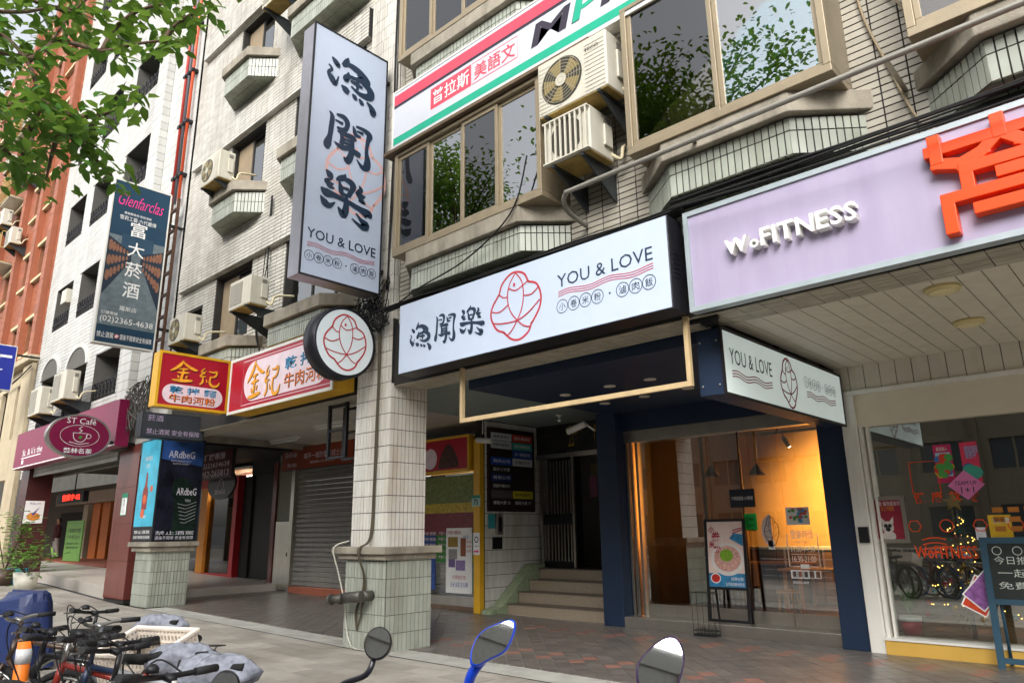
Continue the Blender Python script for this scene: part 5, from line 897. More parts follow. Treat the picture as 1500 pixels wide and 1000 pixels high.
# ------------------------------------------------------------------ air conditioners
M_acw = mat('aged white metal', '#c6c2b4', .45, var=.05, bump=.02, dirt=.35, dcol=hx('#8d7a55')); M_acd = mat('dark fan shade', '#3b382f', .7, bump=0); M_brk = mat('dark steel bracket', '#3f4447', .5, .5, var=.2, dirt=.3); M_und = mat('rusty underside', '#9c8348', .7, var=.3, ns=8, dirt=.4)
def ac(label, x0, x1, z0, z1, yf, d=.34, style='fan', wall=YW, group=None):
    """outdoor unit with its front at Y=yf, standing on two wall brackets"""
    t = thing('air_conditioner', label, 'air conditioner', ((x0+x1)/2, yf+d/2, z0), group=group); w, h = x1-x0, z1-z0
    MB().box(x0, x1, yf, yf+d, z0, z1).build('casing', M_acw, t, bevel=.015); F = FY(x0, yf, z0)
    bx('underside', M_und, t, x0+.01, x1-.01, yf+.01, yf+d-.01, z0-.012, z0-.001)
    if style == 'fan':
        cx, cy, r = w*.36, h*.5, min(w*.3, h*.43); o = MB(); disc(o, F, cx, cy, r, .004, 32); o.build('fan_opening', M_acd, t)
        o = MB()
        for k in range(5):
            a = k*2*pi/5+.4; o.poly([F.pt(cx+r*q*cos(a+e), cy+r*q*sin(a+e), .008) for q, e in ((.25, 0), (.92, -.1), (.92, .62), (.25, .7))])
        o.build('fan_blades', mat('yellowed fan blade', '#8a7a4c', .5, bump=0), t); o = MB(); disc(o, F, cx, cy, r*.27, .016, 20); o.build('hub', M_acw, t)
        o = MB()
        for k in range(1, 8): ring(o, F, cx, cy, r*k/7.5, .006, .02, 32)
        for k in range(8): a = k*pi/4; o.ribbon(F, [(cx+r*.25*cos(a), cy+r*.25*sin(a)), (cx+r*cos(a), cy+r*sin(a))], .006, .0215)
        o.build('fan_guard', mat('wire guard', '#a8a08a', .5, .4, bump=0), t); o = MB()
        for k in range(12): o.fbox(F, w*.7, w-.03, h*.06+k*h*.074, h*.06+k*h*.074+.012, 0, .006)
        for k in range(12):
            zz = h*.06+k*h*.074; dx = math.sqrt(max(0, (r*1.04)**2-(zz-cy)**2))
            if cx-dx > .04: o.fbox(F, .02, cx-dx, zz, zz+.01, 0, .005)
        o.build('louvre', M_acw, t, kind='stuff')
    elif style == 'bars':
        o = MB(); disc(o, F, w*.48, h*.5, h*.42, .004, 28); o.build('fan_opening', M_acd, t)
        for k in range(9): bx('guard_bar', M_acw, t, x0+.03+k*(w-.07)/8, x0+.05+k*(w-.07)/8, yf-.05, yf-.03, z0+.02, z1-.02)
        bx('guard_rail', M_acw, t, x0, x1, yf-.052, yf-.001, z1-.03, z1-.01); bx('guard_rail', M_acw, t, x0, x1, yf-.052, yf-.001, z0+.005, z0+.02)
    else:
        o = MB(); o.fbox(F, .04, w*.62, .06, h-.06, 0, .004); o.build('grille', mat('grey grille', '#8d8b82', .6, var=.1), t); o = MB()
        for k in range(int(h/.035)-3): o.fbox(F, .04, w*.62, .07+k*.035, .078+k*.035, .004, .01)
        o.build('louvre', M_acw, t, kind='stuff')
    G = FX(x1, yf, z0); o = MB(); o.fbox(G, d*.55, d*.9, h*.25, h*.75, 0, .03); o.build('valve_cover', M_acw, t, bevel=.012); o = MB(); o.fbox(G, d*.6, d*.85, h*.78, h*.9, 0, .01); o.build('side_plate', mat('grey decal', '#77746c', .6, bump=0), t)
    for x in (x0+.1, x1-.14):
        o = MB(); o.box(x, x+.04, yf-.02, wall, z0-.045, z0-.013); o.prism(Fr((x, wall, z0-.046), (0, -1, 0), (0, 0, 1)), [(0, 0), (0, -.36), (.05, -.36), (wall-yf, 0)], -.03, -.012); o.build('bracket', M_brk, t)
    MB().tube(smooth_path([(x1-.02, yf+d-.04, z0+.1), (x1+.08, yf+d+.02, z0+.02), (x1+.06, yf+d+.1, z0+.2), (x1+.03, wall+.01, z0+.3)], 5), .022, 6).build('pipe', mat('cream pipe wrap', '#c9bf9f', .7, var=.1), t)
    return t
ta = ac('large white air conditioner with round fan beside the wide bay window', -4.95, -3.93, 6.37, 7.1, 5.9); L = MB(); write(L, FY(-4.95, 5.9, 6.37), 'TECO', .72, .55, w=.2, h=.05, c=.012); L.build('maker_mark', BLK, ta)
ac('white air conditioner behind a barred guard under the round fan unit', -4.86, -4.2, 5.68, 6.24, 5.9, .45, 'bars')
ac('white air conditioner beside the third floor bay with white hose', -14.35, -13.5, 8.72, 9.36, 5.75, .34, 'fan'); ac('cream air conditioner with grey grille on steel brackets beside the tall white sign', -12.4, -11.6, 5.54, 6.08, 5.72, .36, 'grille')
ac('small white air conditioner above the red noodle sign', -15.05, -14.25, 5.38, 5.94, 5.72, .34, 'fan'); ac('white air conditioner high under the fourth floor bay', -12.3, -11.4, 12.1, 12.75, 5.8, .36, 'grille')
ac('white air conditioner on the cafe building before the first narrow arch', -25.1, -24.0, 5.05, 5.85, 5.75, .36, 'grille'); ac('white air conditioner on the cafe building before the second arch', -22.95, -21.85, 5.2, 6.0, 5.75, .36, 'grille')
# ------------------------------------------------------------------ white arched building
bB = thing('white_building', 'white tiled building with arched openings and iron balcony railings above the cafe', 'building', (-22.6, 8, .3))
C_wt = mat('white facade tile', '#bfbfbb', .4, var=.04, island=.07, bump=.02, dirt=.45, dcol=hx('#8c8880'), streak=(1.5, 1.5, .25)); C_wg = mat('pale grout', '#55534f', .9)
YB2 = 6.5; x0B = -28.0; x1B = -16.93; hB = []
for f in range(5):
    z = 8.2+f*3.08
    hB += [(-27.0, -25.35, z, z+1.45), (-24.6, -23.0, z, z+1.5), (-21.85, -19.9, z+.05, z+1.5)]
hB += [(-27.2, -25.5, 4.9, 6.55), (-24.6, -22.85, 4.9, 6.45), (-22.1, -20.2, 5.2, 6.55)]
hh = [(a-x0B, b-x0B, c-3.4, d-3.4) for a, b, c, d in hB]; FBf = FY(x0B, YB2, 3.4)
wall_holes(FBf, x1B-x0B, 20, hh, .8).build('wall', C_wg, bB)
tiles(bB, FBf, x1B-x0B, 20, .45, .1, .014, .008, C_wt, [(a, b, c, d) for a, b, c, d in hh]+[(8.6, 10.75, 0, 20)], 0)
col = bx('column', C_wg, bB, -19.4, -18.75, 6.3, 6.495, 3.6, 23.4); tiles(col, FY(-19.4, 6.3, 3.7), .65, 19.5, .32, .22, .012, .006, C_wt, (), 40)
tiles(col, FX(-18.75, 6.3, 3.7), .19, 19.5, .19, .22, .012, .006, C_wt, (), 20); tiles(bB, FY(-18.74, YB2, 3.7), 1.8, 19.5, .48, .22, .012, .006, C_wt, (), 40)
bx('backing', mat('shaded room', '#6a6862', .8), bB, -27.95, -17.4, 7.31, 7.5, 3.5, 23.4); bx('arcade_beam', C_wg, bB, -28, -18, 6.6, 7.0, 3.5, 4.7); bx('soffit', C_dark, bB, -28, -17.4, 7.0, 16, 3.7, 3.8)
M_iron = mat('black wrought iron', '#26262a', .5, .3, bump=0)
for i, (a, b, c, d) in enumerate(hB):
    q = MB(); n = 7; q.box(a, b, 6.54, 6.56, c+.5, c+.53); q.box(a, b, 6.54, 6.56, c+.06, c+.09)
    for k in range(n+1):
        x = a+(b-a)*k/n; q.box(x-.012, x+.012, 6.54, 6.56, c, c+.52)
        if k < n: cx = x+(b-a)/n/2; q.tube([(cx+.09*cos(t_), 6.53-.06*abs(sin(t_)), c+.29+.17*sin(t_)) for t_ in [j*pi/5 for j in range(10)]], .013, 4, True)
    q.build('railing', M_iron, bB)
    w = flush_window(a+.06, b-.06, c+.03, d-.03, (G_green if i % 3 else G_win2, G_win2), bB, 7.15, C_dalu)
for a, b, zs_ in ((-27.2, -25.5, 6.55), (-24.6, -22.85, 6.45)):      # arch heads
    q = MB(); m_ = (a+b)/2; r = (b-a)/2; n = 12; pts = [(m_-r*cos(pi*k/n), zs_+.62*sin(pi*k/n)) for k in range(n+1)]; out = [(m_-(r+.14)*cos(pi*k/n), zs_+.76*sin(pi*k/n)) for k in range(n+1)]
    for k in range(n):
        q.add([(pts[k][0], 6.44, pts[k][1]), (pts[k+1][0], 6.44, pts[k+1][1]), (out[k+1][0], 6.44, out[k+1][1]), (out[k][0], 6.44, out[k][1]), (pts[k][0], 6.52, pts[k][1]), (pts[k+1][0], 6.52, pts[k+1][1]), (out[k+1][0], 6.52, out[k+1][1]), (out[k][0], 6.52, out[k][1])], [(3, 2, 1, 0), (0, 1, 5, 4), (2, 3, 7, 6)])
    q.build('arch_moulding', C_wt, bB); q = MB(); q.poly([(p, 6.47, z_) for p, z_ in pts][::-1]); q.build('arch_shadow_panel', mat('grey recess shade', '#5b5954', .8), bB)  # flat dark sheet: the shade inside the arch head put in as colour
bx('window_unit', C_acw if 0 else M_acw, bB, -25.3-.6, -25.42, 6.35, 6.9, 8.9, 9.35)
# red granite piers of the cafe arcade
gp = thing('granite_pier', 'polished red brown granite pier beside the poster wrapped pier', 'pier', (-18.5, 6.8, .1)); z_ = zg(-18.6)
bx('core', C_grout, gp, -19.25, -18.0, 6.52, 7.3, z_-.05, 3.7); tiles(gp, FY(-19.25, 6.52, z_+.03), 1.25, 3.5, 1.25, .83, .006, .02, C_granite, (), 10, name='granite_slab'); tiles(gp, FX(-18.0, 6.5, z_+.03), .8, 3.5, .8, .83, .006, .02, C_granite, (), 10, name='granite_slab')
pl_ = thing('address_plate', 'small green and white address plate on the granite pier', 'plate', (-18.6, 6.49, 2.1)); F = FY(-18.75, 6.499, 2.05); MB().fbox(F, 0, .34, 0, .5, 0, .008).build('plate', WHT, pl_); L = MB(); rect(L, F, 0, .34, .4, .5, .01); L.ribbon(F, [(0, 0), (.34, 0), (.34, .5), (0, .5)], .03, .0105, closed=True); L.build('band', mat('plate green', '#2c8a6a'), pl_); L = MB(); write_down(L, F, '南路二段', .17, .37, .07, .085, c=.011); L.build('lettering', INK, pl_)
g2 = thing('granite_pier', 'dark granite pier with white food poster at the cafe corner', 'pier', (-26, 6.9, .4)); bx('core', C_grout, g2, -27.35, -26.55, 6.4, 7.05, .3, 3.7); tiles(g2, FY(-27.35, 6.4, .42), .8, 3.2, .8, .8, .006, .02, mat('dark granite', '#4a2a2a', .25, var=.2, ns=90, island=.06), (), 10, name='granite_slab'); tiles(g2, FX(-26.55, 6.38, .42), .68, 3.2, .68, .8, .006, .02, mat('dark granite', '#4a2a2a'), (), 10, name='granite_slab')
fp = thing('food_poster', 'white poster with orange dish on the dark granite pier', 'poster', (-26.5, 6.6, 2.0)); F = FX(-26.527, 6.4, 2.0); MB().fbox(F, 0, .52, 0, .68, 0, .006).build('sheet', WHT, fp); L = MB(); disc(L, F, .26, .2, .18, .008, 24, .12); L.build('dish_picture', mat('orange dish print', '#dd8a3c', .5, var=.3, ns=9, bump=0), fp); L = MB(); L.poly([F.pt(.2, .27, .01), F.pt(.27, .24, .01), F.pt(.4, .5, .01)]); write(L, F, '新品上市', .12, .57, w=.3, h=.06, c=.009); L.build('blue_print', mat('violet print', '#4a4a9a', .5, bump=0), fp)
# inside the cafe arcade
ca = thing('cafe_shop', 'dim cafe front with orange panels and a shutter behind the granite piers', 'shopfront', (-30, 12, .5)); zf = .68
bx('back_wall', mat('dusky wall', '#5a5048', .8, var=.2), ca, -44, -26.0, 11.4, 11.6, zf-.4, 3.8)
for x0, x1 in ((-35.8, -34.9), (-34.6, -33.7), (-32.6, -31.2)): bx('orange_panel', mat('orange wood panel', '#b8621c', .5, var=.12), ca, x0, x1, 11.25, 11.39, zf, 3.1)
bx('shutter', M_sh, ca, -31.0, -27.5, 11.3, 11.39, zf, 2.9); bx('beam', mat('grey pink fascia', '#8f7d70', .7), ca, -40, -26, 10.9, 11.2, 3.0, 3.5); bx('doorway', C_dark, ca, -40.5, -37.0, 11.33, 11.39, zf, 2.7); bx('plinth', mat('brick red floor', '#8c4f3c', .6), ca, -42, -27.4, 9.2, 11.3, zf-.4, zf)
bx('door_frame', mat('stone post', '#a39882', .7), ca, -36.9, -36.3, 11.2, 11.39, zf, 3.0)
led = thing('led_sign', 'black display box with glowing red characters hanging in the cafe arcade', 'sign', (-26.2, 7.5, 2.7)); bx('box', C_black, led, -27.4, -24.9, 7.5, 7.65, 2.62, 2.95); L = MB(); write(L, FY(-27.3, 7.5, 2.66), '營業中 02', .4, .03, w=1.7, h=.2, bold=.02, c=.004); L.build('glowing_text', mat('red led', '#ff2a1c', .5, bump=0, emit=2.5), led); bx('hanger', C_black, led, -26.0, -25.97, 7.55, 7.58, 2.95, 3.7)
gb = thing('green_board', 'light green standing sign board before the orange cafe panels', 'sign board', (-31.5, 9.6, .6)); F = FY(-33.0, 9.5, .69); MB().fbox(F, 0, 1.9, 0, 1.5, -.05, 0).build('panel', mat('leaf green print', '#5f8a3c', .5, bump=0), gb); L = MB(); write(L, F, '午餐套餐 特價', .2, 1.05, w=1.5, h=.16, c=.004); write(L, F, '下午茶 $120', .2, .8, w=1.5, h=.16, c=.004); write(L, F, '咖啡 鬆餅 三明治', .25, .6, w=1.4, h=.09, c=.004); write(L, F, '現做現烤 歡迎外帶', .25, .45, w=1.4, h=.09, c=.004); L.build('lettering', mat('dark green ink', '#1c2a14', .5, bump=0), gb)
# a person in the doorway
pe = thing('person', 'person in dark red jacket and pale trousers standing in the cafe doorway', 'person', (-37.7, 10.5, zf))
def skin(name, m, joints, edges, parent):
    me = bpy.data.meshes.new(name); me.from_pydata([j[0] for j in joints], edges, []); me.materials.append(m); o = link(name, me, parent)
    mo = o.modifiers.new('skin', 'SKIN'); 
    for v, j in zip(me.skin_vertices[0].data if me.skin_vertices else [], joints): v.radius = (j[1], j[1])
    o.modifiers.new('sub', 'SUBSURF').levels = 2; return o
bx_, by_ = -37.7, 10.5
def body_mesh(parts, m, name, parent):
    q = MB()
    for pts, rs, fl in parts:
        p = smooth_path([(*a, r) for a, r in zip(pts, rs)] if 0 else pts, 4); rr = [v.x for v in smooth_path([(r, 0, 0) for r in rs], 4)]; n = 10; k = len(q.v)
        for i, c in enumerate(p):
            for j in range(n): a = 2*pi*j/n; q.v.append((c.x+rr[i]*cos(a), c.y+rr[i]*sin(a)*fl, c.z))
        for i in range(len(p)-1):
            for j in range(n): q.f.append((k+i*n+j, k+i*n+(j+1) % n, k+(i+1)*n+(j+1) % n, k+(i+1)*n+j)); q.s.append(True)
        q.f.append(tuple(k+(len(p)-1)*n+j for j in range(n))); q.s.append(True); q.f.append(tuple(k+j for j in range(n-1, -1, -1))); q.s.append(True)
    return q.build(name, m, parent)
X, Y_, Z_ = bx_, by_, zf
o = body_mesh([([(X, Y_, Z_+.78), (X, Y_, Z_+.95), (X, Y_, Z_+1.2), (X, Y_, Z_+1.36), (X, Y_, Z_+1.44), (X, Y_, Z_+1.52), (X, Y_-.01, Z_+1.6), (X, Y_-.01, Z_+1.68), (X, Y_, Z_+1.73)], [.16, .17, .18, .19, .08, .07, .095, .09, .03], .7)], mat('skin tone', '#b98a6d', .6, bump=0), 'body', pe)
body_mesh([([(X, Y_, Z_+.74), (X, Y_, Z_+.95), (X, Y_, Z_+1.2), (X, Y_, Z_+1.36), (X, Y_, Z_+1.46)], [.175, .185, .195, .2, .09], .72), ([(X-.22, Y_, Z_+1.4), (X-.26, Y_, Z_+1.15), (X-.22, Y_-.08, Z_+.92)], [.07, .06, .045], 1), ([(X+.22, Y_, Z_+1.4), (X+.27, Y_, Z_+1.15), (X+.25, Y_-.05, Z_+.88)], [.07, .06, .045], 1)], mat('dark red jacket', '#4a1c22', .8), 'jacket', pe)
body_mesh([([(X-.09, Y_, Z_+.86), (X-.1, Y_, Z_+.45), (X-.12, Y_, Z_+.05)], [.105, .08, .06], 1), ([(X+.09, Y_, Z_+.86), (X+.11, Y_+.04, Z_+.45), (X+.1, Y_+.1, Z_+.05)], [.105, .08, .06], 1)], mat('pale trousers', '#a8a49c', .8), 'trousers', pe)
q = MB(); q.ball((X-.12, Y_-.06, Z_+.04), .05, .13, .05); q.ball((X+.1, Y_+.04, Z_+.04), .05, .13, .05); q.build('shoes', BLK, pe); MB().ball((X, Y_+.02, Z_+1.66), .1, .09, .1).build('hair', mat('dark hair', '#1c1613', .7), pe)
# ------------------------------------------------------------------ orange brick building
bC = thing('brick_building', 'orange tiled building with cream window sills beyond the white building', 'building', (-34, 8, .5)); C_br = mat('orange facade tile', '#96583e', .5, var=.1, island=.14, bump=.03, dirt=.2)
x0C, x1C = -46., -28.05; hC = []
for f in range(6):
    z = 7.9+f*2.95
    for a, b in ((-30.2, -28.75), (-32.15, -30.95), (-35.2, -33.8), (-38.6, -37.2), (-42, -40.6)): hC.append((a, b, z, z+1.35))
hh = [(a-x0C, b-x0C, c-7.5, d-7.5) for a, b, c, d in hC]; Fc = FY(x0C, 6.5, 7.5); wall_holes(Fc, x1C-x0C, 17.5, hh, .25).build('wall', mat('brick joint', '#8a5a40', .9), bC)
tiles(bC, Fc, x1C-x0C, 17.5, .3, .1, .012, .008, C_br, hh, 0)
for x in (-28.5, -30.55, -33.2, -36.5): pb = bx('pilaster', C_br, bC, x-.22, x+.22, 6.3, 6.49, 7.6, 25); tiles(pb, FY(x-.22, 6.3, 7.6), .44, 17.3, .44, .3, .015, .01, C_br, (), 8)
C_cream = mat('cream stone', '#c9b892', .7, var=.1, dirt=.3)
for a, b, c, d in hC:
    w = flush_window(a+.03, b-.03, c+.03, d-.03, (G_win2, G_win2), bC, 6.62, C_dalu); bx('window_sill', C_cream, bC, a-.12, b+.12, 6.36, 6.52, c-.1, c); bx('window_head', C_cream, bC, a-.12, b+.12, 6.4, 6.52, d, d+.12)
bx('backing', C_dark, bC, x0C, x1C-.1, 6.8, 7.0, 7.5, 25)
M_sto = mat('sandy stone facade', '#b5a78c', .7, var=.12, ns=2, bump=.15, dirt=.35, dcol=hx('#5f5444')); hD = [(-30.2, -29.4, 4.9, 6.8), (-32.2, -31.4, 4.9, 6.8), (-34.2, -33.4, 4.9, 6.8), (-44, -29.3, .5, 3.5)]
Fd = FY(x0C, 6.48, .3); wall_holes(Fd, x1C-x0C, 7.2, [(a-x0C, b-x0C, c-.3, d-.3) for a, b, c, d in hD], .3).build('stone_storey', M_sto, bC)
for a, b, c, d in hD[:3]: flush_window(a, b, c, d, (G_win2,), bC, 6.6, C_dalu)
bx('cornice', M_sto, bC, x0C, x1C, 6.2, 6.6, 7.4, 7.62, bevel=.03); bx('stone_pier', M_sto, bC, -29.2, -28.1, 6.35, 6.47, .3, 7.35)
for i in range(4):
    z = 9.6+i*2.95; t = thing('window_cage', 'iron window cage on the orange building, '+('lowest', 'second', 'third', 'topmost')[i]+' of its column', 'window cage', (-35, 6.2, z)); q = MB()
    for k in range(8): q.tube([(-35.9+k*.26, 5.9, z), (-35.9+k*.26, 5.9, z+1.3)], .015, 4)
    for zz in (z, z+.6, z+1.3): q.tube([(-35.9, 6.5, zz), (-35.9, 5.9, zz), (-34.0, 5.9, zz), (-34.0, 6.5, zz)], .018, 4)
    q.build('bars', mat('yellowed iron', '#a08a50' if i == 0 else '#8d8b86', .6), t); bx('tray', M_acw, t, -35.9, -34.0, 5.9, 6.5, z-.06, z-.02)
for i, (x, z) in enumerate(((-33.4, 12.9), (-33.2, 15.8), (-35.6, 14.4), (-36.2, 17.2), (-34.0, 18.6))): ac('white air conditioner on the orange building, '+('lowest of the group', 'beside the second cage', 'above the second cage', 'on the far side near the top', 'topmost of the group')[i], x, x+.95, z, z+.7, 5.9, .36, 'grille', 6.5)
bD = thing('far_building', 'pale far building with stacked balconies beyond the orange building', 'building', (-60, 9, 0)); bx('wall', mat('pale far wall', '#b8b2a6', .8, var=.1, dirt=.3), bD, -75, -46.1, 6.6, 20, 0, 24)
for f in range(6):
    for k in range(5): bx('balcony', mat('far balcony', '#a39b8d', .8, var=.2), bD, -51-k*5, -47.4-k*5, 5.9, 6.59, 3.8+f*3.2, 4.9+f*3.2); bx('window', mat('far window', '#3d4448', .3), bD, -51-k*5, -47.4-k*5, 6.57, 6.598, 5.0+f*3.2, 6.5+f*3.2)
bs = box_sign('blue_sign', 'dark blue projecting sign with white strokes at the orange building', FX(-27.6, 4.6, 6.2), 1.15, 1.5, .2, mat('royal blue print', '#1c2a8c', .4, bump=0), C_white, .03); L = MB(); write(L, FX(-27.6, 4.6, 6.2), '行', .45, .6, w=.6, h=.6, bold=.03, c=.009); L.build('lettering', WHT, bs); bx('bracket', C_black, bs, -27.75, -27.7, 5.75, 6.45, 7.4, 7.46)
# ------------------------------------------------------------------ ladder, pipes and wires on the facades
ld_ = thing('cable_ladder', 'rusty brown cable ladder climbing between white and cream buildings', 'ladder', (-17.1, 6.4, 4)); M_rust = mat('rusty brown steel', '#5a3f30', .7, .3, var=.3, ns=10)
for x in (-17.35, -16.95): bx('rail', M_rust, ld_, x-.03, x+.03, 6.3, 6.36, 4.4, 9.6)
for k in range(9): bx('rung', M_rust, ld_, -17.32, -16.98, 6.305, 6.355, 4.9+k*.55, 4.97+k*.55)
for i, (x, cc, nm) in enumerate(((-17.55, '#b0362c', 'red'), (-17.35, '#5a5a60', 'grey'), (-17.12, '#c8502c', 'orange red'))):
    t = thing('riser_pipe', nm+' riser pipe running up between the white and cream buildings', 'pipe', (x, 6.38, 9.6)); MB().tube([(x, 6.38, 9.6), (x, 6.38, 20)], .04, 8).build('pipe', mat('pipe '+cc, cc, .5), t)
    for k in range(6): bx('clamp', C_black, t, x-.07, x+.07, 6.32, 6.5, 10.3+k*1.5, 10.38+k*1.5)
cp = thing('conduit_pipe', 'long grey conduit pipe crossing under the bay windows', 'pipe', (-3, 5.95, 5.3)); 
MB().tube(smooth_path([(-4.75, 6.5, 5.1), (-4.72, 6.1, 5.16), (-4.6, 5.92, 5.26), (-4.3, 5.9, 5.27), (-2, 5.9, 5.28), (1.5, 5.9, 5.3)], 6), .028, 8).build('pipe', mat('grey conduit', '#8b8880', .5, .3, var=.1), cp)
for x in (-3.0, -1.2, .3): bx('clip', C_steel, cp, x-.02, x+.02, 5.9, 6.52, 5.295, 5.315)
def wires(label, paths, r, name='cable_bundle', m=C_rubber, cat='cable'):
    t = thing(name, label, cat, paths[0][0])
    for p in paths: MB().tube(smooth_path(p, 6), r*random.uniform(.7, 1.2), 5).build('strand', m, t)
    return t
def run(x0, x1, y, z0, z1, sag, n=7, j=.02): return [(x0+(x1-x0)*i/n, y+random.uniform(-j, j)*.5, z0+(z1-z0)*i/n-sag*4*(i/n)*(1-i/n)+random.uniform(-j, j)) for i in range(n+1)]
wires('thick bundle of black cables lying along the top of the long white fascia sign', [run(-8.3, -3.3, 6.1+random.random()*.2, 4.72+random.random()*.05, 4.72+random.random()*.06, -.01) for k in range(6)], .014)
wires('bundle of black cables running above the lilac fascia panel', [run(-3.4, 3, 6.12+random.random()*.25, 4.74+random.random()*.08, 4.78+random.random()*.1, .01) for k in range(7)], .014)
wires('single black cable sagging across the lilac fascia panel', [run(-3.3, 3, 5.95, 4.66, 4.75, .12, j=.0)], .011)
wires('dark cable looping down across the first bay window base', [[(-5.2, 5.95, 6.0), (-5.4, 5.98, 5.5), (-5.7, 5.97, 5.2), (-6.4, 6.0, 4.95), (-7.3, 6.0, 4.8), (-8.2, 6.2, 4.72), (-8.5, 6.4, 4.75)]], .014)
wires('tan cable hanging on the tiled wall between the second and third bay', [[(-1.5, 6.5, 7.3), (-1.45, 6.5, 6.3), (-1.3, 6.5, 5.6), (-1.15, 6.5, 5.0), (-1.0, 6.5, 4.8)], [(-1.5, 6.5, 6.9), (-1.2, 6.48, 6.3), (-1.0, 6.4, 5.95), (-.6, 5.9, 5.75), (.3, 5.88, 5.7)]], .011, m=mat('tan cable', '#a3937a', .7))
wires('brown and black cables running down the front of the white tiled pier', [[(-8.62+random.uniform(-.05, .05), 6.43, 5.4), (-8.66+random.uniform(-.03, .03), 6.4, 4.4), (-8.68+random.uniform(-.03, .03), 6.42, 3.2), (-8.7+random.uniform(-.03, .03), 6.42, 2.2), (-8.74+random.uniform(-.03, .03), 6.42, 1.5), (-8.74+random.uniform(-.03, .03), 6.22, 1.32), (-8.78+random.uniform(-.05, .05), 6.36, .9), (-8.85+random.uniform(-.1, .1), 6.35, .5), (-8.9, 6.36, .25)] for k in range(4)], .013, m=mat('dusty cable', '#4d4637', .8))
wires('tangle of thin cables on the column under the tall white sign', [smooth_path([(-8.9+random.uniform(-.35, .5), 6.4-random.random()*.1, 4.85+random.uniform(-.35, .5)) for _ in range(8)], 2) for k in range(11)], .008)
wires('pale hose curling down the pale green pier base', [[(-9.2, 6.38, 1.45), (-9.35, 6.22, 1.35), (-9.32, 6.3, 1.0), (-9.2, 6.34, .6), (-9.12, 6.34, .25), (-8.95, 6.3, .06), (-8.75, 6.25, .03)]], .014, 'hose', mat('pale hose', '#b5b3a6', .6), 'hose')
wires('tangle of grey cables on the wall between oval cafe sign and red noodle sign', [[(-17.9+random.uniform(-.8, .8), 6.3-random.random()*.1, 4.7+random.uniform(-.8, .5)) for _ in range(7)] for k in range(14)], .011, m=mat('grey cable', '#55534f', .8))
wires('black cables sagging along the stone storey of the orange building', [run(-34, -28, 6.3, 6.9, 7.2, .2) for k in range(3)], .02)
wires('black cables draped along the top of the red noodle fascia', [run(-13.0, -9.0, 6.15+random.random()*.2, 4.74, 4.78+random.random()*.08, .03) for k in range(4)], .012)
wires('thin black cables hanging in loops down the left part of the cream wall', [[(-12.6+random.uniform(-.1, .1), 6.48, 8.2), (-12.5+random.uniform(-.15, .15), 6.47, 7.0), (-12.3+random.uniform(-.15, .15), 6.35, 6.2), (-12.6+random.uniform(-.2, .2), 6.45, 5.4), (-12.2, 6.3, 4.85)] for k in range(4)], .01)
wires('black cables running from the tall white sign up the tiled column', [[(-8.5+random.uniform(-.1, .05), 6.42, 5.2), (-8.48+random.uniform(-.08, .04), 6.43, 7), (-8.5+random.uniform(-.08, .04), 6.43, 9.0), (-8.5, 6.43, 13)] for k in range(4)], .011)
sc = thing('hose_connection', 'twin grey fire hose inlet sticking out of the pale green pier base', 'fire inlet', (-9.0, 6.3, .6)); M_ci = mat('grey cast iron', '#55534e', .5, .5, var=.2, dirt=.3)
MB().tube([(-8.62, 6.39, .72), (-8.62, 6.22, .72)], .07, 12).build('wall_flange', M_ci, sc); MB().tube([(-8.6, 6.22, .72), (-9.0, 6.2, .68)], .075, 12).build('body', M_ci, sc)
for dy, dz in ((-.09, .0), (.07, .0)):
    MB().tube([(-8.98, 6.2+dy*.5, .68), (-9.16, 6.18+dy, .66)], .055, 12).build('outlet', M_ci, sc); MB().lathe(Fr((-9.16, 6.18+dy, .66), (0, -1, 0), (0, 0, 1)), [(.075, -.02), (.075, .03), (.05, .035), (.048, -.01), (0, -.01)], 16).build('coupling', M_ci, sc)
bk = thing('lamp_bracket', 'black steel lattice bracket hanging from the arcade beam left of the pier', 'bracket', (-10.2, 6.9, 2.9)); xs = (-10.45, -9.95)
for x in xs:
    for y in (6.75, 7.05): bx('upright', C_black, bk, x-.025, x+.025, y-.025, y+.025, 2.75, 3.66)
for z in (2.75, 3.2, 3.6):
    q = MB(); q.box(-10.42, -9.98, 6.73, 6.77, z, z+.04); q.box(-10.42, -9.98, 7.03, 7.07, z, z+.04); q.build('rail', C_black, bk)
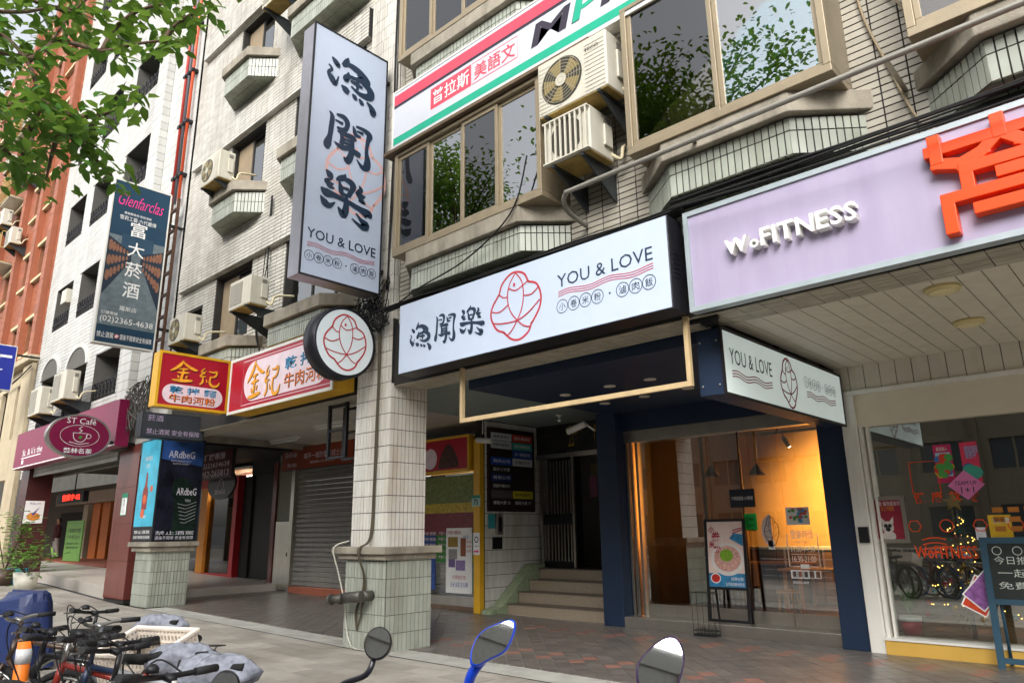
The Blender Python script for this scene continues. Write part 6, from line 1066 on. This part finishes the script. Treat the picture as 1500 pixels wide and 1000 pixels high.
# ------------------------------------------------------------------ bicycles
M_tyre = mat('tyre rubber', '#1b1b1b', .85, bump=.2); M_chr = mat('dull chrome', '#a5a5a2', .3, .9, var=.1, bump=0, dirt=.2); M_grip = mat('grip rubber', '#202022', .7, bump=.2); M_bag = mat('clear plastic bag', '#a9aebb', .15, var=.4, ns=22, bump=1, bs=26, trans=.45, ior=1.2)
def bicycle(label, hx_, hy_, phi, col, tyre=M_tyre, bar='flat', bag=True, rack=None, lean=.1, crate=False):
    x, y = hx_-.42*cos(phi), hy_-.42*sin(phi); m_f = mat('frame '+col, col, .35, .2, bump=0, dirt=.2)
    t = thing('bicycle', label, 'bicycle', (x, y, zg(x)), phi, tilt=(lean, 'X')); R = .33
    def wheel(cx):
        w = MB().tube([(cx+R*cos(a), 0, R+R*sin(a)) for a in [2*pi*i/28 for i in range(28)]], .024, 7, True).build('wheel', tyre, t, local=True)
        q = MB().tube([(cx+(R-.035)*cos(a), 0, R+(R-.035)*sin(a)) for a in [2*pi*i/28 for i in range(28)]], .011, 5, True); q.build('rim', M_chr, w, local=True)
        q = MB()
        for k in range(14): a = k*2*pi/14; q.tube([(cx+.02*cos(a+.8), .02*(-1)**k, R+.02*sin(a+.8)), (cx+(R-.04)*cos(a), 0, R+(R-.04)*sin(a))], .0018, 3)
        q.tube([(cx, -.05, R), (cx, .05, R)], .02, 8); q.build('spokes', M_chr, w, local=True)
    wheel(-.5); wheel(.56)
    q = MB(); bb = (-.08, 0, .29); hd0, hd1 = (.4, 0, .68), (.37, 0, .82); se = (-.2, 0, .72)
    q.tube([hd0, hd1], .021, 8); q.tube([hd0, bb], .02, 8); q.tube([hd1, se], .017, 8); q.tube([bb, se, (-.22, 0, .8)], .017, 8)
    for s in (-.05, .05): q.tube([bb, (-.5, s, R)], .01, 6); q.tube([se, (-.5, s, R)], .009, 6)
    q.build('frame', m_f, t, local=True); q = MB()
    for s in (-.045, .045): q.tube([(.4, s, .66), (.43, s, .6), (.56, s, R)], .012, 6)
    q.tube([hd1, (.36, 0, .95)], .014, 8); q.build('fork', m_f if col != '#8a2c24' else M_chr, t, local=True)
    q = MB(); hb = [(.3, .3, 1.0), (.38, .18, .99), (.42, .06, .96), (.42, -.06, .96), (.38, -.18, .99), (.3, -.3, 1.0)] if bar != 'flat' else [(.38, .3, .98), (.41, .1, .965), (.41, -.1, .965), (.38, -.3, .98)]
    q.tube(smooth_path(hb, 4), .0125, 8); q.tube([(.36, 0, .95), (.41, 0, .965)], .018, 8); h = q.build('handlebar', M_chr if bar != 'flat' else C_black, t, local=True)
    for s in (1, -1):
        e = V(hb[0 if s > 0 else -1]); i_ = V(hb[1 if s > 0 else -2]); d = (i_-e).normalized(); MB().tube([e-d*.01, e+d*.12], .018, 10).build('grip', M_grip, h, local=True)
        MB().tube(smooth_path([e+d*.15+V((.02, 0, 0)), e+d*.12+V((.06, 0, -.01)), e+d*.02+V((.07, 0, -.02))], 4), .006, 5).build('brake_lever', M_chr, h, local=True); MB().tube(smooth_path([e+d*.16+V((.03, 0, 0)), (.55, s*.1, 1.02), (.58, s*.02, .88), (.45, 0, .62)], 6), .004, 4).build('brake_cable', C_rubber, h, local=True)
    MB().lathe(Fr((.4, .1, .985), (1, 0, 0), (0, 1, 0)), [(.0, 0), (.028, 0), (.028, .02), (.015, .035), (0, .037)], 12).build('bell', C_black, h, local=True)
    sd = MB(); pr = [(-.36, .085), (-.3, .095), (-.2, .06), (-.06, .025), (-.02, .012)]; k0 = 0; n = 10
    for cx, hw in pr:
        for j in range(n): a = 2*pi*j/n; sd.v.append((cx, hw*cos(a), .86+.03*sin(a)+(.02 if cx < -.25 else 0)))
    for i in range(len(pr)-1):
        for j in range(n): sd.f.append((i*n+j, i*n+(j+1) % n, (i+1)*n+(j+1) % n, (i+1)*n+j)); sd.s.append(True)
    sd.f.append(tuple(range(n))); sd.s.append(True); sd.f.append(tuple(range(4*n, 5*n))); sd.s.append(True); sd.tube([(-.22, 0, .78), (-.22, 0, .85)], .013, 6); sd.build('saddle', C_rubber, t, local=True)
    q = MB(); q.lathe(Fr((-.08, .05, .29), (1, 0, 0), (0, 0, 1)), [(.09, -.004), (.09, .004)], 18); q.tube([(-.08, -.06, .29), (-.02, -.07, .14)], .01, 5); q.tube([(-.08, .06, .29), (-.14, .07, .43)], .01, 5); q.box(-.06, .02, -.15, -.07, .13, .15); q.box(-.18, -.1, .07, .15, .43, .45); q.build('crankset', M_chr, t, local=True)
    q = MB(); q.tube([(-.5+(R+.04)*cos(a), 0, R+(R+.04)*sin(a)) for a in [.4+i*.22 for i in range(11)]], .02, 5); q.build('mudguard', m_f, t, local=True)
    MB().tube([(-.45, .06, .28), (-.5, .22, .01)], .008, 5).build('kickstand', M_chr, t, local=True)
    if rack:
        q = MB(); mr = mat('rack '+rack, rack, .6, .5, var=.3, ns=20)
        for s in (-.07, 0, .07): q.tube([(-.25, s, .71), (-.72, s, .71)], .006, 5)
        q.tube([(-.72, -.07, .71), (-.72, .07, .71)], .006, 5); q.tube([(-.45, -.07, .71), (-.45, .07, .71)], .006, 5)
        for s in (-.07, .07): q.tube([(-.65, s, .71), (-.5, s, R)], .006, 5)
        q.build('rear_rack', mr, t, local=True)
    if bag:
        q = MB(); n, m = 26, 14; rnd = random.Random(int(abs(hx_)*100))
        for i in range(m+1):
            th = pi*i/m
            for j in range(n): a = 2*pi*j/n; k = 1+.1*sin(3*a+th*3)+.06*sin(9*a-th*5)+rnd.uniform(-.05, .05); q.v.append((-.19+.215*k*sin(th)*cos(a), .13*k*sin(th)*sin(a), .86+.085*cos(th)*(1.3 if cos(th) < 0 else 1)+.02*sin(5*a)*sin(th)+rnd.uniform(-.006, .006)))
        for i in range(m):
            for j in range(n): q.f.append((i*n+j, (i+1)*n+j, (i+1)*n+(j+1) % n, i*n+(j+1) % n)); q.s.append(True)
        q.build('saddle_bag', M_bag, t, local=True)
    return t
PH = radians(-141)
hp = lambda u, v, z=1.0: P(u, v, Z=z)
sadl = lambda u, v, z: P(u, v, Z=z)+V((cos(PH), sin(PH), 0))*.62
b_ = sadl(229, 909, .9); bicycle('dark bicycle with plastic bag over its saddle beside the blue covered scooter', b_.x, b_.y, PH, '#2c2a2c', rack='#3a3a3a')
b_ = hp(72, 927); bicycle('red framed bicycle with silver stem behind the striped bollard', b_.x, b_.y, radians(-150), '#8a2c24', bag=False)
b_ = hp(125, 908); b2 = bicycle('grey bicycle carrying the white plastic crate on its rack', b_.x, b_.y, radians(-146), '#55585c', bar='swept', bag=False, rack='#3a3a3a')
b_ = sadl(259, 967, .86); bicycle('dark blue bicycle with blue tyres and grey plastic bag over its saddle', b_.x, b_.y, PH, '#1c2c4a', tyre=mat('blue tyre', '#1c5a94', .7))
b_ = sadl(309, 986, .86); bicycle('black bicycle with rusty rear rack and plastic wrapped saddle', b_.x, b_.y, PH, '#232323', rack='#8a4a30')
b_ = hp(10, 900, 1.0); bicycle('old brown bicycle with swept handlebar leaning by the blue cover', b_.x, b_.y, radians(-135), '#4a3a30', bar='swept', bag=False)
b_ = hp(48, 912, 1.02); bicycle('black mountain bicycle with thick grips beside the red framed bicycle', b_.x, b_.y, radians(-128), '#1f1f22', bag=False)
b_ = hp(150, 940, .98); bicycle('silver bicycle with black saddle between the red and dark blue bicycles', b_.x, b_.y, radians(-150), '#9a9ca0', bag=False, tyre=mat('yellow wall tyre', '#8a7a2c', .7))
b_ = hp(215, 1000, .95); bicycle('white bicycle with black grips before the plastic wrapped saddles', b_.x, b_.y, radians(-152), '#c9c9c4', bag=False)
# crate on the rack of the grey bicycle
c = P(222, 972, Z=.76); cr = thing('plastic_crate', 'white perforated plastic crate resting on the rack of the grey bicycle', 'crate', (c.x, c.y, .71), radians(22), tilt=(.35, 'X')); M_cr = mat('off white plastic', '#ddd3c6', .5, var=.04, bump=0); w, d, h = .25, .17, .19
q = MB(); q.box(-w, w, -d, d, 0, .012)
for s in (-1, 1):
    for k in range(17): xx = -w+k*(2*w-.012)/16; q.box(xx, xx+.014, s*d-.006, s*d+.006, .012, h)
    for k in range(11): yy = -d+k*(2*d-.012)/10; q.box(s*w-.006, s*w+.006, yy, yy+.014, .012, h)
    for z in (.06, .11, .16): q.box(-w, w, s*d-.0052, s*d+.0052, z, z+.014); q.box(s*w-.0052, s*w+.0052, -d, d, z, z+.014)
q.build('basket', M_cr, cr, local=True); q = MB(); q.box(-w-.02, w+.02, -d-.02, -d+.01, h, h+.025); q.box(-w-.02, w+.02, d-.01, d+.02, h, h+.025); q.box(-w-.02, -w+.01, -d+.01, d-.01, h, h+.025); q.box(w-.01, w+.02, -d+.01, d-.01, h, h+.025); q.build('rim', M_cr, cr, local=True, bevel=.006)
# striped bollard
c = P(38, 936, D=5.2); bo = thing('striped_bollard', 'orange and white striped flexible post among the bicycles', 'bollard', (c.x, c.y, 0)); F = Fr((c.x, c.y, 0), (1, 0, 0), (0, 1, 0)); H_ = c.z
MB().lathe(F, [(.12, 0), (.12, .03), (.055, .05)], 20).build('base', M_grip, bo); MB().lathe(F, [(.05, .04), (.048, H_), (.0, H_+.004)], 20).build('post', mat('orange plastic', '#e8781c', .5, bump=.02), bo)
for k in range(3): MB().lathe(F, [(.0508, H_-.16-k*.22), (.0506, H_-.06-k*.22)], 20).build('reflective_band', mat('grey white reflective', '#c9cacb', .35, var=.1), bo)
# scooter under a blue cover
c = P(38, 890, Z=.8); co = thing('covered_scooter', 'scooter hidden under a dark blue waterproof cover', 'scooter', (-8.3, 2.35, 0)); q = MB(); n = 36
for i, (z, sx, sy) in enumerate(((.03, .84, .38), (.3, .8, .36), (.6, .75, .33), (.84, .7, .3), (.97, .66, .27), (1.0, .6, .22), (1.01, .1, .04))):
    for j in range(n):
        a = 2*pi*j/n; ca_, sa_ = cos(a), sin(a); k = (abs(ca_)**3+abs(sa_)**3)**(-1/3); f = 1+(.08*sin(7*a+i*.5)+.05*sin(17*a+i))*(1-i/7); tip = (.14*max(0, ca_)-.12*max(0, -ca_))*(1 if i > 2 else 0)+.02*sin(5*a+i)
        q.v.append((sx*k*ca_*f, sy*k*sa_*f, z+tip))
for i in range(6):
    for j in range(n): q.f.append((i*n+j, i*n+(j+1) % n, (i+1)*n+(j+1) % n, (i+1)*n+j)); q.s.append(i < 3)
q.f.append(tuple(6*n+j for j in range(n))); q.s.append(True)
co.matrix_world = Matrix.Translation((-11.0, 2.6, zg(-11.0))) @ Matrix.Rotation(radians(30), 4, 'Z') @ Matrix.Diagonal((.86, .85, .78, 1)); WM[co.name] = co.matrix_world.copy(); q.build('cover', mat('blue tarpaulin', '#22305c', .45, var=.15, ns=6, bump=.4, bs=14), co, local=True)
for x in (-.55, .55): MB().tube([(x+.24*cos(2*pi*k/20), 0, .24+.24*sin(2*pi*k/20)) for k in range(20)], .05, 8, True).build('wheel', M_tyre, co, local=True)
# scooters parked at the kerb, only their mirrors reach into view
M_mir = mat('mirror glass', '#e6eaec', .02, 1.0, var=0, bump=0)
def mirror_frame(u, v, D, tilt=.26, turn=0):
    fh = V((_f.x, _f.y, 0)).normalized(); fh.rotate(Matrix.Rotation(turn, 3, 'Z')); nn = (-fh*cos(tilt)+V((0, 0, 1))*sin(tilt)).normalized(); uu = V((0, 0, 1)).cross(nn).normalized(); return Fr(P(u, v, D=D), uu, nn.cross(uu))
def scooter(label, pos, phi, col, mirrors):
    t = thing('scooter', label, 'scooter', (pos[0], pos[1], 0), phi); m = mat('scooter '+col, col, .25, .1, bump=0, coat=.5); hb = MB(); hb.tube(smooth_path([(.4, .33, .95), (.46, .2, .98), (.48, 0, .97), (.46, -.2, .98), (.4, -.33, .95)], 4), .016, 8); hb.build('handlebar', C_black, t, local=True)
    for s in (1, -1): MB().tube([(.4, .33*s, .95), (.43, .22*s, .97)], .022, 10).build('grip', M_grip, t, local=True)
    def shell(name, pts, hw, mm): MB().prism(Fr((0, hw, 0), (1, 0, 0), (0, 0, 1)), [(p.x, p.y) for p in smooth_path([(a, b, 0) for a, b in pts], 3, True)], 0, 2*hw, True).build(name, mm, t, local=True, bevel=.03)
    shell('head_cowl', [(.42, .9), (.62, .88), (.6, 1.0), (.46, 1.0)], .11, m); shell('front_shield', [(.42, .35), (.6, .4), (.62, .88), (.46, .9)], .17, m); shell('floorboard', [(-.1, .25), (.5, .25), (.5, .36), (-.1, .36)], .16, C_black); shell('body', [(-.75, .5), (-.2, .28), (.0, .4), (-.05, .66), (-.7, .72)], .15, m); shell('seat', [(-.72, .7), (-.05, .66), (-.05, .76), (-.4, .8), (-.72, .82)], .14, C_rubber)
    for x in (-.55, .62): w = MB().tube([(x+.2*cos(2*pi*k/24), 0, .25+.2*sin(2*pi*k/24)) for k in range(24)], .05, 8, True).build('wheel', M_tyre, t, local=True); MB().lathe(Fr((x, .03, .25), (1, 0, 0), (0, 0, 1)), [(.15, 0), (.15, .06)], 18).build('rim', M_chr, w, local=True)
    MB().tube([(.6, 0, .25), (.47, 0, .92)], .03, 8).build('fork', M_chr, t, local=True); MB().ball((.63, 0, .94), .03, .09, .05).build('headlamp', WHT, t, local=True); MB().tube([(-.2, .1, .25), (-.15, .25, .0)], .012, 6).build('side_stand', C_black, t, local=True)
    for (F, shape, cc, foot) in mirrors:
        mm = mat('mirror shell '+cc, cc, .3, .1, bump=0, coat=.4); pts = [(p.x, p.y) for p in smooth_path([(a, b, 0) for a, b in shape], 4, True)]
        q = MB(); n = len(pts); cx = sum(p[0] for p in pts)/n; cy = sum(p[1] for p in pts)/n; rings = [(.93, .004), (1, .0), (1.03, -.008), (.98, -.03), (.7, -.05), (.2, -.058)]; k = 0
        for s, c_ in rings: q.v += [tuple(F.pt(cx+(a-cx)*s, cy+(b-cy)*s, c_)) for a, b in pts]
        for i in range(len(rings)-1):
            for j in range(n): q.f.append((i*n+j, (i+1)*n+j, (i+1)*n+(j+1) % n, i*n+(j+1) % n)); q.s.append(True)
        q.f.append(tuple(5*n+j for j in range(n))); q.s.append(True); o = q.build('mirror', mm, t)
        MB().poly([F.pt(cx+(a-cx)*.94, cy+(b-cy)*.94, .002) for a, b in pts]).build('glass', M_mir, o)
        MB().tube(smooth_path(foot(F, cx, cy), 5), .011 if cc != '#1c4ad0' else .017, 8).build('stalk', mm, o)
S_ = 1/FPX
circ = lambda r: [(r*cos(2*pi*k/12), r*1.12*sin(2*pi*k/12)) for k in range(12)]
hd = V((-.7, .7, 0)); rt_ = V((.7, .7, 0))
D1 = 2.6; F1 = mirror_frame(553, 941, D1, .31, -.05); F0 = mirror_frame(329, 1006, D1, .13, .2); p1 = F1.o; hc = p1-rt_*.34; org = hc-hd*.44
def foot1(F, cx, cy): e = P(500, 1003, D=D1+.02); return [F.pt(cx-.015, cy-.04, -.04), F.pt(cx-.04, cy-.1, -.04), e, V((hc.x, hc.y, .97))+rt_*.22]
def foot0(F, cx, cy): return [F.pt(cx, cy-.04, -.04), F.pt(cx+.02, cy-.12, -.02), V((hc.x, hc.y, .97))-rt_*.22]
scooter('black scooter with two round mirrors parked at the kerb', (org.x, org.y), math.atan2(.7, -.7), '#2a2a2e', [(F1, circ(.05), '#1a1a20', foot1), (F0, circ(.05), '#1a1a20', foot0)])
D2 = 2.3; F2 = mirror_frame(716, 938, D2, .3, -.1); hc2 = F2.o-rt_*.3-hd*.0; org = hc2-hd*.44; px = lambda u, v: ((u-716)*S_*D2, -(v-938)*S_*D2)
def foot2(F, cx, cy): return [F.pt(*px(705, 962), -.03), P(692, 985, D=D2+.02), P(684, 1010, D=D2+.03), V((hc2.x, hc2.y, .96))+rt_*.2]
scooter('bright blue scooter with leaf shaped blue mirror parked at the kerb', (org.x, org.y), math.atan2(.7, -.7), '#1c4ad0', [(F2, [px(*q) for q in ((690, 967), (692, 945), (706, 924), (738, 910), (752, 910), (754, 924), (741, 951), (716, 964), (700, 972))], '#1c4ad0', foot2)])
D3 = 2.2; F3 = mirror_frame(966, 972, D3, .31, -.2); hc3 = F3.o+rt_*.32; org = hc3-hd*.44; px3 = lambda u, v: ((u-966)*S_*D3, -(v-972)*S_*D3)
def foot3(F, cx, cy): return [F.pt(*px3(955, 1008), -.03), P(960, 1030, D=D3+.02), V((hc3.x, hc3.y, .96))-rt_*.2]
scooter('grey scooter with plum rimmed mirror parked at the kerb', (org.x, org.y), math.atan2(.7, -.7), '#6b6b73', [(F3, [px3(*q) for q in ((932, 980), (945, 958), (974, 936), (992, 935), (1001, 950), (1001, 972), (988, 1003), (965, 1018), (938, 1012))], '#3a2a4a', foot3)])
# ------------------------------------------------------------------ street trees
M_leaf = mat('glossy leaf', '#3f6a28', .38, var=.35, ns=1.5, island=.3, bump=0); _t = M_leaf.node_tree; _tl = _t.nodes.new('ShaderNodeBsdfTranslucent'); _tl.inputs[0].default_value = (.2, .34, .04, 1); _mx = _t.nodes.new('ShaderNodeMixShader'); _mx.inputs[0].default_value = .35; _t.links.new(_t.nodes['Principled BSDF'].outputs[0], _mx.inputs[1]); _t.links.new(_tl.outputs[0], _mx.inputs[2]); _t.links.new(_mx.outputs[0], _t.nodes['Material Output'].inputs[0]); M_bark = mat('brown bark', '#5c4a3a', .85, var=.25, ns=12, bump=.5)
def leaf_mesh(q, p, d, up, ln, w):
    d = d.normalized(); s = d.cross(up); s = s.normalized() if s.length > 1e-3 else V((1, 0, 0)); n = s.cross(d); b = len(q.v)
    q.v += [tuple(v) for v in (p, p+d*ln*.35+s*w+n*w*.35, p+d*ln*.75+s*w*.7+n*w*.2, p+d*ln-n*ln*.08, p+d*ln*.75-s*w*.7+n*w*.2, p+d*ln*.35-s*w+n*w*.35, p+d*ln*.4, p+d*ln*.75)]
    q.f += [(b, b+1, b+6), (b+1, b+2, b+7, b+6), (b+2, b+3, b+7), (b, b+6, b+5), (b+5, b+6, b+7, b+4), (b+7, b+3, b+4)]; q.s += [True]*6
def street_tree(label, x, y, ctr, rad, n_leaf, limbs):
    t = thing('street_tree', label, 'tree', (x, y, 0)); c = V(ctr); q = MB(); top = V((c.x, c.y, c.z-rad*.4)); q.tube(smooth_path([(x, y, -.05), (x+.05, y, 1.5), (x+(c.x-x)*.5, y+(c.y-y)*.5, 3.6), tuple(top)], 4), .16, 10, r2=.06); tips = []
    for k in range(26):
        a = random.random()*6.28; e = random.uniform(-.3, 1.2); ln = rad*random.uniform(.55, 1); e_ = top+V((cos(a)*cos(e), sin(a)*cos(e), sin(e)*.8))*ln; q.tube(smooth_path([top*.55+V((x, y, 3))*.45 if k % 3 == 0 else top, (top+e_)/2+V((0, 0, .15)), e_], 4), .035, 6, r2=.008); tips += [top+(e_-top)*s for s in (.55, .75, .9, 1)]
    Lm = MB()
    for k in range(n_leaf):
        b = random.choice(tips)+V((random.gauss(0, .38), random.gauss(0, .38), random.gauss(0, .3))); a = random.random()*6.28; leaf_mesh(Lm, b, V((cos(a), sin(a), random.uniform(-.8, .2))), V((random.uniform(-.4, .4), random.uniform(-.4, .4), 1)), random.uniform(.1, .16), random.uniform(.028, .042))
    for pts in limbs: q.tube(smooth_path(pts, 5), .022, 6, r2=.006)
    q.build('trunk', M_bark, t); Lm.build('crown', M_leaf, t, kind='stuff'); return t
D_ = 5.0
lim = [[(-80, 60), (0, 78), (60, 76), (105, 20), (150, -20)], [(-60, 40), (0, 50), (40, 90), (62, 150), (88, 185), (105, 200)], [(40, 90), (90, 62), (150, 75), (190, 66), (240, 60), (262, 62)], [(62, 150), (40, 200), (30, 240), (22, 262)], [(88, 185), (75, 230), (68, 262)], [(62, 150), (110, 170), (150, 168), (185, 150), (192, 148)], [(-40, 150), (0, 155), (30, 150), (60, 152)], [(-60, 200), (0, 215), (20, 232), (50, 250)], [(150, 75), (170, 40), (200, 18), (230, 8), (260, 5)], [(105, 20), (60, 5), (20, -5)], [(-40, 5), (30, 18), (90, 10), (140, 30)], [(240, 60), (255, 40), (290, 15), (302, 8)], [(105, 200), (130, 220), (150, 245), (165, 258)], [(110, 170), (120, 200), (140, 215)]]
def dpth(u, v): return D_+.5*sin(u*.013)+.4*cos(v*.02)
L3 = [[P(u, v, D=dpth(u, v)) for u, v in l] for l in lim]
root = V((-6.6, .3, 5.6)); L3[0] = [root]+L3[0]; L3[1] = [root]+L3[1]; L3[6] = [root+V((0, 0, -.6))]+L3[6]; L3[7] = [root+V((0, 0, -.8))]+L3[7]; L3[10] = [root+V((0, .1, .5))]+L3[10]
t1 = street_tree('broad leaved street tree whose leafy branches hang over the sidewalk', -7.0, -.35, (-6.3, -.1, 10.0), 3.4, 11000, L3)
cnt = 0; rest = MB(); shapes = []
for k in range(8):
    q = MB(); leaf_mesh(q, V((0, 0, 0)), V((1, 0, 0)), V((0, 0, 1)), .1+.006*k, .024+.0015*k); me = bpy.data.meshes.new('leaf'); me.from_pydata(q.v, [], q.f); me.polygons.foreach_set('use_smooth', q.s); me.materials.append(M_leaf); shapes.append(me)
for l in lim:
    sm_ = smooth_path([(u, v, 0) for u, v in l], 8); acc = 0
    for a, b in zip(sm_, sm_[1:]):
        if a.x < -40: continue
        for k in range(3 if a.x < 230 else 2):
            s = random.random(); u, v = a.x+(b.x-a.x)*s+random.gauss(0, 15), a.y+(b.y-a.y)*s+random.gauss(0, 14); p = P(u, v, D=dpth(u, v)+random.gauss(0, .22)); ang = random.random()*6.28; d = V((cos(ang), sin(ang), random.uniform(-1.1, .1))).normalized()
            if cnt < 300:
                o = link('leaf', random.choice(shapes), t1); mt = d.to_track_quat('X', 'Z').to_matrix().to_4x4() @ Matrix.Rotation(random.uniform(-.7, .7), 4, 'X'); o.matrix_basis = Matrix.Translation(p) @ mt; WM[o.name] = o.matrix_basis.copy(); cnt += 1
            else: leaf_mesh(rest, p, d, V((random.uniform(-.5, .5), random.uniform(-.5, .5), 1)), random.uniform(.09, .14), random.uniform(.024, .034))
rest.build('hanging_leaves', M_leaf, t1, kind='stuff')
street_tree('street tree on the kerb further along, mirrored in the first bay window', -13.4, -.45, (-13.2, -.3, 10.4), 3.0, 9000, [])
# potted plants by the dark granite pier
for i, (u, v, cc, lab, r) in enumerate(((24, 845, '#2c9ab8', 'leafy plant in a turquoise pot beside the dark granite pier', .26), (38, 846, '#d3cfc4', 'leafy plant in a white pot beside the dark granite pier', .3), (6, 838, '#4a3a30', 'tall bushy plant in a brown pot beyond the turquoise pot', .3))):
    p = P(u, v, Y=5.75-.15*i); zz = zg(p.x); t = thing('potted_plant', lab, 'plant', (p.x, p.y, zz)); MB().lathe(Fr((p.x, p.y, zz), (1, 0, 0), (0, 1, 0)), [(r*.75, 0), (r, .42), (r*.9, .4), (0, .36)], 16).build('pot', mat('pot '+cc, cc, .5, bump=0), t); q = MB(); s = MB()
    for k in range(8): a = random.random()*6.28; e = V((p.x+.35*cos(a), p.y+.35*sin(a), zz+random.uniform(.6, 1.0)+(.6 if i == 2 else 0))); s.tube([(p.x, p.y, zz+.36), tuple(e)], .012, 5); [leaf_mesh(q, e+V((random.gauss(0, .15), random.gauss(0, .15), random.gauss(0, .2))), V((random.gauss(0, 1), random.gauss(0, 1), .1)), V((0, 0, 1)), .2, .05) for _ in range(16)]
    s.build('stems', M_bark, t); q.build('leaves', mat('light leaf', '#6a9a34', .45, var=.3, island=.25, bump=0), t)
# ------------------------------------------------------------------ across the street (seen in the glass)
def across(name, label, x0, x1, h, m, yf=-21, nx=6, hz=3.2, gl=None):
    b = thing(name, label, 'building', ((x0+x1)/2, yf-4, 0)); holes = []; sx = (x1-x0)/nx
    for f in range(int(h/hz)):
        for k in range(nx): holes.append((sx*k+sx*.18, sx*(k+1)-sx*.18, f*hz+1.0, f*hz+2.5))
    Fo = Fr((x1, yf, 0), (-1, 0, 0), (0, 0, 1)); wall_holes(Fo, x1-x0, h, holes, .25).build('wall', m, b); bx('core', C_dark, b, x0, x1, yf-9, yf-.3, 0, h-.05); bx('parapet', m, b, x0, x1, yf-.6, yf+.1, h, h+.9)
    pm_ = None
    for a0, a1, c0, c1 in holes:
        X0, X1 = x1-a1, x1-a0; bx('window', mat('street window', '#3f4a50', .15), b, X0, X1, yf-.2, yf-.16, c0, c1); bx('mullion', C_alu, b, (X0+X1)/2-.04, (X0+X1)/2+.04, yf-.159, yf-.12, c0, c1)
    for k in range(nx+1): bx('pilaster', mat('brown grey pilaster', '#776a5a', .8, var=.1), b, x1-sx*k-.16, x1-sx*k+.16, yf+.005, yf+.22, 0, h)
across('street_building', 'grey concrete office block across the street with brown pilasters', -34, -14, 12, mat('stained concrete panel', '#76726a', .8, var=.15, dirt=.4), nx=7); across('street_building', 'taller beige block across the street mirrored in the shop glass', -13.6, 2, 17, mat('beige panel', '#7d7362', .8, var=.12, dirt=.3), nx=5); across('street_building', 'pale low block across the street at the far right', 2.5, 34, 14, mat('pale panel', '#8f8b82', .8, var=.1, dirt=.3), nx=6)
fn = thing('median_fence', 'low pale metal fence on the planted strip in the road middle', 'fence', (-6, -9.6, -.13)); 
for k in range(26): bx('post', C_white, fn, -26+k*1.6, -25.94+k*1.6, -9.7, -9.64, -.13, .75)
bx('rail', C_white, fn, -26, 14.1, -9.7, -9.64, .7, .76); bx('rail', C_white, fn, -26, 14.1, -9.69, -9.65, .25, .3)
